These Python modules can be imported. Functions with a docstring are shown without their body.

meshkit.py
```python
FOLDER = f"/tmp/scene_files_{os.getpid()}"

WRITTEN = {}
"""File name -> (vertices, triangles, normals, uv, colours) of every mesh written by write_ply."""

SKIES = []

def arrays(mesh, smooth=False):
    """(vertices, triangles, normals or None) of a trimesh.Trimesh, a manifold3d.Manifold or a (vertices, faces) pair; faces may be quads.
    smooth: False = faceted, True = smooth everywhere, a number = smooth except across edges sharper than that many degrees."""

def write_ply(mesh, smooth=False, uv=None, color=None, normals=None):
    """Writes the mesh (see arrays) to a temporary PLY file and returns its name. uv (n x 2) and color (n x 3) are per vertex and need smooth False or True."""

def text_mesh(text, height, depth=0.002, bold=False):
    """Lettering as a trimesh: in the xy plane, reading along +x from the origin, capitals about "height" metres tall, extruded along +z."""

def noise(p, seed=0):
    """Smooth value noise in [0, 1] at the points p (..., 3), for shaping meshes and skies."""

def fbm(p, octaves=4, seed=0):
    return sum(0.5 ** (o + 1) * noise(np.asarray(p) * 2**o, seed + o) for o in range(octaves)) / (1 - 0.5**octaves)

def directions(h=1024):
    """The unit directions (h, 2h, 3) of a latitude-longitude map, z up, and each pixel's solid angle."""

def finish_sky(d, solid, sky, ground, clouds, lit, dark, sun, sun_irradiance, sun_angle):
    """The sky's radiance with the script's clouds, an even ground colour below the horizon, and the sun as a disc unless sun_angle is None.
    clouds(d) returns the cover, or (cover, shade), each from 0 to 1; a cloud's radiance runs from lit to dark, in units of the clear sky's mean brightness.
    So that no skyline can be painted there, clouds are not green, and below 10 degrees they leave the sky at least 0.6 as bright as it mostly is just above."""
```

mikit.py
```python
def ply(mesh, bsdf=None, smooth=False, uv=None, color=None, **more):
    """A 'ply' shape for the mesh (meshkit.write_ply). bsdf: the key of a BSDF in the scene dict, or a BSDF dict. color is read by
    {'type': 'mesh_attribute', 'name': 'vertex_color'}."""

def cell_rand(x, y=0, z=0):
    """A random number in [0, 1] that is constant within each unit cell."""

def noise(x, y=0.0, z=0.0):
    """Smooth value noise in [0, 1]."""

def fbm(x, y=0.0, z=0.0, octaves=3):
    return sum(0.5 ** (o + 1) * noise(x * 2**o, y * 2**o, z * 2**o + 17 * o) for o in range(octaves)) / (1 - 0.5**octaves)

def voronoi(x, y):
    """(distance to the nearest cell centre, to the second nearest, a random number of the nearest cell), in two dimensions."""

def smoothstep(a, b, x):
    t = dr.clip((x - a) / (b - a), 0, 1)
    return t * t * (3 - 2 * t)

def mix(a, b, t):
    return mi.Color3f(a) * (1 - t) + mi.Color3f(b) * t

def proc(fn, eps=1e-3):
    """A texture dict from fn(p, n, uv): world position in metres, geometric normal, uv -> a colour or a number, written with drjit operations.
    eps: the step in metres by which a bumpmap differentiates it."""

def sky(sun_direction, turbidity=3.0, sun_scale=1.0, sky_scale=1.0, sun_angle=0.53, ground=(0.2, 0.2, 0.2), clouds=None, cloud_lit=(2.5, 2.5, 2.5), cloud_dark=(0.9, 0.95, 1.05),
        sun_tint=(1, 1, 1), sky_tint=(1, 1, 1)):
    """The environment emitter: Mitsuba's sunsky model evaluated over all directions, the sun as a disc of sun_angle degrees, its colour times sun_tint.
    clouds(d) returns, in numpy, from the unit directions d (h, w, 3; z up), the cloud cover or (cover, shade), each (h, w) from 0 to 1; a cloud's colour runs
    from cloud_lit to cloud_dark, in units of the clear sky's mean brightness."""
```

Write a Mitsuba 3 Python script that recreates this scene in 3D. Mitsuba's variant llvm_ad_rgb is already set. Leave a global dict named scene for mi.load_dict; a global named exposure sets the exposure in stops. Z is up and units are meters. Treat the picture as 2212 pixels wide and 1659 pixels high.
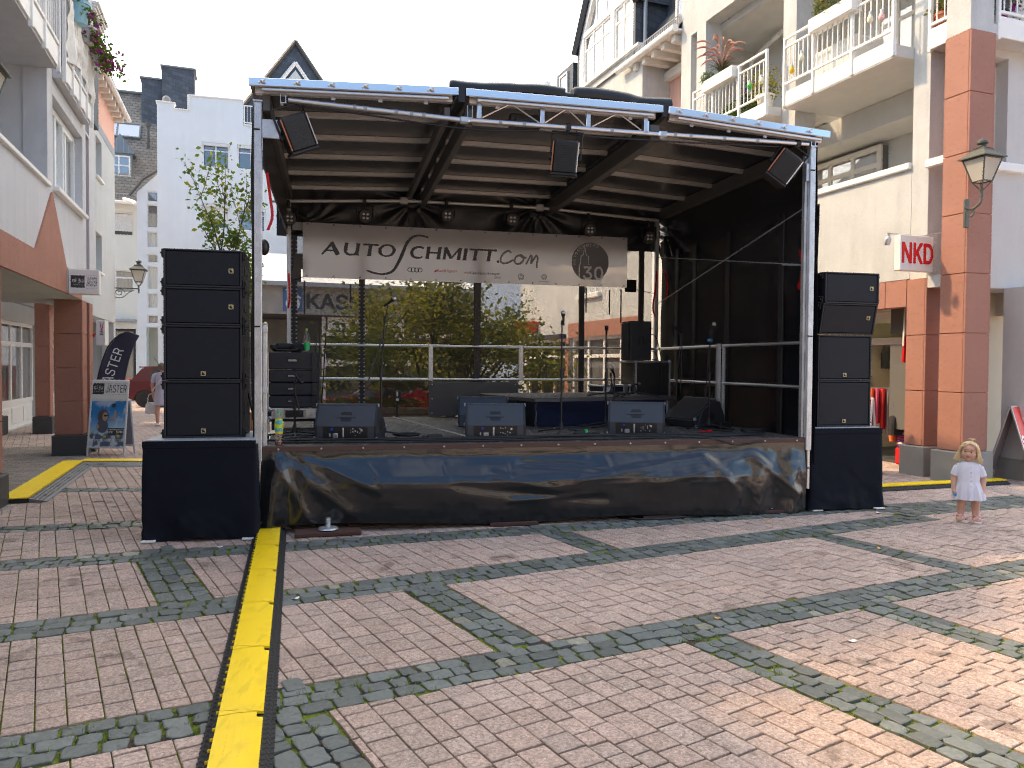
import math, random, numpy as np, trimesh, drjit as dr, mitsuba as mi, mikit, meshkit
import manifold3d as m3
from shapely.geometry import Polygon, LineString, Point, box as sbox
from shapely.ops import unary_union
from shapely import affinity
from mikit import proc, noise, fbm, voronoi, cell_rand, smoothstep, mix

rng = np.random.default_rng(7)
random.seed(7)
# ---------------------------------------------------------------- camera, sky, exposure
EYE = np.array([0.0, 0.0, 1.65])
PITCH, ROLL = 0.025, 0.0072
fw = np.array([0, math.cos(PITCH), -math.sin(PITCH)])
u0 = np.cross([1.0, 0, 0], fw)
cam_up = -math.sin(ROLL) * np.array([1.0, 0, 0]) + math.cos(ROLL) * u0
T4 = mi.ScalarTransform4f
SUN = (-0.683, 0.184, 0.707)
exposure = 3.35


def clouds(d):
    az = np.arctan2(d[..., 0], d[..., 1])                      # 0 = straight ahead
    n = meshkit.fbm(np.stack([d[..., 0] / (d[..., 2] + 0.25) * 1.3, d[..., 1] / (d[..., 2] + 0.25) * 1.3, 0 * az], -1), 5, seed=3)
    big = meshkit.fbm(np.stack([d[..., 0] * 2.2, d[..., 1] * 2.2, d[..., 2] * 2.2 + 5], -1), 4, seed=11)
    ahead = np.clip((d[..., 1] + 0.55) / 0.6, 0, 1)             # a bright veil on the sun's side that breaks up behind
    cover = np.clip(ahead * 1.25 + (n - 0.5) * 3.0 + 0.05, 0, 1)
    el = np.arcsin(np.clip(d[..., 2], -1, 1))
    near_sun = np.exp(-(np.arccos(np.clip(d @ (np.array(SUN) / np.linalg.norm(SUN)), -1, 1)) / 0.85) ** 2)
    top = 0.45 + 0.10 * (big - 0.5) + 0.05 * (n - 0.5) - 0.05 * ((az + 0.14) / 0.11) ** 2
    bank = np.clip((top - el) / 0.035, 0, 1) * np.clip(0.5 + 1.2 * (n - 0.35), 0.3, 1)
    shade = np.clip(0.50 * (1 - near_sun) + 0.45 * (n - 0.5) + bank * 0.72, 0, 1)
    return cover, shade


scene, labels = {}, {}
scene["camera"] = {"type": "perspective", "fov": math.degrees(2 * math.atan(1106 / 1650)), "fov_axis": "x", "near_clip": 0.05, "far_clip": 2000.0,
                   "to_world": T4().look_at(origin=EYE.tolist(), target=(EYE + fw).tolist(), up=cam_up.tolist())}
scene["sky_light"] = mikit.sky(SUN, turbidity=3.0, sun_scale=0.33, sky_scale=1.0, sun_angle=2.2, clouds=clouds, cloud_lit=(4.6, 4.4, 4.05), cloud_dark=(0.42, 0.45, 0.48), sun_tint=(1.0, 0.86, 0.66), sky_tint=(1.05, 1.0, 0.95))
scene["sky_light"]["sampling_weight"] = 8.0

# ---------------------------------------------------------------- frames and mesh helpers
a20, a13 = math.radians(20), math.radians(13.2)


def frame(o, yaw):
    M = np.eye(4)
    M[:2, 0] = math.cos(yaw), math.sin(yaw)
    M[:2, 1] = -math.sin(yaw), math.cos(yaw)
    M[:3, 3] = o
    return M


STREET = frame((0, 0, 0), a20)                 # x across the street, y along it
STAGE = frame((-2.313, 7.392, 0), a13)         # x along the stage front, y towards its back
WORLD = np.eye(4)


def at(x, y, z, yaw=0.0, base=WORLD):
    return base @ frame((x, y, z), yaw)


def cat(*ms):
    ms = [m for g in ms for m in (g if isinstance(g, (list, tuple)) else [g])]
    return trimesh.util.concatenate(ms)


def tri(v, f):
    v, f = np.asarray(v, float), np.asarray(f, int)
    if f.shape[1] == 4:
        f = np.vstack([f[:, [0, 1, 2]], f[:, [0, 2, 3]]])
    return trimesh.Trimesh(v, f, process=False)


def bx(x0, x1, y0, y1, z0, z1):
    m = trimesh.creation.box((abs(x1 - x0), abs(y1 - y0), abs(z1 - z0)))
    m.apply_translation(((x0 + x1) / 2, (y0 + y1) / 2, (z0 + z1) / 2))
    return m


_c = np.array([[sx * (1 if k != 0 else 0), sy * (1 if k != 1 else 0), sz * (1 if k != 2 else 0)] for sx in (-1, 1) for sy in (-1, 1) for sz in (-1, 1) for k in range(3)], float)
_s = np.array([[sx, sy, sz] for sx in (-1, 1) for sy in (-1, 1) for sz in (-1, 1) for k in range(3)], float)
_k = np.array([np.eye(3)[k] for _ in range(8) for k in range(3)])
_hull = trimesh.Trimesh(_s * (1 - 0.2 * (1 - _k)), process=False).convex_hull
_order = np.argmin(((_hull.vertices[:, None] - (_s * (1 - 0.2 * (1 - _k)))[None]) ** 2).sum(-1), axis=1)
_HF = _order[_hull.faces]


def rb(x0, x1, y0, y1, z0, z1, b=0.01):
    """A box with its edges cut at 45 degrees."""
    h = np.array([abs(x1 - x0), abs(y1 - y0), abs(z1 - z0)]) / 2
    b = min(b, h.min() * 0.9)
    return trimesh.Trimesh(_s * (h - b * (1 - _k)) + [(x0 + x1) / 2, (y0 + y1) / 2, (z0 + z1) / 2], _HF.copy(), process=False)


def tube(p, q, r, n=10, r2=None, cap=True):
    p, q = np.asarray(p, float), np.asarray(q, float)
    return path([p, q], [r, r if r2 is None else r2], n, cap)


def path(pts, r, n=8, cap=True):
    p = np.asarray(pts, float)
    r = np.broadcast_to(np.asarray(r, float), (len(p),))
    t = np.gradient(p, axis=0)
    t /= np.linalg.norm(t, axis=1, keepdims=True) + 1e-12
    a = np.cross(t[0], [0, 0, 1.0] if abs(t[0][2]) < 0.9 else [1.0, 0, 0])
    A = []
    for k in range(len(p)):
        a = a - t[k] * (a @ t[k])
        a /= np.linalg.norm(a) + 1e-12
        A.append(a)
    A = np.array(A)
    B = np.cross(t, A)
    g = np.arange(n) * 2 * np.pi / n
    v = p[:, None] + r[:, None, None] * (np.cos(g)[None, :, None] * A[:, None] + np.sin(g)[None, :, None] * B[:, None])
    i, j = np.meshgrid(np.arange(len(p) - 1), np.arange(n), indexing="ij")
    q = np.stack([i * n + j, i * n + (j + 1) % n, (i + 1) * n + (j + 1) % n, (i + 1) * n + j], -1).reshape(-1, 4)
    f = np.vstack([q[:, [0, 1, 2]], q[:, [0, 2, 3]]])
    v = v.reshape(-1, 3)
    if cap:
        m = len(v)
        v = np.vstack([v, p[:1], p[-1:]])
        k = np.arange(n)
        f = np.vstack([f, np.stack([(k + 1) % n, k, 0 * k + m], 1), np.stack([(len(p) - 1) * n + k, (len(p) - 1) * n + (k + 1) % n, 0 * k + m + 1], 1)])
    return trimesh.Trimesh(v, f, process=False)


def spline(pts, n=8):
    """Catmull-Rom through the points."""
    p = np.asarray(pts, float)
    p = np.vstack([2 * p[0] - p[1], p, 2 * p[-1] - p[-2]])
    out = []
    for i in range(1, len(p) - 2):
        for t in np.linspace(0, 1, n, endpoint=False):
            out.append(0.5 * (2 * p[i] + (p[i + 1] - p[i - 1]) * t + (2 * p[i - 1] - 5 * p[i] + 4 * p[i + 1] - p[i + 2]) * t * t + (3 * p[i] - p[i - 1] - 3 * p[i + 1] + p[i + 2]) * t ** 3))
    out.append(p[-2])
    return np.array(out)


def lathe(prof, n=20, cap=True):
    """Rings (radius, z) about the z axis."""
    prof = np.asarray(prof, float)
    g = np.arange(n) * 2 * np.pi / n
    v = np.stack([prof[:, None, 0] * np.cos(g), prof[:, None, 0] * np.sin(g), np.broadcast_to(prof[:, None, 1], (len(prof), n))], -1).reshape(-1, 3)
    i, j = np.meshgrid(np.arange(len(prof) - 1), np.arange(n), indexing="ij")
    q = np.stack([i * n + j, i * n + (j + 1) % n, (i + 1) * n + (j + 1) % n, (i + 1) * n + j], -1).reshape(-1, 4)
    f = np.vstack([q[:, [0, 1, 2]], q[:, [0, 2, 3]]])
    if cap:
        m, k = len(v), np.arange(n)
        v = np.vstack([v, [[0, 0, prof[0, 1]], [0, 0, prof[-1, 1]]]])
        f = np.vstack([f, np.stack([(k + 1) % n, k, 0 * k + m], 1), np.stack([(len(prof) - 1) * n + k, (len(prof) - 1) * n + (k + 1) % n, 0 * k + m + 1], 1)])
    return trimesh.Trimesh(v, f, process=False)


def loft(rings):
    """Closed rings of equal count, capped."""
    n = len(rings[0])
    v = np.vstack(rings)
    i, j = np.meshgrid(np.arange(len(rings) - 1), np.arange(n), indexing="ij")
    q = np.stack([i * n + j, i * n + (j + 1) % n, (i + 1) * n + (j + 1) % n, (i + 1) * n + j], -1).reshape(-1, 4)
    f = np.vstack([q[:, [0, 1, 2]], q[:, [0, 2, 3]]])
    m, k = len(v), np.arange(n)
    v = np.vstack([v, [np.mean(rings[0], 0)], [np.mean(rings[-1], 0)]])
    f = np.vstack([f, np.stack([(k + 1) % n, k, 0 * k + m], 1), np.stack([(len(rings) - 1) * n + k, (len(rings) - 1) * n + (k + 1) % n, 0 * k + m + 1], 1)])
    return trimesh.Trimesh(v, f, process=False)


def prism(poly, h):
    """A shapely polygon (or several) extruded along +z."""
    if not isinstance(poly, Polygon) and not hasattr(poly, "geoms"):
        poly = Polygon(poly)
    gs = [g for g in getattr(poly, "geoms", [poly]) if isinstance(g, Polygon) and g.area > 1e-7]
    return cat([trimesh.creation.extrude_polygon(g, h, engine="earcut") for g in gs])


def place(m, o, ex, ey, ez):
    M = np.eye(4)
    M[:3, 0], M[:3, 1], M[:3, 2], M[:3, 3] = ex, ey, ez, o
    m = m.copy()
    m.apply_transform(M)
    return m


def yz(poly, x0, x1):
    """Polygon in (y, z) extruded along x."""
    return place(prism(poly, x1 - x0), (x0, 0, 0), (0, 1, 0), (0, 0, 1), (1, 0, 0))


def xz(poly, y0, y1):
    """Polygon in (x, z) extruded along y."""
    return place(prism(poly, y1 - y0), (0, y1, 0), (1, 0, 0), (0, 0, 1), (0, -1, 0))


def sphere(c, r, sub=2, s=(1, 1, 1)):
    m = trimesh.creation.icosphere(subdivisions=sub, radius=r)
    m.apply_scale(s)
    m.apply_translation(c)
    return m


_texts = {}


def text(t, h, depth=0.003, bold=False, sx=1.0, shear=0.0, center=True):
    k = (t, bold)
    if k not in _texts:
        _texts[k] = meshkit.text_mesh(t, 1.0, 1.0, bold)
    m = _texts[k].copy()
    v = m.vertices
    x = v[:, 0] * h * sx + shear * v[:, 1] * h
    if center:
        x = x - (x.min() + x.max()) / 2
    m.vertices = np.stack([x, v[:, 1] * h, v[:, 2] * depth], 1)
    return m


def rotz(m, a, c=(0, 0, 0)):
    m = m.copy()
    m.apply_transform(trimesh.transformations.rotation_matrix(a, (0, 0, 1), c))
    return m


def rot(m, a, ax, c=(0, 0, 0)):
    m = m.copy()
    m.apply_transform(trimesh.transformations.rotation_matrix(a, ax, c))
    return m


def mv(m, x=0, y=0, z=0):
    m = m.copy()
    m.apply_translation((x, y, z))
    return m


_count = {}


def key_for(name, parent=None):
    full = f"{parent}__{name}" if parent else name
    k = _count.get(full, 0)
    _count[full] = k + 1
    return full if k == 0 else f"{full}_{k:03d}"


def thing(name, label, category, group=None, kind=None):
    k = key_for(name)
    labels[k] = {"label": label, "category": category}
    if group:
        labels[k]["group"] = group
    if kind:
        labels[k]["kind"] = kind
    return k


def part(parent, name, mesh, mat, M=WORLD, smooth=False, label=None, kind=None, uv=None):
    k = key_for(name, parent)
    mesh = cat(mesh) if isinstance(mesh, (list, tuple)) else mesh
    if M is not WORLD:
        mesh = mesh.copy()
        mesh.apply_transform(M)
    scene[k] = mikit.ply(mesh, mat, smooth=smooth, uv=uv)
    if label or kind:
        labels[k] = {**({"label": label} if label else {}), **({"kind": kind} if kind else {})}
    return k


def solo(name, mesh, mat, label, category, M=WORLD, smooth=False, group=None, kind=None, uv=None):
    k = key_for(name)
    mesh = cat(mesh) if isinstance(mesh, (list, tuple)) else mesh
    if M is not WORLD:
        mesh = mesh.copy()
        mesh.apply_transform(M)
    scene[k] = mikit.ply(mesh, mat, smooth=smooth, uv=uv)
    labels[k] = {"label": label}
    if category:
        labels[k]["category"] = category
    if group:
        labels[k]["group"] = group
    if kind:
        labels[k]["kind"] = kind
    return k


# ---------------------------------------------------------------- materials
def rgb(c):
    return {"type": "rgb", "value": [float(x) for x in (c if hasattr(c, "__len__") else (c, c, c))]}


def P(name, c, rough=0.6, metal=0.0, spec=0.5, **more):
    base = c if isinstance(c, dict) else rgb(c)
    scene[name] = {"type": "twosided", "bsdf": {"type": "principled", "base_color": base, "roughness": rough, "metallic": metal, "specular": spec, **more}}
    return name


def D(name, c):
    scene[name] = {"type": "twosided", "bsdf": {"type": "diffuse", "reflectance": c if isinstance(c, dict) else rgb(c)}}
    return name


def bumped(name, c, rough, bump, scale, eps=2e-3, spec=0.4):
    scene[name] = {"type": "twosided", "bsdf": {"type": "bumpmap", "arbitrary": {"type": "proc", **{k: v for k, v in proc(bump, eps).items() if k != "type"}}, "scale": scale,
                   "bsdf": {"type": "principled", "base_color": c if isinstance(c, dict) else rgb(c), "roughness": rough, "specular": spec}}}
    return name


def paver_col(p, n, uv):
    tone = 0.91 + 0.18 * uv.x
    c = mix((0.405, 0.302, 0.258), (0.385, 0.303, 0.265), uv.y)
    s = noise(p.x * 95, p.y * 95, p.z * 95)
    s2 = noise(p.x * 260 + 31, p.y * 260, p.z * 90)
    spec = 0.50 + 1.0 * (0.62 * s + 0.38 * s2)
    grit = dr.select(noise(p.x * 170 + 9, p.y * 170 + 4) > 0.83, 1.35, 1.0)
    dirt = 0.78 + 0.34 * fbm(p.x * 1.3, p.y * 1.3, 0.0, 4)
    stain = 1 - 0.35 * smoothstep(0.70, 0.80, fbm(p.x * 4 + 7, p.y * 4, 3.0, 4))
    return c * tone * spec * grit * dirt * stain


def sett_col(p, n, uv):
    tone = 0.75 + 0.5 * uv.x
    c = mix((0.122, 0.136, 0.133), (0.23, 0.225, 0.19), smoothstep(0.955, 0.975, uv.y))
    s = 0.8 + 0.4 * fbm(p.x * 60, p.y * 60, p.z * 60, 3)
    return c * tone * s


def bed_col(p, n, uv):
    m = fbm(p.x * 3.1, p.y * 3.1, 0.0, 4)
    f = noise(p.x * 90, p.y * 90)
    earth = mix((0.045, 0.035, 0.028), (0.10, 0.08, 0.062), f)
    moss = mix((0.075, 0.095, 0.016), (0.17, 0.215, 0.03), f)
    return mix(earth, moss, smoothstep(0.28, 0.46, m))


def far_pave(p, n, uv):
    a = math.radians(-58.5)
    x, y = p.x * math.cos(a) + p.y * math.sin(a), -p.x * math.sin(a) + p.y * math.cos(a)
    row = dr.floor(y / 0.135)
    xx = x / 0.2 + 0.37 * row
    fx, fy = xx - dr.floor(xx), y / 0.135 - row
    j = smoothstep(0.0, 0.05, dr.minimum(dr.minimum(fx, 1 - fx) * 1.5, dr.minimum(fy, 1 - fy)))
    tone = 0.82 + 0.36 * cell_rand(dr.floor(xx), row)
    c = mix((0.39, 0.30, 0.262), (0.37, 0.30, 0.27), cell_rand(row, dr.floor(xx), 5)) * tone * (0.8 + 0.4 * noise(p.x * 60, p.y * 60)) * (0.8 + 0.3 * fbm(p.x * 0.7, p.y * 0.7))
    return mix((0.075, 0.07, 0.04), c, j)


def grey_pave(p, n, uv):
    x, y = p.x * math.cos(a20) + p.y * math.sin(a20), -p.x * math.sin(a20) + p.y * math.cos(a20)
    row = dr.floor(y / 0.105)
    xx = x / 0.21 + 0.5 * row
    fx, fy = xx - dr.floor(xx), y / 0.105 - row
    j = smoothstep(0.0, 0.07, dr.minimum(dr.minimum(fx, 1 - fx) * 2, dr.minimum(fy, 1 - fy)))
    c = mi.Color3f(0.235, 0.205, 0.185) * (0.8 + 0.4 * cell_rand(dr.floor(xx), row)) * (0.85 + 0.3 * noise(p.x * 50, p.y * 50))
    return mix((0.07, 0.065, 0.055), c, j)


def stucco(c, amt=0.14, seed=0.0):
    def fn(p, n, uv):
        m = fbm(p.x * 1.1 + seed, p.y * 1.1, p.z * 1.1, 4)
        s = fbm(p.x * 9 + seed, p.y * 9, p.z * 3, 3)
        g = noise(p.x * 70, p.y * 70, p.z * 70)
        streak = fbm((p.x + p.y) * 5 + seed, (p.x - p.y) * 5, p.z * 0.35, 3)
        return mi.Color3f(*c) * (1 + amt * ((m - 0.5) * 1.3 + (s - 0.5) * 0.6 + (g - 0.5) * 0.5 + (streak - 0.5) * 0.9))
    return proc(fn)


def stone_c(p, n, uv):
    m = fbm(p.x * 2.3, p.y * 2.3, p.z * 2.3, 4)
    g = noise(p.x * 140, p.y * 140, p.z * 140)
    spot = smoothstep(0.73, 0.8, noise(p.x * 23, p.y * 23, p.z * 23))
    return mix((0.385, 0.188, 0.140), (0.33, 0.157, 0.117), m) * (0.9 + 0.2 * g) * (1 - 0.08 * spot)


def concrete_c(p, n, uv):
    m = fbm(p.x * 4, p.y * 4, p.z * 4, 4)
    pit = smoothstep(0.86, 0.90, noise(p.x * 75, p.y * 75, p.z * 75))
    return mi.Color3f(0.30, 0.295, 0.275) * (0.82 + 0.36 * m) * (1 - 0.30 * pit)


def galv_c(p, n, uv):
    m = fbm(p.x * 18, p.y * 18, p.z * 9, 3)
    k = cell_rand(p.x * 55 + 3 * noise(p.x * 40, p.z * 40), p.y * 55, p.z * 45)
    return mi.Color3f(0.60, 0.62, 0.64) * (0.72 + 0.42 * m + 0.14 * k)


def ply_c(p, n, uv):
    m = fbm(p.x * 3, p.y * 3, 0.0, 4)
    g = noise(p.x * 120, p.y * 120)
    scr = smoothstep(0.77, 0.80, noise(p.x * 55, p.y * 3.0)) + smoothstep(0.80, 0.83, noise(p.x * 4 + 8, p.y * 60))
    return mi.Color3f(0.050, 0.046, 0.043) * (0.7 + 0.6 * m) * (0.85 + 0.3 * g) + mi.Color3f(0.05, 0.047, 0.045) * scr


def shingle_c(p, n, uv):
    x, y = uv.x / 0.26, uv.y / 0.19
    row = dr.floor(y)
    xx = x + 0.5 * (row - 2 * dr.floor(row / 2))
    fx, fy = xx - dr.floor(xx), y - row
    edge = fy - 0.55 * dr.square(fx - 0.5) * 2
    line = smoothstep(0.0, 0.16, edge) * smoothstep(0.0, 0.05, dr.minimum(fx, 1 - fx))
    t = 0.8 + 0.4 * cell_rand(dr.floor(xx), row)
    return mi.Color3f(0.20, 0.18, 0.155) * t * (0.28 + 0.72 * line)


def slate_c(p, n, uv):
    q = (p.x * 0.6 + p.y * 0.8) / 0.26
    row = dr.floor(p.z / 0.19 + 0.35 * q)
    xx = q + 0.5 * row
    fy = p.z / 0.19 + 0.35 * q - row
    fx = xx - dr.floor(xx)
    line = smoothstep(0.0, 0.12, fy) * smoothstep(0.0, 0.06, fx)
    return mi.Color3f(0.062, 0.072, 0.088) * (0.75 + 0.5 * cell_rand(dr.floor(xx), row)) * (0.35 + 0.65 * line)


def yellow_c(p, n, uv):
    m = fbm(p.x * 9, p.y * 9, p.z * 9, 4)
    sc = smoothstep(0.64, 0.74, fbm(p.x * 30, p.y * 6, 2.0, 3))
    return mix((0.88, 0.62, 0.010), (0.80, 0.56, 0.02), smoothstep(0.5, 0.75, m)) * (1 - 0.10 * sc)


def bump_fine(p, n, uv):
    return noise(p.x * 45, p.y * 45, p.z * 45) + 0.5 * noise(p.x * 110, p.y * 110, p.z * 110)


P("m_paver", proc(paver_col), 0.85, spec=0.25)
P("m_sett", proc(sett_col), 0.55, spec=0.45)
P("m_bed", proc(bed_col), 0.95, spec=0.1)
P("m_far_pave", proc(far_pave), 0.85, spec=0.25)
P("m_grey_pave", proc(grey_pave), 0.85, spec=0.25)
P("m_grass", (0.15, 0.215, 0.035), 0.7, spec=0.25)
bumped("m_wall_r", stucco((0.53, 0.535, 0.525), 0.26), 0.9, bump_fine, 0.006, spec=0.2)
P("m_wall_r_in", stucco((0.57, 0.565, 0.545), 0.09, 4.0), 0.9, spec=0.2)
P("m_wall_l", stucco((0.53, 0.535, 0.555), 0.12, 9.0), 0.9, spec=0.2)
P("m_wall_grey", stucco((0.45, 0.47, 0.47), 0.10, 2.0), 0.9, spec=0.2)
P("m_wall_pink", stucco((0.66, 0.41, 0.33), 0.10, 3.0), 0.9, spec=0.2)
P("m_wall_white", stucco((0.72, 0.745, 0.745), 0.07, 5.0), 0.9, spec=0.2)
P("m_wall_cream", stucco((0.70, 0.70, 0.63), 0.07, 6.0), 0.9, spec=0.2)
P("m_stone", proc(stone_c), 0.7, spec=0.3)
P("m_concrete", proc(concrete_c), 0.85, spec=0.25)
P("m_dark_base", (0.06, 0.062, 0.065), 0.6)
P("m_white", (0.78, 0.77, 0.74), 0.45)
P("m_white_rough", (0.70, 0.69, 0.65), 0.8)
P("m_frame", (0.74, 0.75, 0.74), 0.4)
P("m_frame_cream", (0.66, 0.63, 0.56), 0.45)
P("m_slate", proc(slate_c), 0.5, spec=0.5)
P("m_shingle", proc(shingle_c), 0.6, spec=0.5)
P("m_zinc", (0.19, 0.22, 0.235), 0.45, 0.5)
P("m_lead", (0.33, 0.35, 0.37), 0.5, 0.3)
scene["m_pane"] = {"type": "thindielectric", "int_ior": 1.95}
P("m_glass_dark", (0.02, 0.024, 0.028), 0.06, spec=0.8)
P("m_room", (0.15, 0.148, 0.14), 0.9, spec=0.1)
P("m_curtain", (0.55, 0.56, 0.54), 0.9, spec=0.1)
P("m_curtain_grey", (0.28, 0.27, 0.255), 0.9, spec=0.1)
P("m_shutter", (0.66, 0.66, 0.62), 0.6)
P("m_galv", proc(galv_c), 0.42, 0.75)
P("m_alu", (0.72, 0.74, 0.77), 0.30, 0.9)
P("m_alu_bright", (0.80, 0.82, 0.84), 0.16, 0.95)
P("m_beam", (0.105, 0.10, 0.098), 0.5, 0.3)
P("m_purlin", (0.70, 0.68, 0.65), 0.38, 0.6)
P("m_ceiling", (0.030, 0.033, 0.040), 0.32, spec=0.5)
P("m_tarp", (0.012, 0.0125, 0.014), 0.15, spec=0.9)
P("m_tarp_rough", (0.013, 0.014, 0.017), 0.36, spec=0.5)
P("m_cloth", (0.0075, 0.0095, 0.0165), 0.85, spec=0.2, sheen=0.3)
P("m_cloth_blue", (0.013, 0.015, 0.034), 0.9, spec=0.2, sheen=0.3)
P("m_deck", proc(ply_c), 0.6, spec=0.4)
P("m_ply_edge", (0.09, 0.048, 0.036), 0.7)
P("m_speaker", (0.021, 0.023, 0.027), 0.55)
P("m_grille", (0.0095, 0.012, 0.018), 0.62, spec=0.35)
P("m_wedge", (0.050, 0.056, 0.067), 0.42, spec=0.5)
P("m_black", (0.012, 0.012, 0.013), 0.45)
P("m_black_gloss", (0.012, 0.012, 0.013), 0.2)
P("m_rubber", (0.022, 0.023, 0.024), 0.6)
P("m_ramp_grey", (0.17, 0.175, 0.18), 0.6)
P("m_yellow", proc(yellow_c), 0.42, spec=0.5)
P("m_yellow_ink", (0.55, 0.35, 0.02), 0.5)
P("m_red", (0.62, 0.012, 0.016), 0.35)
P("m_red_strap", (0.55, 0.012, 0.02), 0.5)
P("m_gold", (0.62, 0.52, 0.28), 0.35, 0.3)
P("m_ink", (0.035, 0.036, 0.042), 0.6)
P("m_ink_navy", (0.07, 0.072, 0.085), 0.6)
P("m_ink_grey", (0.22, 0.215, 0.225), 0.6)
P("m_ink_red", (0.50, 0.05, 0.06), 0.6)
P("m_banner_disc", (0.20, 0.195, 0.21), 0.6)
P("m_alu_matt", (0.66, 0.68, 0.71), 0.4, spec=0.6)
P("m_silver", (0.55, 0.56, 0.58), 0.3, 0.85)
P("m_blue_plug", (0.02, 0.06, 0.5), 0.4)
P("m_sign_blue", (0.05, 0.12, 0.30), 0.5)
P("m_cyan", (0.02, 0.30, 0.65), 0.4)
P("m_green_plug", (0.02, 0.5, 0.12), 0.4)
P("m_lamp_iron", (0.10, 0.105, 0.09), 0.5, 0.3)
P("m_lamp_dark", (0.022, 0.024, 0.026), 0.5)
P("m_wood", (0.34, 0.205, 0.11), 0.7)
P("m_wood_pad", (0.075, 0.036, 0.028), 0.8)
P("m_bark", (0.085, 0.07, 0.055), 0.9)
P("m_red_box", (0.10, 0.010, 0.016), 0.3, clearcoat=0.8)
P("m_flag", (0.05, 0.05, 0.078), 0.75, spec=0.25)
P("m_skin", (0.57, 0.34, 0.25), 0.5, spec=0.35)
P("m_lip", (0.42, 0.16, 0.15), 0.45)
P("m_eye", (0.05, 0.035, 0.03), 0.25)
P("m_eye_white", (0.6, 0.6, 0.6), 0.3)
P("m_blond", (0.66, 0.51, 0.30), 0.5, spec=0.4)
P("m_hair_brown", (0.17, 0.12, 0.075), 0.55)
P("m_hair_white", (0.6, 0.58, 0.55), 0.55)
P("m_dress", (0.66, 0.66, 0.76), 0.9, spec=0.2, sheen=0.4)
P("m_dress_w", (0.56, 0.52, 0.60), 0.9, spec=0.2)
P("m_button", (0.52, 0.37, 0.30), 0.5)
P("m_pink", (0.72, 0.42, 0.41), 0.6)
P("m_sole", (0.75, 0.71, 0.65), 0.6)
P("m_cloth_black", (0.02, 0.02, 0.022), 0.9)
P("m_cloth_red", (0.5, 0.03, 0.03), 0.9)
P("m_cloth_orange", (0.62, 0.13, 0.04), 0.9)
P("m_cloth_pink", (0.5, 0.08, 0.16), 0.9)
P("m_cloth_grey", (0.25, 0.25, 0.28), 0.9)
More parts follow.
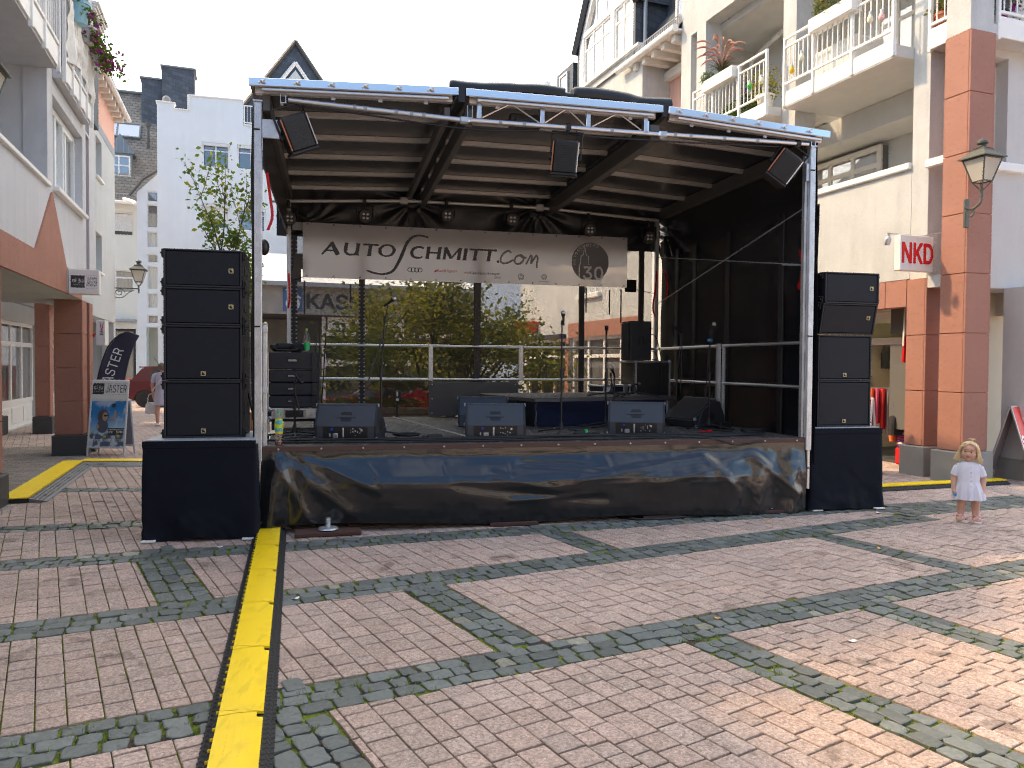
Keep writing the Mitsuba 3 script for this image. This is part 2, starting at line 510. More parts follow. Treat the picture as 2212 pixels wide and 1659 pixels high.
P("m_turq", (0.12, 0.55, 0.48), 0.7)
P("m_purple", (0.16, 0.05, 0.34), 0.8)
P("m_cream", (0.70, 0.62, 0.47), 0.8)
P("m_terracotta", (0.45, 0.16, 0.08), 0.8)
P("m_pot_blue", (0.27, 0.50, 0.58), 0.5)
P("m_pot_grey", (0.48, 0.46, 0.47), 0.5)
P("m_petal", (0.36, 0.02, 0.24), 0.7)
P("m_petal_red", (0.6, 0.02, 0.015), 0.7)
P("m_petal_yellow", (0.65, 0.42, 0.02), 0.7)
P("m_petal_white", (0.75, 0.72, 0.55), 0.7)
P("m_plume", (0.50, 0.26, 0.19), 0.8)
P("m_blade_red", (0.14, 0.055, 0.045), 0.7)
P("m_stem", (0.07, 0.10, 0.03), 0.8)
P("m_brick", (0.24, 0.16, 0.12), 0.85)
P("m_paper", (0.75, 0.75, 0.76), 0.6)
P("m_leaf_fallen", (0.60, 0.34, 0.08), 0.7)
for nm, c in (("m_leaf", (0.115, 0.185, 0.030)), ("m_leaf_y", (0.33, 0.31, 0.035)), ("m_leaf_d", (0.11, 0.135, 0.035)), ("m_leaf_o", (0.23, 0.215, 0.055)), ("m_leaf_s", (0.17, 0.22, 0.13))):
    scene[nm] = {"type": "principledthin", "base_color": rgb(c), "roughness": 0.5, "diff_trans": 0.75, "spec_trans": 0.0, "eta": 1.4}
scene["m_net"] = {"type": "mask", "opacity": 0.46, "bsdf": {"type": "twosided", "bsdf": {"type": "diffuse", "reflectance": rgb((0.06, 0.062, 0.06))}}}
scene["m_net_side"] = {"type": "mask", "opacity": 0.995, "bsdf": {"type": "twosided", "bsdf": {"type": "diffuse", "reflectance": rgb((0.011, 0.0125, 0.015))}}}
scene["m_banner"] = {"type": "principledthin", "base_color": rgb((0.70, 0.68, 0.70)), "roughness": 0.7, "diff_trans": 0.95, "spec_trans": 0.0, "eta": 1.35}
scene["m_frost"] = {"type": "principledthin", "base_color": rgb((0.80, 0.77, 0.68)), "roughness": 0.5, "diff_trans": 1.0, "spec_trans": 0.0, "eta": 1.4}
scene["m_bottle_glass"] = {"type": "thindielectric", "int_ior": 1.45}
P("m_drink", (0.10, 0.02, 0.015), 0.15)
P("m_label_green", (0.25, 0.5, 0.04), 0.4)
P("m_label_mix", proc(lambda p, n, uv: mix(mix((0.55, 0.60, 0.02), (0.06, 0.40, 0.42), smoothstep(0.5, 0.6, noise(p.x * 40 + 2, p.y * 40, p.z * 28))), (0.75, 0.40, 0.03), smoothstep(0.63, 0.7, noise(p.x * 45, p.y * 45 + 3, p.z * 30 + 6)))), 0.35)

# ---------------------------------------------------------------- ground and paving
def line_dir(p, q):
    p, q = np.asarray(p, float), np.asarray(q, float)
    d = (q - p) / np.linalg.norm(q - p)
    return p, d, np.array([-d[1], d[0]])


BANDS = [  # centre line from, to, width, rows
    ((-3.6, 2.46), (5.2, 6.76), 0.33, 3), ((-4.2, 4.04), (4.6, 8.45), 0.36, 3), ((-4.9, 5.86), (4.2, 8.98), 0.36, 3),
    ((4.2, 8.72), (7.6, 9.95), 0.62, 5), ((-6.2, 7.08), (-2.6, 8.14), 0.30, 3), ((-6.6, 9.7), (-3.9, 9.93), 0.26, 2),
    ((-3.16, 6.71), (-2.18, 5.15), 0.34, 3), ((-0.72, 5.76), (0.13, 4.36), 0.30, 3), ((0.42, 7.53), (0.92, 6.65), 0.30, 3),
    ((1.10, 4.75), (2.35, 2.72), 0.30, 3), ((2.95, 7.6), (3.84, 6.03), 0.28, 3), ((2.44, 5.43), (3.9, 2.75), 0.28, 3), ((-1.2, 3.8), (-0.5, 2.66), 0.34, 3)]


def band_poly(b, grow=0.0):
    p, d, n = line_dir(b[0], b[1])
    q = np.asarray(b[1], float)
    w = b[2] / 2 + grow
    return Polygon([p - n * w, q - n * w, q + n * w, p + n * w])


def st2xy(t, s):
    return STREET[:2, 0] * t + STREET[:2, 1] * s


def uv2xy(u, v):
    return STAGE[:2, 3] + STAGE[:2, 0] * u + STAGE[:2, 1] * v


facade_l = Polygon([st2xy(-2.35, -8), st2xy(9.55, -8), st2xy(9.55, 22), st2xy(-2.35, 22)])
under_stage = Polygon([uv2xy(0.25, 0.75), uv2xy(5.6, 0.75), uv2xy(5.6, 12), uv2xy(0.25, 12)])
under_table = Polygon([uv2xy(-0.9, 0.1), uv2xy(-0.2, 0.1), uv2xy(-0.2, 0.7), uv2xy(-0.9, 0.7)])
R_full = Polygon([(-2.3, 2.65), (2.4, 2.65), (9.6, 13.2), (-10.6, 15.2)]).intersection(facade_l)
R_build = R_full.difference(under_stage).difference(under_table).difference(Polygon([(-20, 15.1), (20, 15.1), (20, 30), (-20, 30)]))
bands_u = unary_union([band_poly(b) for b in BANDS])
paver_area = R_build.difference(unary_union([band_poly(b, 0.012) for b in BANDS]))

big = sbox(-600, -600, 600, 600)
arcade_l = Polygon([st2xy(-2.42, -8), st2xy(-2.42, 17), st2xy(-6, 17), st2xy(-6, -8)])
solo("ground", mv(prism(big.difference(R_full.buffer(-0.01)).difference(arcade_l), 0.02), z=-0.02), "m_far_pave", "pink block paving of the square running on into the street", None, kind="structure")
solo("arcade_floor", mv(prism(arcade_l, 0.012), z=-0.008), "m_grey_pave", "small grey-brown pavers of the arcade walk on the left", None, kind="structure")
paving = key_for("paving")
labels[paving] = {"label": "pink block paving crossed by bands of dark grey setts", "kind": "structure"}
part(paving, "joint_bed", mv(prism(R_full, 0.02), z=-0.034), "m_bed", label="earth and moss in the joints")


def stone_mesh(poly, z, edge, drop, dome=0.0, jitter=0.0):
    """One stone: its outline below, a cut edge, a top that is flat or a little domed."""
    c = np.array(poly)
    n = len(c)
    ctr = c.mean(0)
    top = c + (ctr - c) * np.minimum(0.45, edge / (np.linalg.norm(c - ctr, axis=1, keepdims=True) + 1e-9))
    zt = z + rng.normal(0, jitter, n) if jitter else np.full(n, z)
    v = np.vstack([np.c_[c, np.full(n, z - drop)], np.c_[c, zt - edge * 0.55], np.c_[top, zt], [[*ctr, z + dome]]])
    k = np.arange(n)
    k1 = (k + 1) % n
    f = np.vstack([np.stack([k, k1, k1 + n], 1), np.stack([k, k1 + n, k + n], 1), np.stack([k + n, k1 + n, k1 + 2 * n], 1), np.stack([k + n, k1 + 2 * n, k + 2 * n], 1), np.stack([k + 2 * n, k1 + 2 * n, 0 * k + 3 * n], 1)])
    return v, f


pavers, setts = [], []
ang = math.radians(-58.5)
cdir, pdir = np.array([math.cos(ang), math.sin(ang)]), np.array([-math.sin(ang), math.cos(ang)])
from shapely.prepared import prep
inner, whole = prep(paver_area.buffer(-0.004)), prep(paver_area)
bounds = np.array([[x, y] for x, y in R_full.exterior.coords])
lo_p, hi_p = (bounds @ pdir).min(), (bounds @ pdir).max()
lo_c, hi_c = (bounds @ cdir).min(), (bounds @ cdir).max()
y = lo_p
while y < hi_p:
    w = rng.choice([0.108, 0.13, 0.15], p=[0.35, 0.4, 0.25])
    x = lo_c - rng.random() * 0.2
    while x < hi_c:
        L = rng.choice([0.115, 0.145, 0.185, 0.23], p=[0.25, 0.35, 0.27, 0.13])
        g = 0.0026 + 0.0018 * rng.random()
        gl = 0.0056
        x0, x1, y0, y1 = x + gl, x + L - gl, y + g, y + w - g
        quad = [cdir * x0 + pdir * y0, cdir * x1 + pdir * y0, cdir * x1 + pdir * y1, cdir * x0 + pdir * y1]
        x += L
        m = (quad[0] + quad[2]) / 2
        if abs(m[0]) > 0.70 * m[1] + 0.35:
            continue
        pg = Polygon(quad)
        if not whole.intersects(pg):
            continue
        if not inner.contains(pg):
            pg = pg.intersection(paver_area)
            if pg.geom_type != "Polygon" or pg.area < 0.0022:
                continue
            pg = pg.convex_hull
            quad = list(np.array(pg.exterior.coords)[:-1])
            if pg.exterior.is_ccw is False:
                quad = quad[::-1]
        mm = stone_mesh(quad, rng.normal(0, 0.0013), 0.0055, 0.026, 0.0, 0.0009)
        pavers.append((np.hypot(*m), mm, (rng.random(), rng.random())))
    y += w

tufts = []
for b in BANDS:
    p, d, n = line_dir(b[0], b[1])
    length = np.linalg.norm(np.asarray(b[1]) - p)
    rows = b[3]
    rw = b[2] / rows
    for r in range(rows):
        x = -rng.random() * 0.1
        while x < length:
            L = rng.uniform(0.10, 0.17)
            c0, c1 = x + 0.007, x + L - 0.007
            a0, a1 = -b[2] / 2 + r * rw + 0.005, -b[2] / 2 + (r + 1) * rw - 0.005
            x += L
            m = p + d * (c0 + c1) / 2 + n * (a0 + a1) / 2
            if abs(m[0]) > 0.70 * m[1] + 0.3 or m[1] < 2.4:
                continue
            if not R_build.contains(Point(m)):
                continue
            over = [o for o in BANDS if o is not b and band_poly(o).contains(Point(m))]
            if over and BANDS.index(over[0]) < BANDS.index(b):
                continue
            wob = lambda s=0.011: rng.normal(0, s * 0.5)
            e = 0.013
            pts = [(c0 + e, a0), ((c0 + c1) / 2, a0 - 0.002), (c1 - e, a0), (c1, a0 + e), (c1, a1 - e), (c1 - e, a1), ((c0 + c1) / 2, a1 + 0.002), (c0 + e, a1), (c0, a1 - e), (c0, a0 + e)]
            quad = [p + d * (q[0] + wob()) + n * (q[1] + wob(0.006)) for q in pts]
            setts.append((np.hypot(*m), stone_mesh(quad, rng.normal(0.0, 0.003), 0.0065, 0.03, rng.uniform(-0.001, 0.003), 0.0022), (rng.random(), rng.random())))
            wet = float(meshkit.noise(np.array([[m[0] * 1.9, m[1] * 1.9, 0.0]]))[0])
            for _ in range(int((rng.random() < 0.45 + wet * 0.55) * rng.integers(1, 5))):
                q = rng.choice([0, 1])
                off = (c0 - 0.004, rng.uniform(a0, a1)) if q == 0 else (rng.uniform(c0, c1), a0 - 0.004)
                tufts.append((p + d * off[0] + n * off[1], rng.uniform(0.6, 1.4)))


def uvs(mesh_list):
    return np.vstack([np.tile(t, (len(v), 1)) for _, (v, f), t in mesh_list])


def join(mesh_list):
    at_, V, F = 0, [], []
    for _, (v, f), t in mesh_list:
        V.append(v)
        F.append(f + at_)
        at_ += len(v)
    return trimesh.Trimesh(np.vstack(V), np.vstack(F), process=False)


for name, lst, m, lab in (("paver", pavers, "m_paver", "the smaller pink pavers farther off"), ("sett", setts, "m_sett", "the dark setts farther off")):
    lst.sort(key=lambda q: q[0])
    for q in lst[:300]:
        part(paving, name, trimesh.Trimesh(*q[1], process=False), m, uv=uvs([q]))
    part(paving, "far_" + name + "s", join(lst[300:]), m, uv=uvs(lst[300:]), kind="stuff", label=lab)

# grass and moss tufts between the stones
for q in pavers:
    if rng.random() < 0.14:
        c = q[1][0][rng.integers(0, 4)][:2]
        tufts.append((c, rng.uniform(0.3, 0.7)))
V, F = [], []
for c, h in tufts:
    if not R_build.contains(Point(c)):
        continue
    for _ in range(rng.integers(7, 15)):
        o = c + rng.normal(0, 0.012, 2)
        a = rng.random() * 6.28
        l, w = rng.uniform(0.008, 0.021) * h, rng.uniform(0.0015, 0.0032)
        lean = rng.uniform(0.3, 1.3) * l
        b0 = np.array([*o, -0.012])
        side = np.array([-math.sin(a), math.cos(a), 0]) * w
        tip = b0 + np.array([math.cos(a) * lean, math.sin(a) * lean, 0.008 + l])
        k = len(V)
        V += [b0 - side, b0 + side, tip]
        F.append((k, k + 1, k + 2))
solo("grass", trimesh.Trimesh(np.array(V), np.array(F), process=False), "m_grass", "short grass and moss growing in the joints of the paving", "grass", kind="stuff")
# litter on the ground
for (x, y_, r, m, lab, cat_) in ((-1.63, 5.2, 0.03, "m_leaf_fallen", "curled orange leaf lying on the setts left of the yellow cable ramp", "leaf"), (-1.5, 5.3, 0.028, "m_paper", "white paper scrap lying beside the orange leaf near the cable ramp", "paper scrap"),
                                (2.72, 8.02, 0.03, "m_leaf_fallen", "small yellow leaf on the sett band in front of the right end of the stage", "leaf"), (3.35, 6.9, 0.03, "m_leaf_fallen", "yellow leaf on the narrow sett band right of the middle of the square", "leaf"),
                                (1.35, 4.95, 0.026, "m_leaf_fallen", "yellow leaf on the wide sett band in the foreground", "leaf"), (4.15, 8.6, 0.04, "m_paper", "crumpled white paper on the setts left of the little girl", "paper scrap"),
                                (2.05, 4.55, 0.028, "m_paper", "pale scrap lying on sunlit pavers in the right foreground", "paper scrap"), (-2.6, 6.78, 0.028, "m_paper", "white scrap on the setts in front of the left speaker table", "paper scrap")):
    ga = np.linspace(0, 6.28, 8)[:-1]
    ring = np.stack([np.cos(ga) * r * (1 + 0.3 * np.sin(3 * ga)), np.sin(ga) * r * 0.6, 0.012 + 0.006 * np.sin(2 * ga + 1)], 1)
    vv = np.vstack([ring, ring - [0, 0, 0.002], [[0, 0, 0.006]], [[0, 0, 0.004]]])
    n_ = len(ring)
    ff = [(i, (i + 1) % n_, 2 * n_) for i in range(n_)] + [((i + 1) % n_ + n_, i + n_, 2 * n_ + 1) for i in range(n_)] + [(i, i + n_, (i + 1) % n_) for i in range(n_)] + [((i + 1) % n_, i + n_, (i + 1) % n_ + n_) for i in range(n_)]
    solo({"leaf": "fallen_leaf", "paper scrap": "paper_scrap"}[cat_], trimesh.Trimesh(vv, ff, process=False), m, lab, cat_, M=at(x, y_, 0.0, rng.random() * 6))


# ---------------------------------------------------------------- cable ramps
def cable_ramp(label, p, q, seg, wy, wb, grey=None, flip=1, h=0.055, base_mat="m_rubber"):
    """Hinged yellow lids on black rubber, laid in modules from p to q. wy: half width of the lid, wb: half width of the base."""
    p, d, n = line_dir(p, q)
    L = np.linalg.norm(np.asarray(q) - p)
    yaw = math.atan2(d[1], d[0])
    k = thing("cable_ramp", label, "cable ramp", "yellow cable ramps")
    cnt = max(1, round(L / seg))
    s = L / cnt
    for i in range(cnt):
        M = at(*(p + d * s * i), 0.003, yaw)
        pg = Polygon([(-wb, 0), (wb, 0), (wb, 0.008), (wy * 1.05, h - 0.012), (-wy * 1.05, h - 0.012), (-wb, 0.008)])
        base = place(prism(pg, s - 0.006), (0, 0, 0), (0, 1, 0), (0, 0, 1), (1, 0, 0))
        bars = []
        for side in (-1, 1):
            nrm_y = np.linspace(0.2, 0.85, 3)
            for r_i, f_ in enumerate(nrm_y):
                yy = side * (wy * 1.05 + (wb - wy * 1.05) * f_)
                zz = (h - 0.012) + (0.008 - (h - 0.012)) * f_
                for xx in np.arange(0.03, s - 0.03, 0.045):
                    b = rb(-0.016, 0.016, -0.004, 0.004, -0.003, 0.004, 0.002)
                    b = rotz(b, (0.6 if r_i % 2 else -0.6))
                    b = rot(b, -side * math.atan2(h - 0.02, wb - wy * 1.05), (1, 0, 0))
                    bars.append(mv(b, xx + 0.0225 * (r_i % 2), yy, zz))
        ends = [rb(e, e + 0.03, side * wy * 1.06, side * (wb - 0.01), 0.004, 0.02, 0.003) for e in (0.002, s - 0.04) for side in (-1, 1)]
        b = part(k, "base", cat(base, bars), base_mat, M=M)
        lid = Polygon([(0.004, -wy), (s - 0.004, -wy), (s - 0.004, wy - 0.028), (s - 0.05, wy - 0.028), (s - 0.058, wy - 0.02), (s - 0.058, wy), (0.004, wy)])
        teeth = unary_union([lid] + [sbox(xx, -wy - 0.014, xx + 0.0045, -wy + 0.002) for xx in np.arange(0.05, s - 0.03, 0.095)])
        lm = mv(prism(teeth if flip > 0 else affinity.scale(teeth, 1, -1, origin=(0, 0)), 0.012), z=h - 0.008)
        # a lid is a little arched
        lm = lm.subdivide_to_size(0.16) if hasattr(lm, "subdivide_to_size") else lm
        lm.vertices[:, 2] += 0.007 * (1 - (lm.vertices[:, 1] / wy) ** 2)
        lid_k = part(k, "lid", lm, "m_yellow", M=M)
        dots = []
        for xx in np.arange(0.05, s - 0.06, 0.034):
            for yy in np.arange(-wy + 0.02, wy - 0.03, 0.03):
                zz = h + 0.004 + 0.007 * (1 - (yy / wy) ** 2)
                dots.append(tri([(xx - 0.009, yy, zz - 0.001), (xx, yy - 0.004, zz + 0.0018), (xx + 0.009, yy, zz - 0.001), (xx, yy + 0.004, zz + 0.0018)], [(0, 1, 2), (0, 2, 3)]))
        part(k, "lid_tread", cat(dots), "m_yellow", M=M, kind="stuff", label="raised tread bars of the lids")
    return k


cable_ramp("long yellow and black cable ramp running from the foreground to the stage", (-0.99, 2.62), (-2.35, 7.42), 0.88, 0.097, 0.150, flip=-1)
def wide_ramp(label, p, q, wy, wg):
    p, d, n = line_dir(p, q)
    L = np.linalg.norm(np.asarray(q) - p)
    yaw = math.atan2(d[1], d[0])
    k = thing("cable_ramp", label, "cable ramp", "yellow cable ramps")
    cnt = max(1, round(L / 0.75))
    s = L / cnt
    for i in range(cnt):
        M = at(*(p + d * s * i), 0.003, yaw)
        core = place(prism([(-wy - 0.09, 0), (wy, 0), (wy, 0.045), (-wy, 0.05), (-wy - 0.09, 0.006)], s - 0.006), (0, 0, 0), (0, 1, 0), (0, 0, 1), (1, 0, 0))
        part(k, "base", core, "m_rubber", M=M)
        teeth = unary_union([sbox(0.003, -wy, s - 0.003, wy)] + [sbox(xx, wy, xx + 0.02, wy + 0.014) for xx in np.arange(0.02, s - 0.03, 0.042)])
        lm = mv(prism(teeth, 0.012), z=0.051)
        part(k, "lid", lm, "m_yellow", M=M)
        side = place(prism([(wy + 0.016, 0.0), (wy + wg, 0.0), (wy + wg, 0.006), (wy + 0.016, 0.05)], s - 0.01), (0, 0, 0), (0, 1, 0), (0, 0, 1), (1, 0, 0))
        part(k, "edge_ramp", side, "m_ramp_grey", M=M)
        holes = []
        for xx in np.arange(0.03, s - 0.03, 0.034):
            for j in range(4):
                yy = wy + 0.03 + j * (wg - 0.04) / 4
                zz = 0.05 - 0.044 * (yy - wy - 0.016) / (wg - 0.016)
                holes.append(mv(rot(rb(-0.011, 0.011, -0.009, 0.009, -0.002, 0.0015, 0.001), -math.atan2(0.044, wg), (1, 0, 0)), xx + 0.017 * (j % 2), yy, zz))
        holes.append(mv(rot(rb(-0.05, 0.05, -0.016, 0.016, -0.002, 0.004, 0.001), -math.atan2(0.044, wg), (1, 0, 0)), s / 2, wy + wg * 0.55, 0.026))
        part(k, "edge_holes", cat(holes), "m_black", M=M, kind="stuff", label="dark hand holes and studs of the grey edge")
    return k


wide_ramp("yellow cable ramp with grey edge slanting along the left arcade", (-7.05, 12.25), (-5.77, 8.8), 0.145, 0.2)
wide_ramp("yellow cable ramp behind the left speaker table, crossing the street", (-4.4, 12.5), (-6.95, 12.33), 0.14, 0.28)
cable_ramp("yellow cable ramp in front of the sandstone pillars on the right", (4.0, 9.98), (7.05, 10.97), 0.95, 0.10, 0.17)

# ---------------------------------------------------------------- buildings: windows
FACE_T = np.array([[0, 1, 0, 0], [-1, 0, 0, 0], [0, 0, 1, 0], [0, 0, 0, 1.0]])   # window x runs along -s, it looks towards -t


def wall_frame(base, kind, a, b, z):
    """Frame of a window or panel: x to the viewer's right, y into the wall, z up. kind 'R': wall looks to -x of base; 'L': to +x; 'F': to -y; 'B': to +y."""
    yaw = {"F": 0.0, "R": -math.pi / 2, "L": math.pi / 2, "B": math.pi}[kind]
    return base @ frame((a, b, z), yaw)


def window(parent, M, w, h, cols=(1,), rows=(1,), fw_=0.06, back="room", bar=0.035, frame_mat="m_frame", sill=True, depth=0.05, split=True, tilt=None, name="window"):
    """x from 0 to w, z from 0 to h, y = 0 in front. Frame, glazing bars, panes, and what hangs behind them."""
    fr = [bx(0, w, 0, depth, 0, fw_), bx(0, w, 0, depth, h - fw_, h), bx(0, fw_, 0, depth, fw_, h - fw_), bx(w - fw_, w, 0, depth, fw_, h - fw_)]
    iw, ih = w - 2 * fw_, h - 2 * fw_
    cx = np.concatenate([[0], np.cumsum(cols) / np.sum(cols)]) * iw + fw_
    cz = np.concatenate([[0], np.cumsum(rows) / np.sum(rows)]) * ih + fw_
    for c in cx[1:-1]:
        fr.append(bx(c - bar / 2, c + bar / 2, 0.004, depth - 0.004, fw_, h - fw_))
    for z in cz[1:-1]:
        fr.append(bx(fw_, w - fw_, 0.007, depth - 0.007, z - bar / 2, z + bar / 2))
    k = part(parent, name, cat(fr), frame_mat, M=M)
    if sill:
        part(k, "sill", rb(-0.05, w + 0.05, -0.07, depth - 0.002, -0.045, -0.003, 0.006), "m_white", M=M)
    panes = []
    for i in range(len(cx) - 1):
        for j in range(len(cz) - 1):
            e = bar / 2
            panes.append(tri([(cx[i] + e, depth * 0.5, cz[j] + e), (cx[i + 1] - e, depth * 0.5, cz[j] + e), (cx[i + 1] - e, depth * 0.5, cz[j + 1] - e), (cx[i] + e, depth * 0.5, cz[j + 1] - e)], [(0, 1, 2, 3)]))
    if back != "shutter":
        for pn in (panes if split else [cat(panes)]):
            part(k, "pane", pn, "m_pane", M=M)
    if back == "room":
        part(k, "room", cat(bx(0.01, w - 0.01, 0.9, 0.92, 0.01, h - 0.01), bx(0.01, 0.012, depth, 0.9, 0.01, h - 0.01), bx(w - 0.012, w - 0.01, depth, 0.9, 0.01, h - 0.01), bx(0.01, w - 0.01, depth, 0.9, 0.01, 0.012), bx(0.01, w - 0.01, depth, 0.9, h - 0.012, h - 0.01)), "m_room", M=M)
    elif back == "shutter":
        sl = [rb(fw_, w - fw_, depth * 0.3, depth * 0.8, z, z + 0.043, 0.006) for z in np.arange(fw_ + 0.16, h - fw_ - 0.04, 0.047)]
        part(k, "shutter", cat(sl), "m_shutter", M=M, kind="stuff", label="closed slats of the roller shutter")
        part(k, "pane", bx(fw_, w - fw_, depth * 0.5, depth * 0.6, fw_, fw_ + 0.16), "m_glass_dark", M=M)
    else:
        n = int(w / 0.03)
        xs = np.linspace(fw_ * 0.5, w - fw_ * 0.5, max(n, 4))
        ys = depth + 0.05 + 0.016 * np.sin(xs * 55 + 2 * np.sin(xs * 7))
        v = np.vstack([np.c_[xs, ys, np.full_like(xs, 0.02)], np.c_[xs, ys, np.full_like(xs, h - 0.02)]])
        m = len(xs)
        part(k, "curtain", tri(v, [(i, i + 1, m + i + 1, m + i) for i in range(m - 1)]), {"curtain": "m_curtain", "grey": "m_curtain_grey"}[back], M=M)
        part(k, "room", bx(0.0, w, 0.3, 0.32, 0.0, h), "m_room", M=M)
    return k


def railing(parent, p, q, z0, z1, M, step=0.125, posts=(), rail=0.045, mid=True, name="railing", skip=None, mat="m_white"):
    """Flat steel bars between rails, from p to q (x, y)."""
    p, q = np.asarray(p, float), np.asarray(q, float)
    d = (q - p) / np.linalg.norm(q - p)
    L = np.linalg.norm(q - p)
    yaw = math.atan2(d[1], d[0])
    W = M @ frame((*p, 0), yaw)
    k = part(parent, name, rb(0, L, -0.02, 0.02, z1 - rail, z1, 0.005), mat, M=W)
    part(k, "bottom_rail", rb(0, L, -0.018, 0.018, z0, z0 + rail, 0.005), mat, M=W)
    if mid:
        part(k, "middle_rail", rb(0, L, -0.018, 0.018, z1 - 0.20, z1 - 0.16, 0.005), mat, M=W)
    top = z1 - 0.18 if mid else z1 - rail
    for x in np.arange(step, L - 0.03, step):
        part(k, "bar", bx(x - 0.008, x + 0.008, -0.008, 0.008, z0 + rail, top), mat, M=W)
    for x in [0.02, L - 0.02, *posts]:
        part(k, "post", rb(x - 0.025, x + 0.025, -0.028, 0.028, z0 - 0.38, z1 - 0.001, 0.005), mat, M=W)
    return k


def stone_pillar(parent, M, x0, x1, y0, y1, zb, joints, base_over=0.06, base_mat="m_concrete", gap=0.012, mat="m_stone"):
    """Cladding slabs with open joints round a dark core, on a plinth."""
    k = part(parent, "pillar", bx(x0 + 0.015, x1 - 0.015, y0 + 0.015, y1 - 0.015, 0.0, joints[-1] - 0.002), mat, M=M)
    part(k, "plinth", rb(x0 - base_over, x1 + base_over, y0 - base_over, y1 + base_over, -0.01, zb - 0.008, 0.012), base_mat, M=M)
    for a, b in zip(joints[:-1], joints[1:]):
        part(k, "slab", rb(x0, x1 - 0.032, y0, y0 + 0.03, a + gap / 2, b - gap / 2, 0.003), mat, M=M)
        part(k, "slab", rb(x0, x0 + 0.03, y0 + 0.034, y1, a + gap / 2, b - gap / 2, 0.003), mat, M=M)
        part(k, "slab", rb(x1 - 0.03, x1, y0 + 0.002, y1, a + gap / 2, b - gap / 2, 0.003), mat, M=M)
    return k


def lantern(name, label, M, arm, h=0.68):
    """A four-sided street lantern, its foot at the origin, hung or stood on arm (mesh)."""
    k = thing(name, label, "street lamp")
    r0, r1, zb, zt = 0.085, 0.165, 0.10, 0.40
    q = lambda r, z: np.array([(r, -r, z), (r, r, z), (-r, r, z), (-r, -r, z)])
    fr = []
    b, t = q(r0, zb), q(r1, zt)
    for i in range(4):
        fr += [tube(b[i], t[i], 0.011, 6), tube(b[i], b[(i + 1) % 4], 0.010, 6), tube(t[i], t[(i + 1) % 4], 0.012, 6), tube(b[i] * [1, 1, 1], np.array([0, 0, 0.0]) + b[i] * [0.25, 0.25, 0], 0.008, 6)]
    part(k, "frame", cat(fr), "m_lamp_iron", M=M)
    for i in range(4):
        j = (i + 1) % 4
        s = 0.985
        part(k, "pane", tri(np.array([b[i], b[j], t[j], t[i]]) * [s, s, 1], [(0, 1, 2, 3)]), "m_frost", M=M)
    roof = loft([q(r1 + 0.045, zt + 0.008), q(r1 + 0.045, zt + 0.022), q(0.10, zt + 0.115), q(0.10, zt + 0.135), q(0.055, zt + 0.16)])
    fin = lathe([(0.05, zt + 0.155), (0.055, zt + 0.18), (0.04, zt + 0.2), (0.075, zt + 0.22), (0.075, zt + 0.245), (0.05, zt + 0.27), (0.02, zt + 0.285), (0.012, zt + 0.30)], 14)
    part(k, "roof", cat(roof, fin), "m_lamp_iron", M=M, smooth=35)
    part(k, "bulb", lathe([(0.02, 0.1), (0.03, 0.2), (0.028, 0.28), (0.01, 0.31)], 10), "m_white", M=M, smooth=40)
    part(k, "bracket", arm, "m_lamp_iron", M=M, smooth=35)
    return k


# ---------------------------------------------------------------- the building on the right
RB = thing("right_building", "cream apartment building on the right with white balconies over a sandstone shop arcade", "building")
S = STREET
tw = 9.85


def face(poly, x0, x1):
    return yz(poly, x0, x1)


def q4(s0, s1, z0, z1):
    return sbox(s0, z0, s1, z1)


# street facade: pieces of rendered wall that look towards the stage
part(RB, "wall", face(q4(9.065, 17.9, 3.03, 4.72).union(q4(12.3, 17.9, 2.6, 3.1)), tw, tw + 0.35), "m_wall_r", M=S)
part(RB, "parapet_cap", rb(tw - 0.06, tw + 0.42, 9.07, 14.0, 4.722, 4.82, 0.01), "m_white", M=S)
part(RB, "column", bx(tw + 0.003, tw + 0.33, 8.76, 9.06, 2.88, 12.5), "m_wall_r", M=S)
part(RB, "column", bx(tw - 0.05, tw + 0.42, 11.66, 12.02, 4.83, 12.5), "m_wall_r", M=S)
part(RB, "column", bx(tw - 0.02, tw + 0.40, 14.62, 14.97, 4.83, 9.28), "m_wall_r", M=S)
part(RB, "wall", face(q4(14.97, 15.6, 4.73, 9.9).difference(q4(14.97, 15.2, 4.9, 9.20)), tw - 0.02, tw + 0.35), "m_wall_r", M=S)
part(RB, "wall", face(q4(12.02, 15.55, 9.28, 12.5), tw - 0.021, tw + 0.36), "m_wall_r", M=S)
part(RB, "lintel", bx(tw - 0.03, tw + 0.36, 9.06, 11.66, 9.0, 12.5), "m_wall_r", M=S)
part(RB, "wall", cat(bx(11.65, 11.9, 8.4, 16.5, 2.5, 12.4), bx(tw + 0.42, 11.65, 15.35, 15.6, 4.6, 9.3)), "m_wall_r_in", M=S)                       # back of the loggias
part(RB, "wall", cat(bx(tw + 0.34, 11.65, 8.80, 8.97, 4.73, 6.38), bx(tw + 0.34, 11.65, 8.80, 8.97, 6.75, 9.0)), "m_wall_r_in", M=S)
part(RB, "slab", bx(tw + 0.02, 11.65, 8.98, 15.3, 4.45, 4.60), "m_wall_r_in", M=S)
part(RB, "slab", bx(tw - 0.35, 11.65, 9.07, 11.64, 6.40, 6.58), "m_wall_r_in", M=S)
part(RB, "slab", bx(tw - 0.35, 11.65, 12.04, 14.6, 6.42, 6.58), "m_wall_r_in", M=S)
part(RB, "slab", bx(tw + 0.36, 11.65, 9.07, 15.3, 9.12, 9.27), "m_wall_r_in", M=S)
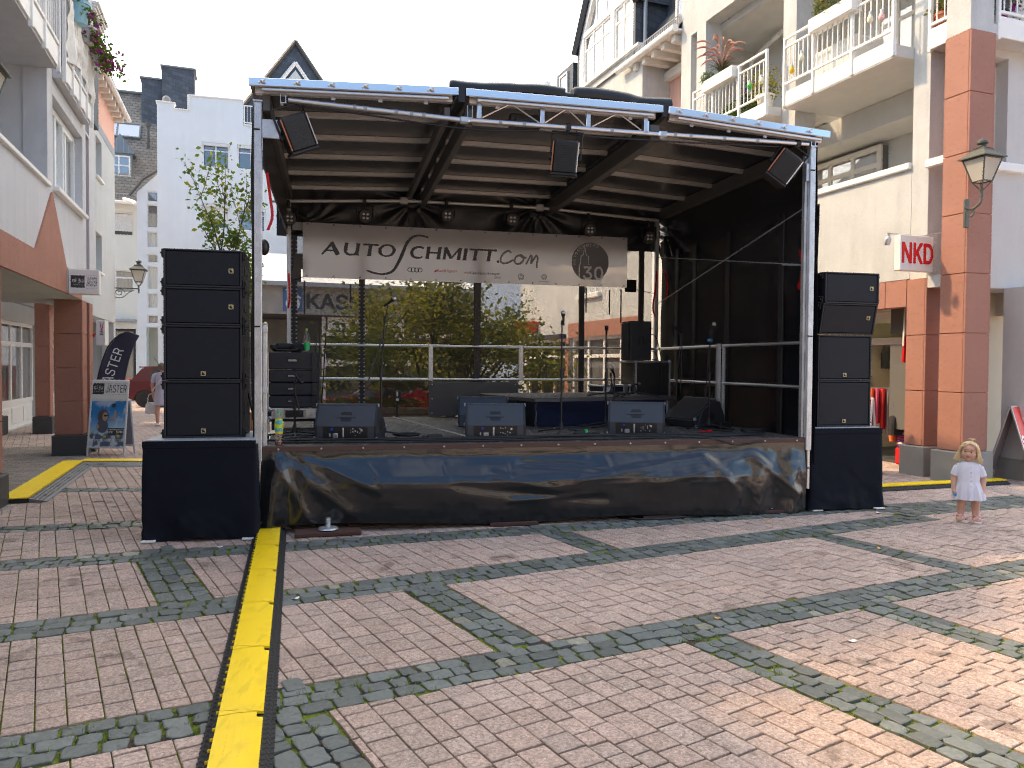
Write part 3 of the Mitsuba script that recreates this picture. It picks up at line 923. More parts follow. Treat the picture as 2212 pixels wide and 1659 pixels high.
# loggia: wall angled in plan with a window, and a beam
part(RB, "beam", bx(tw + 1.0, 11.64, 9.02, 14.5, 5.95, 6.39), "m_wall_r_in", M=S)
window(RB, wall_frame(S, "R", 11.45, 13.95, 4.62), 2.7, 1.24, (1.0, 0.9, 0.9, 0.9), (2.9, 1), 0.1, "room", 0.09, "m_frame_cream", False)
window(RB, wall_frame(S, "F", 11.0, 8.95, 4.62).copy() @ frame((0, -0.02, 0), 0), 0.6, 1.3, (1,), (1,), 0.07, "grey", 0.05, "m_frame_cream", False)
# balcony of the second floor, with its apron, rail, planter and bulbs
bal_x = tw - 0.33
for s0, s1 in ((9.08, 11.63), (12.05, 14.58)):
    part(RB, "balcony_apron", rb(bal_x - 0.03, bal_x + 0.0, s0, s1, 6.42, 6.68, 0.005), "m_white", M=S)
    r = railing(RB, (bal_x - 0.03, s0 + 0.02), (bal_x - 0.03, s1 - 0.02), 6.80, 7.66, S, 0.118, posts=(0.86, 1.75))
window(RB, wall_frame(S, "R", 11.6, 11.55, 6.6), 0.95, 2.2, (1, 1), (2.4, 1), 0.09, "room", 0.07, "m_frame_cream", False)
part(RB, "window_blind", bx(11.55, 11.63, 9.2, 10.55, 6.62, 8.7), "m_glass_dark", M=S)
window(RB, wall_frame(S, "R", 11.6, 13.2, 6.6), 1.3, 2.25, (1, 1), (1, 0.5, 0.7), 0.09, "grey", 0.06, "m_frame_cream", False)
part(RB, "rain_pipe", cat(path(spline([(11.4, 15.1, 6.7), (11.4, 15.1, 8.6), (11.4, 14.9, 8.85), (11.3, 13.9, 9.0)], 5), 0.05, 10)), "m_white", M=S, smooth=40)
# upper corner towards the shop side
part(RB, "wall", xz(sbox(10.30, 2.86, 17.5, 12.5).difference(sbox(10.35, 4.62, 10.95, 6.3)), 8.36, 8.7), "m_wall_r_in", M=S)
part(RB, "corner_slab", bx(tw - 0.02, 11.6, 8.04, 8.75, 6.42, 6.58), "m_wall_r_in", M=S)
window(RB, wall_frame(S, "F", 10.35, 8.55, 4.64), 0.6, 1.6, (1,), (1, 1), 0.06, "grey", 0.06, "m_frame_cream", False)
part(RB, "sill", cat(rb(10.22, 11.3, 8.27, 8.40, 4.60, 4.73, 0.01), rb(tw - 0.06, tw + 0.02, 8.42, 8.78, 4.66, 4.78, 0.01)), "m_white", M=S)
railing(RB, (tw - 0.05, 8.1), (tw - 0.05, 8.75), 6.75, 7.7, S, 0.13, mid=False)
railing(RB, (10.3, 8.05), (11.2, 8.05), 6.75, 7.7, S, 0.13, mid=False)
part(RB, "balcony_apron", rb(tw - 0.08, tw - 0.05, 8.1, 8.75, 6.40, 6.7, 0.005), "m_white", M=S)
part(RB, "balcony_apron", rb(10.3, 11.2, 8.02, 8.05, 6.40, 6.7, 0.005), "m_white", M=S)
part(RB, "column", bx(9.76, 10.21, 8.03, 8.42, 6.44, 12.5), "m_wall_r", M=S)
# sandstone pillars, the shop beam
stone_pillar(RB, S, 9.72, 10.2, 7.98, 8.40, 0.46, (0.46, 1.30, 2.15, 3.0, 3.85, 4.70, 5.55, 6.42))
stone_pillar(RB, S, tw - 0.01, 10.3, 8.74, 9.10, 0.46, (0.46, 1.30, 2.15, 3.02), 0.05)
stone_pillar(RB, S, tw - 0.01, 10.3, 12.0, 12.38, 0.46, (0.46, 1.30, 2.15, 3.02), 0.05)
part(RB, "beam_core", bx(tw + 0.02, 10.28, 9.1, 12.0, 2.62, 3.0), "m_stone", M=S)
for i in range(7):
    s0 = 9.11 + i * 0.415
    part(RB, "beam_slab", rb(tw - 0.008, tw + 0.018, s0 + 0.004, s0 + 0.41, 2.60, 3.02, 0.003), "m_stone", M=S)
part(RB, "soffit", bx(9.9, 13.0, 8.4, 12.4, 2.87, 2.97), "m_wall_r_in", M=S)
part(RB, "wall", bx(9.84, 10.2, 8.42, 8.73, 2.86, 3.04), "m_wall_r", M=S)
# shop window, interior behind the arcade
part(RB, "wall", cat(bx(10.95, 11.6, 7.98, 8.35, 0.3, 2.86), bx(10.95, 11.6, 8.35, 9.0, -0.02, 0.25)), "m_wall_r_in", M=S)
part(RB, "plinth", rb(10.9, 11.65, 7.93, 8.40, -0.01, 0.30, 0.01), "m_concrete", M=S)
window(RB, wall_frame(S, "F", 10.32, 8.95, 0.62), 0.62, 1.42, (1,), (1,), 0.05, "room", 0.05, "m_white", False)
window(RB, wall_frame(S, "F", 10.32, 8.95, 2.2), 0.62, 0.55, (1,), (1,), 0.05, "room", 0.05, "m_white", False)
part(RB, "shop_panel", cat(bx(10.3, 10.96, 8.93, 8.94, 0.05, 0.36), bx(10.3, 10.96, 8.931, 8.941, 0.45, 0.62)), "m_red", M=S)
part(RB, "shop_panel", bx(10.3, 10.96, 8.935, 8.945, 0.02, 0.63), "m_white", M=S)
part(RB, "shop_panel", bx(10.3, 10.96, 8.94, 8.96, 2.05, 2.2), "m_white", M=S)
part(RB, "lettering", place(text("com", 0.07, 0.003), S[:3, :3] @ [10.5, 8.925, 2.45], S[:3, 0], S[:3, 2], -S[:3, 1]), "m_white")
# shop interior: shelves and clothes seen between the speaker stack and the pillar
shop_M = S
part(RB, "shop_front", cat(bx(10.75, 10.8, 9.1, 12.0, 2.05, 2.17), bx(10.75, 10.8, 9.1, 12.0, 2.52, 2.62), bx(10.74, 10.82, 9.55, 9.61, 0, 2.6)), "m_white", M=S)
part(RB, "shop_transom", bx(10.77, 10.775, 9.1, 12.0, 2.17, 2.52), "m_pane", M=S)
part(RB, "shop_room", cat(bx(13.4, 13.42, 8.6, 12.4, 0, 2.86), bx(10.8, 13.4, 12.2, 12.22, 0, 2.86), bx(10.8, 13.4, 9.02, 9.04, 0, 2.86)), "m_cream", M=S)
part(RB, "shop_floor", bx(10.75, 13.4, 9.02, 12.3, -0.01, 0.012), "m_dark_base", M=S)
for i in range(5):
    part(RB, "shelf", cat(bx(12.9, 13.4, 9.1, 12.2, 0.55 + 0.48 * i, 0.58 + 0.48 * i), *[bx(12.9, 12.95, y_, y_ + 0.05, 0, 2.7) for y_ in (9.3, 10.2, 11.1, 12.0)]), "m_dark_base", M=S)
scene["shop_lamp"] = {"type": "disk", "to_world": mi.ScalarTransform4f(S.tolist()) @ T4().translate([11.3, 10.2, 2.8]) @ T4().rotate([1, 0, 0], 180) @ T4().scale(0.11), "emitter": {"type": "area", "radiance": rgb((16.0, 13.0, 9.0))}}
labels["shop_lamp"] = {"label": "small round lit ceiling lamp inside the shop on the right", "category": "lamp"}
# upper storey beyond: pink recess, white pier, eaves and gutter
part(RB, "wall", cat(bx(10.62, 10.9, 15.5, 17.45, 2.5, 9.6)), "m_wall_pink", M=S)
part(RB, "cornice", cat(rb(10.45, 10.66, 15.6, 17.4, 9.0, 9.22, 0.01)), "m_white_rough", M=S)
for i in range(9):
    part(RB, "trim_tile", rb(10.58, 10.625, 15.45 + i * 0.2, 15.64 + i * 0.2, 7.15, 7.33, 0.006), "m_lead", M=S)
window(RB, wall_frame(S, "R", 10.60, 16.35, 5.6), 0.75, 1.35, (1,), (1,), 0.05, "shutter", 0.04, "m_frame_cream", False)
part(RB, "pier", bx(tw - 0.03, tw + 1.05, 17.4, 21.8, 4.72, 9.86), "m_wall_r", M=S)
for i in range(5):
    s0 = 15.75 + i * 0.46
    part(RB, "rafter", rb(tw - 0.12, 10.62, s0, s0 + 0.16, 9.28, 9.45, 0.008), "m_white_rough", M=S)
part(RB, "eave_board", bx(tw - 0.20, 10.7, 15.56, 18.0, 9.46, 9.50), "m_white_rough", M=S)
g_ = np.linspace(0, 2 * np.pi, 17)[:-1]
part(RB, "gutter", cat(tube((tw - 0.22, 15.56, 9.50), (tw - 0.22, 18.42, 9.50), 0.085, 16), *[tube((tw - 0.22, s_, 9.50), (tw - 0.22, s_ + 0.03, 9.50), 0.09, 16) for s_ in (16.2, 16.9, 17.6)]), "m_white", M=S, smooth=40)
part(RB, "snow_guard", cat(tube((tw - 0.10, 15.56, 9.82), (tw - 0.10, 18.2, 9.82), 0.016, 6), tube((tw - 0.10, 15.56, 9.62), (tw - 0.10, 18.2, 9.62), 0.010, 6), *[tube((tw - 0.10, s_, 9.56), (tw - 0.10, s_, 9.82), 0.008, 5) for s_ in np.arange(15.6, 18.2, 0.085)]), "m_lead", M=S)
part(RB, "roof", tri([(tw - 0.15, 15.56, 9.52), (tw - 0.15, 18.1, 9.52), (tw + 3.0, 18.1, 13.6), (tw + 3.0, 15.56, 13.6)], [(0, 3, 2, 1)]), "m_slate", M=S)
# slate-hung cheek and gabled dormer front with tall windows
dg = Polygon([(17.92, 9.86), (21.25, 9.86), (21.25, 11.35), (19.58, 13.9), (17.92, 11.35)])
holes = [q4(18.02, 18.42, 10.05, 11.35), q4(18.52, 18.92, 10.05, 11.35), q4(19.25, 19.75, 10.05, 11.35), q4(19.85, 20.35, 10.05, 11.35), q4(20.45, 20.85, 10.05, 11.35)]
part(RB, "dormer_front", face(dg.difference(unary_union([q4(18.06, 19.02, 10.0, 11.42), q4(19.22, 20.98, 10.0, 11.42), Polygon([(18.3, 11.55), (20.9, 11.55), (19.6, 13.4)])])), tw - 0.02, tw + 0.12), "m_white", M=S)
window(RB, wall_frame(S, "R", tw + 0.02, 19.02, 10.0), 0.96, 1.42, (1, 1), (2.6, 1), 0.05, "curtain", 0.06, "m_white", False)
window(RB, wall_frame(S, "R", tw + 0.02, 20.98, 10.0), 1.76, 1.42, (1, 1, 1), (2.6, 1), 0.05, "curtain", 0.06, "m_white", False)
part(RB, "gable_pane", yz([(18.32, 11.56), (20.88, 11.56), (19.6, 13.38)], tw + 0.05, tw + 0.056), "m_pane", M=S)
part(RB, "gable_curtain", yz([(18.3, 11.55), (20.9, 11.55), (19.6, 13.4)], tw + 0.13, tw + 0.15), "m_curtain", M=S)
part(RB, "gable_bar", cat(*[bx(tw + 0.03, tw + 0.09, s_, s_ + 0.06, 11.5, z_) for s_, z_ in ((19.0, 12.5), (19.57, 13.3), (20.2, 12.5))]), "m_white", M=S)
part(RB, "dormer_ledge", rb(tw - 0.12, tw + 0.02, 17.5, 21.6, 9.87, 9.95, 0.01), "m_white_rough", M=S)
part(RB, "dormer_cheek", bx(tw - 0.03, tw + 2.6, 17.80, 17.92, 9.52, 13.0), "m_slate", M=S)
part(RB, "dormer_cheek", bx(tw - 0.03, tw + 2.6, 21.25, 21.37, 9.52, 12.0), "m_slate", M=S)
part(RB, "verge", cat(tube((tw - 0.1, 21.45, 11.1), (tw - 0.1, 19.58, 14.05), 0.10, 4), tube((tw - 0.1, 17.7, 11.1), (tw - 0.1, 19.58, 14.05), 0.10, 4)), "m_dark_base", M=S)
part(RB, "dormer_roof", tri([(tw - 0.15, 21.5, 11.1), (tw + 3, 21.5, 11.1), (tw + 3, 19.58, 14.1), (tw - 0.15, 19.58, 14.1), (tw - 0.15, 17.66, 11.1), (tw + 3, 17.66, 11.1)], [(0, 1, 2, 3), (3, 2, 5, 4)]), "m_slate", M=S)
part(RB, "slate_wall", bx(tw + 0.9, tw + 1.1, 15.3, 17.82, 9.5, 13.0), "m_slate", M=S)
part(RB, "rain_pipe", cat(path(spline([(tw + 0.2, 17.7, 12.9), (tw + 0.2, 17.7, 9.95), (tw + 0.05, 17.66, 9.75)], 5), 0.055, 10)), "m_lead", M=S, smooth=40)
window(RB, wall_frame(S, "R", tw + 0.3, 16.4, 9.75), 0.9, 2.6, (1, 1), (3, 1), 0.07, "grey", 0.05, "m_white", False)
# lower slate dormer and the long rear facade seen through the net
part(RB, "slate_wall", bx(tw + 0.0, tw + 0.9, 21.75, 23.0, 9.6, 11.0), "m_slate", M=S)
window(RB, wall_frame(S, "R", tw - 0.06, 22.7, 9.75), 0.62, 1.1, (1,), (1,), 0.06, "grey", 0.05, "m_white", False)
low = q4(12.4, 26.2, 0.0, 9.6).difference(unary_union([q4(17.5, 21.9, 0.35, 2.75), q4(22.1, 25.6, 0.35, 2.5), q4(19.8, 21.2, 3.75, 4.9)]))
part(RB, "wall", face(low.difference(q4(12.4, 21.8, 2.6, 9.7)), tw + 0.02, tw + 0.34), "m_wall_r", M=S)
part(RB, "wall", face(q4(17.9, 21.8, 2.6, 4.72).difference(unary_union([q4(17.5, 21.9, 0.35, 2.75), q4(19.8, 21.2, 3.75, 4.73)])), tw + 0.02, tw + 0.34), "m_wall_r", M=S)
part(RB, "shop_beam", cat(rb(tw - 0.03, tw + 0.015, 17.5, 21.9, 2.5, 2.95, 0.005), rb(tw - 0.03, tw + 0.015, 21.85, 22.12, 0.0, 2.5, 0.005), rb(tw - 0.03, tw + 0.015, 17.35, 17.5, 0.0, 2.95, 0.005)), "m_stone", M=S)
part(RB, "awning_box", rb(tw - 0.2, tw + 0.015, 22.15, 25.6, 2.5, 2.64, 0.01), "m_flag", M=S)
window(RB, wall_frame(S, "R", tw + 0.1, 21.8, 0.4), 4.25, 2.1, (1, 1, 1, 1), (3, 1), 0.09, "grey", 0.10, "m_white", False, split=False)
window(RB, wall_frame(S, "R", tw + 0.1, 25.55, 0.4), 3.4, 2.1, (1, 1, 1), (3, 1), 0.09, "room", 0.10, "m_white", False, split=False)
part(RB, "sill", rb(tw - 0.1, tw + 0.02, 19.7, 21.3, 3.63, 3.76, 0.01), "m_white", M=S)
window(RB, wall_frame(S, "R", tw + 0.12, 21.2, 3.77), 1.4, 1.1, (1, 1, 1), (1,), 0.06, "curtain", 0.05, "m_white", False, split=False)
part(RB, "shop_sign", rb(tw - 0.8, tw - 0.0, 24.5, 24.62, 2.75, 3.15, 0.01), "m_red", M=S)
part(RB, "wall", bx(tw + 0.3, 18.0, 25.9, 26.2, 0, 9.6), "m_wall_r_in", M=S)
part(RB, "roof", tri([(tw - 0.1, 18.1, 9.62), (tw - 0.1, 26.4, 9.62), (tw + 4, 26.4, 13.2), (tw + 4, 18.1, 13.2)], [(0, 3, 2, 1)]), "m_slate", M=S)

# hanging shop sign with its two spotlights
kn = thing("shop_sign", "white square hanging shop sign with red letters NKD beside the tall sandstone pillar", "sign")
part(kn, "box", rb(9.16, 9.80, 8.60, 8.72, 3.08, 3.60, 0.008), "m_white", M=S)
part(kn, "lettering", place(text("NKD", 0.29, 0.012, True, sx=0.74), S[:3, :3] @ [9.485, 8.60, 3.195], S[:3, 0], S[:3, 2], -S[:3, 1]), "m_red")
part(kn, "bracket", cat(*[rb(9.8, 9.9, 8.63, 8.69, z_, z_ + 0.06, 0.006) for z_ in (3.1, 3.3, 3.48)], tube((9.6, 8.66, 3.6), (9.98, 8.60, 3.68), 0.012, 6), tube((9.5, 8.66, 3.6), (9.0, 8.7, 3.62), 0.01, 6)), "m_galv", M=S)
for x_, y_, z_ in ((10.0, 8.5, 3.60), (8.98, 8.68, 3.52)):
    part(kn, "spotlight", rot(lathe([(0.03, 0), (0.045, 0.02), (0.045, 0.10), (0.03, 0.12), (0.02, 0.13), (0.02, 0.16)], 12), 0.25, (1, 0, 0)), "m_galv", M=S @ frame((x_, y_, z_ - 0.08), 0), smooth=40)
# lantern on the corner pillar
la = cat(path(spline([(0, 0, 0.02), (0, 0.0, -0.12), (-0.01, 0.02, -0.2), (-0.03, 0.12, -0.26), (-0.06, 0.2, -0.22)], 6), 0.018, 8), lathe([(0.0, 0.02), (0.03, 0.01), (0.03, -0.02), (0.018, -0.04), (0.022, -0.1)], 10), path(spline([(-0.05, 0.21, -0.22), (-0.04, 0.14, -0.36), (-0.02, 0.09, -0.30), (-0.05, 0.16, -0.24)], 6), 0.013, 6), mv(rb(-0.06, 0.02, 0.19, 0.235, -0.5, -0.1, 0.01), 0, 0, 0))
lantern("wall_lantern", "dark green wall lantern with milky panes on the tall sandstone pillar", S @ frame((9.68, 7.74, 4.12), 0), la)

# hanging red and white sale flag and clothes in the shop
kf = thing("sale_sign", "red and white hanging sign lettered Pi in the shop entrance", "sign")
part(kf, "sheet", xz([(0, 0.25), (0.05, 0.95), (0.38, 0.95), (0.38, 0.05)], -0.012, 0.012), "m_white", M=S @ frame((10.12, 9.42, 1.75), 0.25))
part(kf, "red_band", cat(xz([(-0.005, 0.0), (0.04, 0.42), (0.385, 0.34), (0.385, -0.08)], -0.015, 0.015)), "m_red", M=S @ frame((10.12, 9.42, 1.75), 0.25))
Mk = S @ frame((10.12, 9.42, 1.75), 0.25)
part(kf, "lettering", place(text("Pi", 0.13, 0.003), Mk[:3, 3] + Mk[:3, :3] @ [0.19, -0.016, 0.1], Mk[:3, 0], Mk[:3, 2], -Mk[:3, 1]), "m_white")


def garment(w, h, d, seed):
    r = np.random.default_rng(seed)
    zs = np.linspace(0, -h, 7)
    rings = []
    for i, z in enumerate(zs):
        a = np.linspace(0, 2 * np.pi, 19)[:-1]
        ww = w * (0.55 + 0.45 * min(1, i / 1.5)) * (1 + 0.05 * r.random())
        rings.append(np.stack([ww / 2 * np.cos(a), d / 2 * np.sin(a) * (1 + 0.4 * np.sin(5 * a + seed)), np.full_like(a, z)], 1))
    return loft(rings)


kr = thing("clothes_rack", "metal clothes rack full of coloured garments in the shop entrance", "clothes rack")
part(kr, "rail", cat(tube((10.62, 10.85, 1.28), (11.55, 10.25, 1.28), 0.015, 8), tube((10.62, 10.85, 0), (10.62, 10.85, 1.28), 0.015, 8), tube((11.55, 10.25, 0), (11.55, 10.25, 1.28), 0.015, 8)), "m_silver", M=S)
cols = ["m_cloth_black", "m_cloth_red", "m_cloth_orange", "m_cloth_pink", "m_cloth_red", "m_cloth_grey", "m_cloth_black", "m_turq", "m_cloth_pink", "m_cloth_red", "m_cloth_black", "m_cloth_orange"]
for i, c in enumerate(cols):
    f_ = (i + 0.5) / len(cols)
    nm = {"m_cloth_black": "black", "m_cloth_red": "red", "m_cloth_orange": "orange", "m_cloth_pink": "pink", "m_cloth_grey": "grey", "m_turq": "turquoise"}
    nth = ("first", "second", "third")[cols[:i].count(c)] + " " if cols.count(c) > 1 else ""
    solo("garment", garment(0.36, 0.62 + 0.1 * (i % 3), 0.07, i), c, f"{nth}{nm[c]} top from the left on the shop entrance rack" if nth else f"{nm[c]} top hanging on the shop entrance rack", "garment", M=S @ frame((10.62 + 0.93 * f_, 10.85 - 0.6 * f_, 1.27), 0.75), smooth=50, group="garments on the shop rack")
solo("garment", garment(0.34, 0.42, 0.1, 31), "m_cloth_black", "dark top displayed high on the shop shelf wall", "garment", M=S @ frame((11.75, 11.3, 2.05), 0.2), smooth=50)
solo("tote_bag", cat(garment(0.42, 0.46, 0.14, 40), path(spline([(-0.1, 0, 0), (-0.08, 0, 0.22), (0.08, 0, 0.22), (0.1, 0, 0)], 5), 0.012, 6)), "m_cloth_orange", "large orange bag standing low in the shop entrance", "bag", M=S @ frame((10.66, 10.0, 0.86), 0.3), smooth=50)
solo("handbag", cat(garment(0.30, 0.34, 0.16, 41), path(spline([(-0.08, 0, 0), (-0.07, 0, 0.3), (0.07, 0, 0.3), (0.08, 0, 0)], 5), 0.012, 6)), "m_cloth_black", "black handbag hanging in front of the orange bag", "bag", M=S @ frame((10.42, 9.80, 0.86), 0.3), smooth=50)
kt = thing("towel_stack", "stack of folded purple and cream towels on a red crate", "towel stack")
part(kt, "crate", rb(10.52, 10.88, 9.56, 9.92, 0.02, 0.30, 0.02), "m_red", M=S)
for i in range(8):
    part(kt, "towel", rb(10.53, 10.87, 9.57, 9.91, 0.305 + i * 0.045, 0.347 + i * 0.045, 0.018), ("m_purple", "m_cream", "m_purple", "m_cloth_pink")[i % 4], M=S)


def aboard(label, M, w, h, frame_mat, sheet_mat, header=None, lean=0.22, spread=0.55):
    """Two hinged panels on legs; x across, faces -y."""
    k = thing("pavement_sign", label, "pavement sign")
    for side in (1, -1):
        A = np.eye(4)
        A[:3, :3] = trimesh.transformations.rotation_matrix(-lean * side, (1, 0, 0))[:3, :3]
        Wm = M @ frame((0, -spread / 2 * side, 0), 0) @ A
        fr = [rb(-w / 2, -w / 2 + 0.03, -0.012, 0.012, 0.0, h, 0.005), rb(w / 2 - 0.03, w / 2, -0.012, 0.012, 0.0, h, 0.005), rb(-w / 2 + 0.03, w / 2 - 0.03, -0.012, 0.012, h - 0.03, h, 0.005), rb(-w / 2 + 0.03, w / 2 - 0.03, -0.012, 0.012, 0.14, 0.17, 0.005)]
        f = part(k, "frame", cat(fr), frame_mat, M=Wm)
        sh = tri([(-w / 2 + 0.028, -0.006 * side, 0.165), (w / 2 - 0.028, -0.006 * side, 0.165), (w / 2 - 0.028, -0.006 * side, h - 0.028), (-w / 2 + 0.028, -0.006 * side, h - 0.028)], [(0, 1, 2, 3)])
        part(f, "poster", sh, sheet_mat if side == 1 else "m_cloth_grey", M=Wm, uv=np.array([(0, 0), (1, 0), (1, 1), (0, 1.0)]))
        if side == 1:
            front = Wm
    return k, front


kA, Wa = aboard("red and white pavement sign in an aluminium frame at the right edge", S @ frame((10.80, 8.02, 0), 0.44), 0.62, 1.15, "m_silver", "m_red", lean=0.27, spread=0.62)
part(kA, "lettering", place(text("S", 0.2, 0.002, True), Wa[:3, 3] + Wa[:3, :3] @ [-0.17, -0.009, 0.5], Wa[:3, 0], Wa[:3, 2], -Wa[:3, 1]), "m_white")
kB, Wb = aboard("narrow white pavement sign behind the right speaker table", S @ frame((9.25, 9.5, 0), -1.1), 0.55, 1.2, "m_white", "m_red", lean=0.2, spread=0.5)

# ---------------------------------------------------------------- the arcade building on the left
LB = thing("left_building", "grey rendered building on the left with a sandstone arcade, balconies and petunias", "building")
tl = -2.5


def fl(poly, depth=0.3, x=tl):
    return yz(poly, x - depth, x)


white = Polygon([(-9, 3.14), (11.76, 3.14), (12.78, 4.11), (13.75, 3.14), (16.5, 3.14), (16.5, 5.80), (-9, 5.80)])
white = white.difference(unary_union([q4(6.6, 12.6, 4.2, 5.81), q4(12.95, 15.30, 4.22, 5.58), q4(15.62, 15.95, 3.1, 5.75), q4(1.5, 6.0, 4.2, 5.6)]))
part(LB, "wall", fl(white), "m_wall_l", M=S)
peak = unary_union([q4(-9, 13.85, 2.73, 3.14), Polygon([(11.76, 3.135), (12.78, 4.11), (13.75, 3.135)]), q4(13.85, 15.2, 2.73, 3.12)])
part(LB, "beam_core", fl(peak.buffer(-0.01), 0.28, tl - 0.002), "m_stone", M=S)
cuts = list(np.arange(-9, 13.9, 0.36)) + [13.9]
for a, b in zip(cuts[:-1], cuts[1:]):
    if b < 7.5:
        continue
    pc = peak.intersection(q4(a + 0.003, b - 0.003, 2.7, 4.2))
    if pc.area > 0.01:
        part(LB, "beam_slab", yz(pc, tl - 0.0, tl + 0.03), "m_stone", M=S)
part(LB, "beam_slab", cat(yz(q4(-9, 7.5, 2.73, 3.14), tl, tl + 0.03)), "m_stone", M=S)
part(LB, "soffit", bx(-5.0, tl - 0.02, -9, 16.4, 2.735, 2.80), "m_wall_grey", M=S)
part(LB, "ledge", rb(tl - 0.35, tl + 0.05, 6.6, 12.62, 4.15, 4.215, 0.01), "m_white", M=S)
# loggia: end wall, back wall, floor slab above
part(LB, "wall", cat(bx(-4.4, tl - 0.02, 12.62, 12.93, 3.2, 8.6), bx(-4.5, -4.3, 6.5, 12.6, 3.2, 5.85), bx(-4.4, tl - 0.31, 6.3, 6.6, 3.2, 5.8)), "m_wall_l", M=S)
part(LB, "slab", bx(-4.4, tl + 0.12, 6.6, 12.6, 5.83, 6.0), "m_wall_l", M=S)
part(LB, "balcony_apron", rb(tl + 0.12, tl + 0.15, 6.6, 12.6, 5.86, 6.14, 0.005), "m_white", M=S)
railing(LB, (tl + 0.15, 6.6), (tl + 0.15, 12.6), 6.16, 7.1, S, 0.13, posts=(0.8, 1.7, 2.6, 3.5, 4.4, 5.1), mid=False)
part(LB, "screen", tri([(tl + 0.05 + 0.015 * math.sin(3 * k_), 9.4 + 0.26 * (k_ // 2), (6.18, 7.2)[k_ % 2]) for k_ in range(25)], [(2 * k_, 2 * k_ + 2, 2 * k_ + 3, 2 * k_ + 1) for k_ in range(11)]), "m_wall_l", M=S)
# window bay, with its upper balcony hung with a pale cloth
window(LB, wall_frame(S, "L", tl - 0.12, 12.95, 4.26), 2.35, 1.30, (1, 1.05, 0.9), (1,), 0.09, "curtain", 0.10, "m_frame", False, split=True)
part(LB, "sill", rb(tl - 0.12, tl + 0.09, 12.93, 15.32, 4.16, 4.235, 0.01), "m_white", M=S)
part(LB, "open_sash", cat(*[rot(m_, 0.0, (0, 0, 1)) for m_ in (bx(tl - 0.16, tl - 0.10, 14.2, 14.26, 4.34, 5.46), bx(tl - 0.16, tl - 0.10, 14.2, 14.95, 5.40, 5.46))]), "m_frame", M=S)
part(LB, "balcony_apron", rb(tl + 0.12, tl + 0.15, 12.97, 15.30, 5.86, 6.14, 0.005), "m_white", M=S)
part(LB, "slab", bx(-4.4, tl + 0.12, 12.95, 15.32, 5.82, 6.0), "m_wall_l", M=S)
railing(LB, (tl + 0.15, 12.97), (tl + 0.15, 15.3), 6.16, 7.1, S, 0.13, posts=(0.6, 1.2, 1.8), mid=False)
part(LB, "wall", cat(bx(-4.4, -4.2, 12.9, 16.5, 3.2, 12.2), bx(-4.2, tl - 0.31, 16.2, 16.5, 2.8, 8.6), bx(tl - 0.3, tl, 15.32, 15.60, 5.8, 8.6), bx(tl - 0.3, tl, 15.98, 16.5, 5.8, 8.6), bx(tl - 0.3, tl, 12.60, 12.94, 5.8, 8.6)), "m_wall_l", M=S)
for a, b in ((3.15, 3.9), (3.9, 4.75), (4.75, 5.72)):
    part(LB, "slab_strip", rb(tl - 0.2, tl - 0.06, 15.66, 15.92, a + 0.004, b - 0.004, 0.003), "m_stone", M=S)
part(LB, "recess_back", bx(tl - 0.3, tl - 0.21, 15.6, 15.97, 3.1, 5.8), "m_wall_l", M=S)
# arcade pillars and the shop front behind them
stone_pillar(LB, S, -2.93, tl, 15.2, 15.62, 0.37, (0.37, 0.96, 1.55, 2.14, 2.74), 0.05, "m_dark_base")
stone_pillar(LB, S, -2.84, tl + 0.0, 15.9, 16.25, 0.37, (0.37, 0.96, 1.55, 2.14, 2.74), 0.05, "m_dark_base")
stone_pillar(LB, S, -2.93, tl, 9.80, 10.22, 0.37, (0.37, 0.96, 1.55, 2.14, 2.74), 0.05, "m_dark_base")
stone_pillar(LB, S, -4.25, -3.95, 20.0, 20.35, 0.4, (0.4, 1.2, 2.0, 3.0), 0.05, "m_dark_base")
part(LB, "rain_pipe", tube((-2.98, 15.66, 0.3), (-2.98, 15.66, 2.7), 0.05, 12), "m_wall_pink", M=S, smooth=40)
part(LB, "wall", yz(q4(-9, 30, -0.02, 3.3).difference(unary_union([q4(16.9 + 0 * 3, 19.6, 0.02, 2.62), q4(12.0, 16.2, 0.02, 2.62), q4(20.4, 23.6, 0.02, 2.62), q4(24.4, 26.4, 0.02, 2.62)])), -5.25, -5.0), "m_wall_grey", M=S)
for a, w_ in ((12.0, 4.2), (16.9, 2.7), (20.4, 3.2), (24.4, 2.0)):
    n_ = max(2, round(w_ / 1.05))
    window(LB, wall_frame(S, "L", -5.06, a, 0.62), w_, 2.0, (1,) * n_, (3, 1), 0.09, "grey", 0.11, "m_frame", False)
    part(LB, "panel", cat(bx(-5.12, -5.08, a, a + w_, 0.02, 0.62), *[rb(-5.085, -5.06, a + w_ / n_ * i_ + 0.1, a + w_ / n_ * (i_ + 1) - 0.1, 0.12, 0.52, 0.01) for i_ in range(n_)]), "m_frame", M=S)
for s_ in (16.4, 19.9, 23.9):
    part(LB, "plinth", rb(-5.01, -4.82, s_ - 0.28, s_ + 0.28, -0.01, 0.42, 0.01), "m_dark_base", M=S)
part(LB, "fascia", bx(-4.6, -4.5, 16.6, 24.5, 2.95, 3.25), "m_lead", M=S)
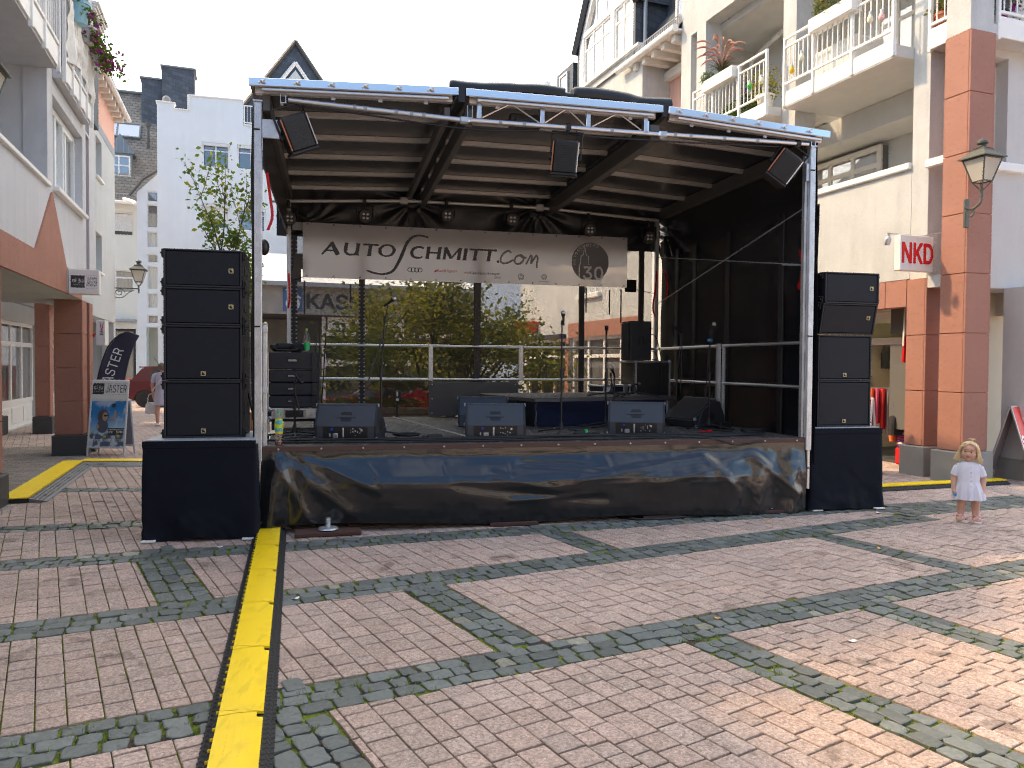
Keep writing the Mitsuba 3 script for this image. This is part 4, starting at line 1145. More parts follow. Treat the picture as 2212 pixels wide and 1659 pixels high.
# the roof that shades the square
part(LB, "wall", cat(bx(-9.0, tl - 0.01, -9, 6.3, 3.2, 5.3), bx(-9.0, -4.5, 7.35, 16.5, 3.2, 8.3)), "m_wall_l", M=S)
part(LB, "roof", tri([(-2.3, -9, 5.15), (-2.3, 6.95, 5.15), (-6, 6.95, 7.0), (-6, -9, 7.0), (-9.5, -9, 5.15), (-9.5, 6.95, 5.15)], [(0, 1, 2, 3), (3, 2, 5, 4)]), "m_slate", M=S)
part(LB, "mansard", yz([(7.45, 5.9), (7.45, 6.6), (8.7, 9.0), (12.9, 12.2), (16.4, 12.3), (16.4, 8.66), (12.6, 8.62), (9.2, 7.2)], -9.0, tl - 0.02), "m_slate", M=S)
part(LB, "dormer", cat(bx(-3.6, tl + 0.05, 16.35, 16.9, 8.15, 8.22), bx(-3.4, tl - 0.05, 16.5, 17.4, 6.3, 8.2)), "m_slate", M=S)
part(LB, "dormer_cap", cat(*[rb(-3.6, tl + 0.03 + 0.03 * i_, 16.4, 17.5, 8.22 + 0.06 * i_, 8.275 + 0.06 * i_, 0.01) for i_ in range(4)]), "m_white_rough", M=S)

# shop sign box
js = thing("shop_sign", "white sign box lettered JASTER with a dark square at the arcade corner on the left", "sign")
part(js, "box", rb(-2.46, -2.03, 13.80, 14.0, 2.73, 3.12, 0.006), "m_white", M=S)
part(js, "housing", rb(-2.58, -2.462, 13.74, 13.98, 2.75, 3.11, 0.01), "m_lead", M=S)


def jaster(parent, M, w, h, big=True):
    """The print: dark square with si ju, thin line frame, JASTER in thin capitals; x across, z up, faces -y."""
    ex, ey, n = M[:3, 0], M[:3, 2], -M[:3, 1]
    o = lambda x, z: M[:3, 3] + ex * x + ey * z + n * 0.001
    part(parent, "dark_square", place(prism(sbox(-h * 0.36, -h * 0.36, h * 0.36, h * 0.36), 0.002), o(-w / 2 + h * 0.42, 0), ex, ey, n), "m_ink")
    part(parent, "small_lettering", cat(place(text("si ju", h * 0.24, 0.002), o(-w / 2 + h * 0.42, -h * 0.04) + n * 0.002, ex, ey, n), place(prism(sbox(-h * 0.26, -0.006 * h, h * 0.26, 0.006 * h), 0.001), o(-w / 2 + h * 0.42, -h * 0.2) + n * 0.002, ex, ey, n)), "m_white")
    x0 = -w / 2 + h * 0.86
    part(parent, "lettering", place(text("JASTER", h * 0.52, 0.002, sx=min(0.62, (w / 2 - x0 - 0.01) / (h * 0.52 * 5.3))), o((x0 + w / 2 - 0.01) / 2, -h * 0.25), ex, ey, n), "m_ink")
    part(parent, "rule", cat(*[place(prism(sbox(x0, z_, w / 2 - 0.012, z_ + 0.003), 0.001), o(0, 0), ex, ey, n) for z_ in (h * 0.36, -h * 0.38)]), "m_ink_grey")


jaster(js, S @ frame((-2.245, 13.80, 2.925), 0), 0.40, 0.27)
ap = thing("shop_sign", "white pharmacy sign box with a red arrow hanging behind the sandstone pillar", "sign")
part(ap, "box", rb(-2.56, -2.40, 17.0, 17.45, 1.98, 2.48, 0.006), "m_white", M=S)
ex, ey, n_v = S[:3, 0], S[:3, 2], -S[:3, 1]
o_ = S[:3, :3] @ [-2.46, 16.998, 2.2]
part(ap, "emblem", place(prism([(-0.012, 0.07), (-0.032, 0.22), (-0.02, 0.22), (0, 0.1), (0.02, 0.22), (0.032, 0.22), (0.012, 0.07)], 0.002), o_, ex, ey, n_v), "m_ink_red")
part(ap, "lettering", cat(*[place(prism(sbox(-0.03, z_, 0.03, z_ + 0.035), 0.002), o_, ex, ey, n_v) for z_ in (-0.02, 0.03)]), "m_ink_grey")
part(ap, "arrow", cat(xz([(-2.70, 2.40), (-2.62, 2.40), (-2.62, 2.2), (-2.56, 2.22), (-2.66, 2.05), (-2.70, 2.1)], 17.02, 17.06)), "m_red", M=S)
# lantern at the left edge of the picture
la = cat(tube((0, 0, 0.02), (0, 0, -0.1), 0.018, 8), path(spline([(0, 0, -0.06), (-0.08, 0, -0.16), (-0.2, 0, -0.1)], 6), 0.016, 8), rb(-0.21, -0.19, -0.03, 0.03, -0.3, 0.05, 0.005))
lantern("wall_lantern", "dark wall lantern cut off by the left edge of the picture", S @ frame((-2.35, 9.02, 4.15), 0), la)

# ---------------------------------------------------------------- grey and pink house beyond
GH = thing("grey_house", "grey house with a pink top storey and overhanging eaves beyond the arcade", "building")
tg = -3.7
gw = q4(16.9, 28.4, 2.95, 8.37).difference(unary_union([q4(24.7, 25.75, 7.0, 8.15), q4(24.65, 25.7, 4.28, 5.39)]))
part(GH, "wall", yz(gw, tg - 0.3, tg), "m_wall_grey", M=S)
part(GH, "upper_wall", yz(q4(16.9, 28.4, 8.62, 9.9), tg - 0.3, tg - 0.004), "m_wall_pink", M=S)
part(GH, "string_course", bx(tg - 0.3, tg + 0.01, 16.9, 28.4, 8.37, 8.62), "m_lead", M=S)
part(GH, "wall", cat(bx(-9, tg - 0.31, 28.1, 28.4, 0, 9.9), bx(-9, -4.9, 26.6, 28.1, 0, 2.95), bx(-4.9, tg - 0.02, 26.6, 28.38, 2.93, 2.96), bx(tg - 0.35, tg, 28.0, 28.39, 0, 2.93)), "m_wall_grey", M=S)
for s_, z_ in ((24.7, 7.0), (24.65, 4.28)):
    window(GH, wall_frame(S, "L", tg - 0.18, s_, z_), 1.05, 1.13, (1,), (1,), 0.08, "curtain", 0.05, "m_frame", False)
    part(GH, "sill", rb(tg - 0.18, tg + 0.08, s_ - 0.05, s_ + 1.05, z_ - 0.07, z_ - 0.005, 0.01), "m_white", M=S)
for i in range(10):
    s_ = 23.0 + i * 0.58
    part(GH, "rafter", rb(tg - 0.02, tg + 0.28, s_, s_ + 0.14, 9.55, 9.78, 0.008), "m_white_rough", M=S)
part(GH, "eave_board", bx(tg - 0.3, tg + 0.36, 17.0, 28.7, 9.80, 9.83), "m_white_rough", M=S)
part(GH, "gutter", cat(tube((tg + 0.24, 17.0, 9.76), (tg + 0.40, 28.75, 9.76), 0.075, 14), *[tube((tg + 0.25 + 0.0136 * (s_ - 18), s_, 9.76), (tg + 0.25 + 0.0136 * (s_ - 18), s_ + 0.04, 9.76), 0.082, 14) for s_ in (22.0, 23.6, 25.2, 26.8)]), "m_white", M=S, smooth=40)
part(GH, "rain_pipe", path(spline([(tg + 0.28, 23.2, 9.7), (tg + 0.2, 22.6, 9.4), (tg + 0.06, 21.9, 9.25)], 6), 0.055, 10), "m_white", M=S, smooth=40)
part(GH, "roof", tri([(tg + 0.33, 17, 9.85), (tg + 0.45, 28.8, 9.85), (-7.5, 28.8, 13.8), (-7.5, 17, 13.8), (-12, 17, 9.85), (-12, 28.8, 9.85)], [(0, 1, 2, 3), (3, 2, 5, 4)]), "m_slate", M=S)
la = cat(tube((0, 0, 0.02), (0, 0, -0.20), 0.02, 8), tube((0, 0, -0.08), (-0.62, 0, -0.08), 0.016, 8), rb(-0.64, -0.61, -0.03, 0.03, -0.45, 0.02, 0.005), path([(-0.3 + 0.13 * math.cos(a_) * (1 - a_ / 11) - 0.16, 0, -0.2 + 0.11 * math.sin(a_) * (1 - a_ / 11)) for a_ in np.linspace(0, 9, 30)], 0.01, 6), path(spline([(-0.6, 0, -0.32), (-0.4, 0, -0.33), (-0.25, 0, -0.2), (-0.1, 0, -0.12)], 6), 0.011, 6))
lantern("wall_lantern", "iron lantern on a scrolled bracket at the far corner of the grey house", S @ (frame((tg + 0.72, 28.25, 4.20), 0) @ np.diag([1.25, 1.25, 1.25, 1])), la)

# ---------------------------------------------------------------- cream house with the slate roof, in the far left
CH = thing("cream_house", "cream house with patterned slate roof, dormer, skylight and slate chimneys at the far left", "building")
yc = 39.5
part(CH, "wall", xz(sbox(-14, -0.1, -3.9, 9.0).difference(unary_union([sbox(-6.6, 7.48, -4.36, 8.63), sbox(-6.0, 4.87, -4.38, 5.92), sbox(-8.6, 0.0, -4.3, 3.2)])), yc, yc + 0.3), "m_wall_cream", M=S)
window(CH, wall_frame(S, "F", -6.6, yc + 0.12, 7.48), 2.24, 1.15, (1,), (1,), 0.08, "shutter", 0.05, "m_frame_cream", True)
window(CH, wall_frame(S, "F", -6.0, yc + 0.12, 4.87), 1.62, 1.05, (1, 1.1, 1.9), (2.2, 1), 0.06, "grey", 0.07, "m_frame", True)
window(CH, wall_frame(S, "F", -8.6, yc + 0.12, 0.0), 4.3, 3.2, (1, 1, 1, 1), (5, 1), 0.09, "room", 0.08, "m_lamp_dark", False)
part(CH, "awning_box", rb(-8.6, -4.25, yc - 0.35, yc - 0.01, 3.50, 3.64, 0.02), "m_lead", M=S)
tower = Polygon([(-4.02, -0.1), (-3.16, -0.1), (-3.16, 10.05), (-4.02, 9.15)])
tz = ((8.78, 9.25), (7.62, 8.67), (6.76, 7.47), (6.08, 6.48), (4.89, 5.95), (4.05, 4.75), (3.36, 3.77))
part(CH, "stair_tower", xz(tower.difference(unary_union([sbox(-3.62, z0, -3.17, z1) for z0, z1 in tz] + [sbox(-3.68, -0.1, -3.17, 3.22)])), 37.55, 37.9), "m_wall_white", M=S)
part(CH, "stair_tower_side", bx(-4.03, -3.9, 37.9, 39.5, 0, 9.0), "m_wall_white", M=S)
for (z0, z1), bk in zip(tz, ("grey", "grey", "curtain", "grey", "curtain", "curtain", "grey")):
    window(CH, wall_frame(S, "F", -3.62, 37.62, z0), 0.46, z1 - z0, (1,), (1,), 0.05, bk, 0.04, "m_frame", False)
part(CH, "porch", cat(bx(-3.7, -3.16, 38.5, 38.6, 0, 3.3), bx(-3.70, -3.64, 37.9, 38.5, 0, 3.2)), "m_wall_cream", M=S)
part(CH, "tower_verge", cat(path([(-4.30, 37.4, 8.95), (-3.75, 37.4, 9.72), (-3.15, 37.4, 10.15)], 0.06, 6)), "m_dark_base", M=S)
part(CH, "gutter", cat(tube((-13, 39.2, 8.98), (-4.3, 39.2, 8.98), 0.08, 10), path(spline([(-4.7, 39.0, 9.1), (-4.2, 38.0, 8.8), (-4.1, 37.7, 8.65)], 5), 0.08, 8)), "m_white", M=S, smooth=40)
part(CH, "snow_guard", cat(tube((-13, 39.4, 9.4), (-4.4, 39.4, 9.4), 0.02, 5), *[tube((x_, 39.4, 9.1), (x_, 39.4, 9.4), 0.014, 4) for x_ in np.arange(-8, -4.4, 0.14)]), "m_lead", M=S)
rf = np.array([(-14, 39.2, 9.0), (-2.6, 39.2, 9.0), (-2.6, 43.5, 15.35), (-14, 43.5, 15.35)])
part(CH, "roof", tri(np.vstack([rf, [(-14, 48, 9.0), (-2.6, 48, 9.0)]]), [(0, 1, 2, 3), (3, 2, 5, 4)]), "m_shingle", M=S, uv=np.array([(0, 0), (11.4, 0), (11.4, 7.67), (0, 7.67), (0, 15.4), (11.4, 15.4)]))
part(CH, "ridge", rb(-14, -2.6, 43.35, 43.65, 15.28, 15.42, 0.04), "m_zinc", M=S)
for x0, x1, y0, y1, z0, z1 in ((-4.3, -3.36, 42.3, 43.6, 12.0, 15.75), (-3.34, -1.86, 42.0, 43.4, 11.0, 16.35)):
    c = part(CH, "chimney", bx(x0, x1, y0, y1, z0, z1), "m_slate", M=S)
    part(c, "cap", rb(x0 - 0.08, x1 + 0.08, y0 - 0.08, y1 + 0.08, z1, z1 + 0.09, 0.02), "m_zinc", M=S)
Mr = np.eye(4)
Mr[:3, 1] = np.array([0, 4.3, 6.35]) / 7.669
Mr[:3, 2] = np.cross([1, 0, 0], Mr[:3, 1])
Mr[:3, 3] = (-6.35, 39.2 + 4.3 * 0.56, 9.0 + 6.35 * 0.56)
sk = part(CH, "skylight", cat(bx(0, 0.06, 0, 0.9, 0, 0.14), bx(2.0, 2.06, 0, 0.9, 0, 0.14), bx(1.0, 1.08, 0, 0.9, 0, 0.14), bx(0, 2.06, -0.07, 0.0, 0, 0.14), bx(0, 2.06, 0.9, 0.97, 0, 0.14)), "m_zinc", M=S @ Mr)
part(sk, "pane", bx(0.06, 2.0, 0, 0.9, 0.05, 0.09), "m_alu_bright", M=S @ Mr)
dm = part(CH, "dormer", cat(bx(-5.55, -4.5, 40.25, 41.6, 10.2, 11.45), xz([(-5.65, 11.45), (-4.38, 11.45), (-5.0, 12.35)], 40.15, 42.0)), "m_zinc", M=S)
part(dm, "seam", cat(*[bx(x_, x_ + 0.02, 40.13, 40.15, 11.45, 11.45 + 0.88 * (1 - abs(x_ + 5.01) / 0.64)) for x_ in (-5.35, -5.15, -4.85, -4.65)]), "m_lead", M=S)
window(CH, wall_frame(S, "F", -5.5, 40.2, 10.42), 0.92, 0.92, (1, 1.1), (1, 1), 0.06, "curtain", 0.05, "m_white", True)
part(CH, "vent_pipe", cat(tube((-3.9, 41.3, 11.8), (-3.9, 41.3, 13.3), 0.06, 8), tube((-3.9, 41.3, 13.1), (-3.9, 41.3, 13.35), 0.11, 8)), "m_dark_base", M=S)

# ---------------------------------------------------------------- white house behind the stage
WH = thing("white_house", "white rendered house with stepped parapet and grid windows behind the left loudspeakers", "building")
yw = 37.0
out = Polygon([(-3.15, -0.1), (30, -0.1), (30, 12.4), (0.42, 12.4), (0.42, 13.5), (-1.87, 13.43), (-1.87, 12.78), (-2.45, 12.78), (-2.45, 13.03), (-3.15, 13.03)])
wins = [(-1.32, 10.40, 1.14, 1.11, "room"), (0.15, 10.43, 1.2, 1.11, "room"), (-1.33, 7.69, 1.16, 1.09, "shutter"), (0.17, 7.66, 1.2, 1.06, "room"), (-1.3, 5.0, 1.14, 1.06, "grey")]
part(WH, "wall", xz(out.difference(unary_union([sbox(x, z, x + w, z + h) for x, z, w, h, _ in wins])), yw, yw + 0.35), "m_wall_white", M=S)
part(WH, "side_wall", bx(-3.15, -2.9, yw + 0.35, yw + 5, -0.1, 13.0), "m_wall_white", M=S)
for x, z, w, h, b in wins:
    k_ = window(WH, wall_frame(S, "F", x, yw + 0.08, z), w, h, (1, 1), (2.6, 1), 0.07, b, 0.045, "m_white", True)
    part(k_, "blind_box", rb(x + 0.02, x + w - 0.02, yw - 0.02, yw + 0.07, z + h - 0.15, z + h - 0.02, 0.01), "m_shutter", M=S)
part(WH, "coping", cat(rb(-3.2, -2.4, yw - 0.06, yw + 0.42, 13.03, 13.10, 0.02), rb(-2.47, -1.86, yw - 0.06, yw + 0.42, 12.78, 12.85, 0.02), rb(-1.92, -1.82, yw - 0.06, yw + 0.42, 12.8, 13.5, 0.02), place(rb(0, 2.32, -0.06, 0.42, 0, 0.08, 0.02), (-1.9, yw, 13.43), (0.9995, 0, 0.0305), (0, 1, 0), (-0.0305, 0, 0.9995)), rb(0.43, 30, yw - 0.06, yw + 0.42, 12.4, 12.48, 0.02)), "m_white_rough", M=S)
part(WH, "stone_ball", sphere((-2.78, yw + 0.2, 13.24), 0.17, 3), "m_concrete", M=S, smooth=True)
railing(WH, (0.44, yw + 0.05), (3.5, yw + 0.05), 12.55, 13.35, S, 0.14, mid=False)
SG = S @ frame((-3.1, 0, -0.95), 0)
GB = thing("slate_gable", "slate gable with a triangular white window showing above the stage roof", "building")
part(GB, "wall", xz([(2.9, 10), (9.7, 10), (9.7, 15.4), (6.3, 20.15), (2.9, 15.4)], 44, 44.5), "m_slate", M=SG)
part(GB, "gable_frame", cat(tube((4.2, 43.9, 16.2), (6.3, 43.9, 19.1), 0.10, 4), tube((8.4, 43.9, 16.2), (6.3, 43.9, 19.1), 0.10, 4), tube((5.3, 43.9, 15.2), (5.3, 43.9, 17.7), 0.07, 4), tube((7.3, 43.9, 15.2), (7.3, 43.9, 17.7), 0.07, 4), tube((4.2, 43.9, 16.2), (8.4, 43.9, 16.2), 0.07, 4)), "m_white", M=SG)
part(GB, "gable_pane", xz([(4.3, 15.2), (8.3, 15.2), (8.3, 16.2), (6.3, 18.95), (4.3, 16.2)], 43.93, 43.96), "m_glass_dark", M=SG)
part(GB, "gable_curtain", xz([(5.4, 15.2), (7.2, 15.2), (7.2, 17.5), (6.3, 18.7), (5.4, 17.5)], 43.91, 43.925), "m_curtain", M=SG)
part(GB, "verge", cat(tube((2.5, 43.85, 14.9), (6.3, 43.85, 20.25), 0.10, 4), tube((10.1, 43.85, 14.9), (6.3, 43.85, 20.25), 0.10, 4)), "m_dark_base", M=SG)
part(GB, "roof", tri([(2.5, 43.8, 14.9), (6.3, 43.8, 20.3), (6.3, 56, 20.3), (2.5, 56, 14.9), (10.1, 43.8, 14.9), (10.1, 56, 14.9)], [(0, 1, 2, 3), (1, 4, 5, 2)]), "m_slate", M=SG)
part(GB, "wall", bx(2.9, 9.7, 44.5, 56, 9, 14.9), "m_wall_white", M=SG)
CP = thing("chimney", "pale rendered chimney topped by a stone ball, peeping over the stage roof", "chimney")
part(CP, "shaft", rb(16.25, 17.1, 40.0, 41.0, 8.0, 17.2, 0.02), "m_wall_white", M=S)
part(CP, "cap", rb(16.15, 17.2, 39.9, 41.1, 17.2, 17.3, 0.02), "m_white_rough", M=S)
part(CP, "ball", sphere((16.68, 40.5, 17.55), 0.27, 3), "m_white_rough", M=S, smooth=True)

# ---------------------------------------------------------------- ticket office seen through the net
KA = thing("ticket_office", "low pavilion with a fascia lettered KASSE seen through the back net", "building")
yk = 29.0
part(KA, "fascia", xz(sbox(0.0, 3.45, 9.0, 4.5), yk, yk + 0.2), "m_concrete", M=S)
part(KA, "roof", tri([(-0.3, yk - 0.3, 4.52), (9.2, yk - 0.3, 4.52), (8.6, yk + 5, 6.3), (0.3, yk + 5, 6.3)], [(0, 1, 2, 3)]), "m_white_rough", M=S)
part(KA, "roof_edge", rb(-0.3, 9.2, yk - 0.4, yk - 0.28, 4.44, 4.6, 0.01), "m_lead", M=S)
part(KA, "lettering", place(text("KASSE", 0.52, 0.02, True, sx=1.12), S[:3, :3] @ [3.75, yk - 0.005, 3.68], S[:3, 0], S[:3, 2], -S[:3, 1]), "m_ink")
bp = part(KA, "blue_panel", xz(sbox(1.68, 3.55, 2.36, 4.40), yk - 0.03, yk), "m_sign_blue", M=S)
part(bp, "white_mark", cat(place(trimesh.creation.annulus(0.12, 0.25, 0.004), (2.02, yk - 0.034, 3.83), (1, 0, 0), (0, 0, 1), (0, -1, 0)), xz([(1.75, 4.32), (1.82, 4.36), (2.32, 4.06), (2.28, 4.0)], yk - 0.036, yk - 0.032)), "m_white", M=S)
part(KA, "wall", cat(bx(-0.0, 9.0, yk + 3.0, yk + 3.2, 0, 4.4), bx(0, 0.2, yk, yk + 3, 0, 3.45)), "m_concrete", M=S)
part(KA, "ceiling", bx(0, 9, yk + 0.2, yk + 3.0, 3.4, 3.5), "m_dark_base", M=S)
part(KA, "glazing_bar", cat(*[bx(x_, x_ + 0.14, yk + 0.4, yk + 0.5, 0, 3.4) for x_ in (3.1, 6.0, 8.8)], bx(3.1, 8.9, yk + 0.41, yk + 0.49, 1.55, 1.8), bx(3.1, 8.9, yk + 0.41, yk + 0.49, 2.7, 2.85)), "m_white_rough", M=S)
part(KA, "glazing", bx(3.2, 8.8, yk + 0.44, yk + 0.46, 0.2, 2.7), "m_glass_dark", M=S)
dsn = part(KA, "direction_sign", xz(sbox(3.3, 2.9, 6.2, 3.4), yk + 0.3, yk + 0.36), "m_white_rough", M=S)
part(dsn, "symbols", cat(xz([(3.5, 3.15), (3.62, 3.25), (3.62, 3.19), (3.95, 3.19), (3.95, 3.11), (3.62, 3.11), (3.62, 3.05)], yk + 0.28, yk + 0.3), *[cat(xz(sbox(x_ - 0.07, 2.98, x_ + 0.07, 3.22), yk + 0.28, yk + 0.3), sphere((x_, yk + 0.29, 3.29), 0.05, 1)) for x_ in (4.25, 4.55)]), "m_ink", M=S)

# town house behind the photographer, seen only in what the shiny tarpaulin mirrors
TH = thing("town_house", "plain town house across the square behind the viewer", "building")
part(TH, "wall", xz(sbox(-9, -0.1, 16, 8.5).difference(unary_union([sbox(x, z, x + 1.3, z + 1.6) for x in np.arange(-7.5, 15, 2.6) for z in (3.9, 6.4)] + [sbox(x, 0.3, x + 3.6, 2.8) for x in np.arange(-8, 13, 4.6)])), -13.4, -13.0), "m_wall_r_in", M=S)
part(TH, "windows", cat(bx(-9, 16, -13.6, -13.55, 0, 8.5)), "m_glass_dark", M=S)
part(TH, "roof", tri([(-9.4, -12.6, 8.5), (16.4, -12.6, 8.5), (16.4, -17, 12.5), (-9.4, -17, 12.5)], [(0, 3, 2, 1)]), "m_slate", M=S)

# ---------------------------------------------------------------- the stage
ST = thing("stage", "black mobile stage with folding roof, net walls and a shiny tarpaulin skirt", "stage")
G = STAGE
SL, SR, SB, DZ = -0.10, 5.83, 4.0, 0.845
deck = part(ST, "deck", rb(SL + 0.02, SR - 0.02, 0.0, SB, DZ - 0.07, DZ, 0.004), "m_deck", M=G)
part(ST, "deck_edge", cat(rb(SL, SR, -0.03, -0.002, DZ - 0.055, DZ - 0.003, 0.004)), "m_ply_edge", M=G)
part(ST, "deck_seam", cat(tube((1.45, 3.9, DZ + 0.002), (2.05, 0.5, DZ + 0.002), 0.012, 6), tube((3.3, 1.6, DZ + 0.002), (3.85, 0.3, DZ + 0.002), 0.008, 6)), "m_silver", M=G)
part(ST, "edge_screw", cat(*[mv(rot(lathe([(0.012, 0), (0.009, 0.005), (0.002, 0.007)], 8), math.pi / 2, (1, 0, 0)), x_, -0.031, DZ - 0.03) for x_ in np.linspace(0.05, 5.7, 15)]), "m_silver", M=G, kind="stuff", label="row of bright screws along the stage edge")
# the tarpaulin skirt: hung from the edge, blown out along a band under it, folded at both ends
nu, nz = 240, 70
us = np.linspace(SL - 0.01, SR - 0.03, nu)
ws = np.linspace(0, 1, nz)
Ug, Wg = np.meshgrid(us, ws, indexing="ij")
mid = np.clip(np.minimum(Ug - 0.25, 5.45 - Ug) / 1.0, 0, 1)
mid = mid * mid * (3 - 2 * mid)
hem = 0.075 - 0.06 * np.clip(Ug / 5.8, 0, 1) + 0.02 * np.sin(Ug * 2.1)
top = DZ - 0.052
Zg = top + (hem - top) * Wg
prof = np.interp(Wg, [0, 0.07, 0.11, 0.16, 0.26, 0.36, 0.44, 0.52, 0.62, 0.75, 1.0], [0.0, 0.002, 0.006, 0.028, 0.074, 0.122, 0.150, 0.151, 0.140, 0.126, 0.105])
nn = lambda a, b, c, s_, o=3: meshkit.fbm(np.stack([Ug * a, Wg * b, np.full_like(Ug, c)], -1), o, seed=s_) - 0.5
wave = np.sin(Ug * 1.25 + 0.6) * 0.018 + nn(0.9, 1.2, 0.0, 5) * 0.06
crease = np.zeros_like(Ug)
for (u_a, w_a, u_b, w_b, amp, wid) in ((0.25, 0.05, 1.0, 0.55, 0.016, 0.05), (0.1, 0.1, 0.75, 0.9, 0.02, 0.07), (0.02, 0.05, 0.35, 1.0, 0.02, 0.05), (1.75, 0.48, 3.4, 0.74, -0.018, 0.05), (2.1, 0.32, 2.9, 0.62, 0.012, 0.05), (3.05, 0.46, 4.6, 0.16, 0.014, 0.05), (3.9, 0.55, 5.2, 0.1, 0.014, 0.06), (5.1, 0.12, 5.75, 0.8, 0.02, 0.06), (4.5, 0.1, 4.95, 0.75, 0.015, 0.06), (2.3, 0.70, 3.2, 0.66, 0.012, 0.03), (0.9, 0.2, 1.05, 0.5, 0.006, 0.02), (1.65, 0.14, 1.7, 0.42, 0.006, 0.02), (2.3, 0.16, 2.32, 0.4, 0.006, 0.02), (3.4, 0.14, 3.42, 0.36, 0.005, 0.02), (2.45, 0.2, 3.3, 0.3, -0.014, 0.04)):
    d_ = np.array([u_b - u_a, (w_b - w_a) * 0.75])
    L_ = np.hypot(*d_)
    d_ /= L_
    px, pz = Ug - u_a, (Wg - w_a) * 0.75
    al, ac = px * d_[0] + pz * d_[1], -px * d_[1] + pz * d_[0]
    crease += amp * np.exp(-(ac / wid) ** 2) * np.clip(np.minimum(al, L_ - al) / 0.12 + 0.5, 0, 1)
end_r = np.clip((Ug - 4.35) / 1.2, 0, 1) * Wg * np.clip(Wg * 4, 0, 1)
end_l = np.clip((0.55 - Ug) / 0.6, 0, 1) * np.clip(Wg * 4, 0, 1)
fine = nn(9, 5, 2.0, 8, 3) * 0.012 * np.clip(Wg * 6, 0, 1) * (0.35 + np.clip((Ug - 4.2) / 1.0, 0, 1) + np.clip((0.6 - Ug) / 0.5, 0, 1))
pucker = 0.012 * nn(7, 2, 7.0, 9) * np.exp(-((Wg - 0.13) / 0.06) ** 2)
Yg = -0.032 - prof * (0.25 + 0.75 * mid) - (wave * mid * 0.7 + crease) * np.clip((Wg - 0.05) * 6, 0, 1) - 0.035 * end_r * (1 + np.sin(Ug * 16)) - 0.03 * end_l * (1 + np.sin(Ug * 21 + 2 * Wg)) - fine - pucker
Vk = np.stack([Ug, Yg, Zg], -1).reshape(-1, 3)
ii, jj = np.meshgrid(np.arange(nu - 1), np.arange(nz - 1), indexing="ij")
Fk = np.stack([ii * nz + jj, (ii + 1) * nz + jj, (ii + 1) * nz + jj + 1, ii * nz + jj + 1], -1).reshape(-1, 4)
part(ST, "skirt", tri(Vk, Fk), "m_tarp", M=G, smooth=True, label="shiny black tarpaulin skirt along the stage front")
part(ST, "side_skirt", cat(bx(SL - 0.03, SL - 0.015, 0.02, 4.0, 0.05, DZ - 0.05), bx(SR + 0.0, SR + 0.015, 0.02, 4.0, 0.05, DZ - 0.05)), "m_tarp_rough", M=G)
part(ST, "chassis", bx(0.3, 5.5, 0.5, 3.8, 0.25, DZ - 0.08), "m_black", M=G)
for x_, y_, w_ in ((0.52, -0.16, 0.62), (2.38, -0.04, 0.5), (4.05, 0.01, 0.5), (5.35, 0.03, 0.55)):
    f_ = part(ST, "foot", cat(lathe([(0.10, 0.052), (0.09, 0.066), (0.05, 0.075)], 16), lathe([(0.022, 0.07), (0.022, 0.16)], 12), *[lathe([(0.022, z_), (0.028, z_ + 0.005), (0.022, z_ + 0.01)], 12, False) for z_ in np.arange(0.08, 0.15, 0.014)]), "m_galv", M=G @ frame((x_, y_, 0), 0), smooth=35)
    part(f_, "wood_pad", rb(-w_ / 2, w_ / 2, -0.13, 0.13, 0.004, 0.042, 0.006), "m_wood_pad", M=G @ frame((x_, y_, 0), rng.uniform(-0.1, 0.1)))
# posts
for x_, nm in ((-0.135, "post"), (5.84, "post")):
    k_ = part(ST, nm, cat(rb(x_ - 0.035, x_ + 0.035, -0.05, 0.03, 0.70, 4.13, 0.006), rb(x_ - 0.045, x_ + 0.045, -0.06, 0.04, 4.13, 4.15, 0.004), rb(x_ - 0.075, x_ - 0.035, -0.03, 0.01, 3.75, 3.95, 0.004) if x_ > 3 else rb(x_ + 0.036, x_ + 0.21, -0.03, -0.01, 3.80, 3.98, 0.004)), "m_galv", M=G)
    part(k_, "inner_tube", tube((x_ + 0.012, -0.012, 0.26), (x_ + 0.012, -0.012, 0.71), 0.026, 14), "m_alu", M=G, smooth=40)
    part(k_, "pin", cat(*[tube((x_ - 0.04, -0.055, z_), (x_ + 0.02, -0.055, z_), 0.008, 6) for z_ in (0.5, 2.0, 3.87)]), "m_black", M=G)
for x_ in (-0.07, 5.76):
    part(ST, "post", cat(rb(x_ - 0.03, x_ + 0.03, 4.02, 4.08, DZ, 4.05, 0.005)), "m_galv", M=G)
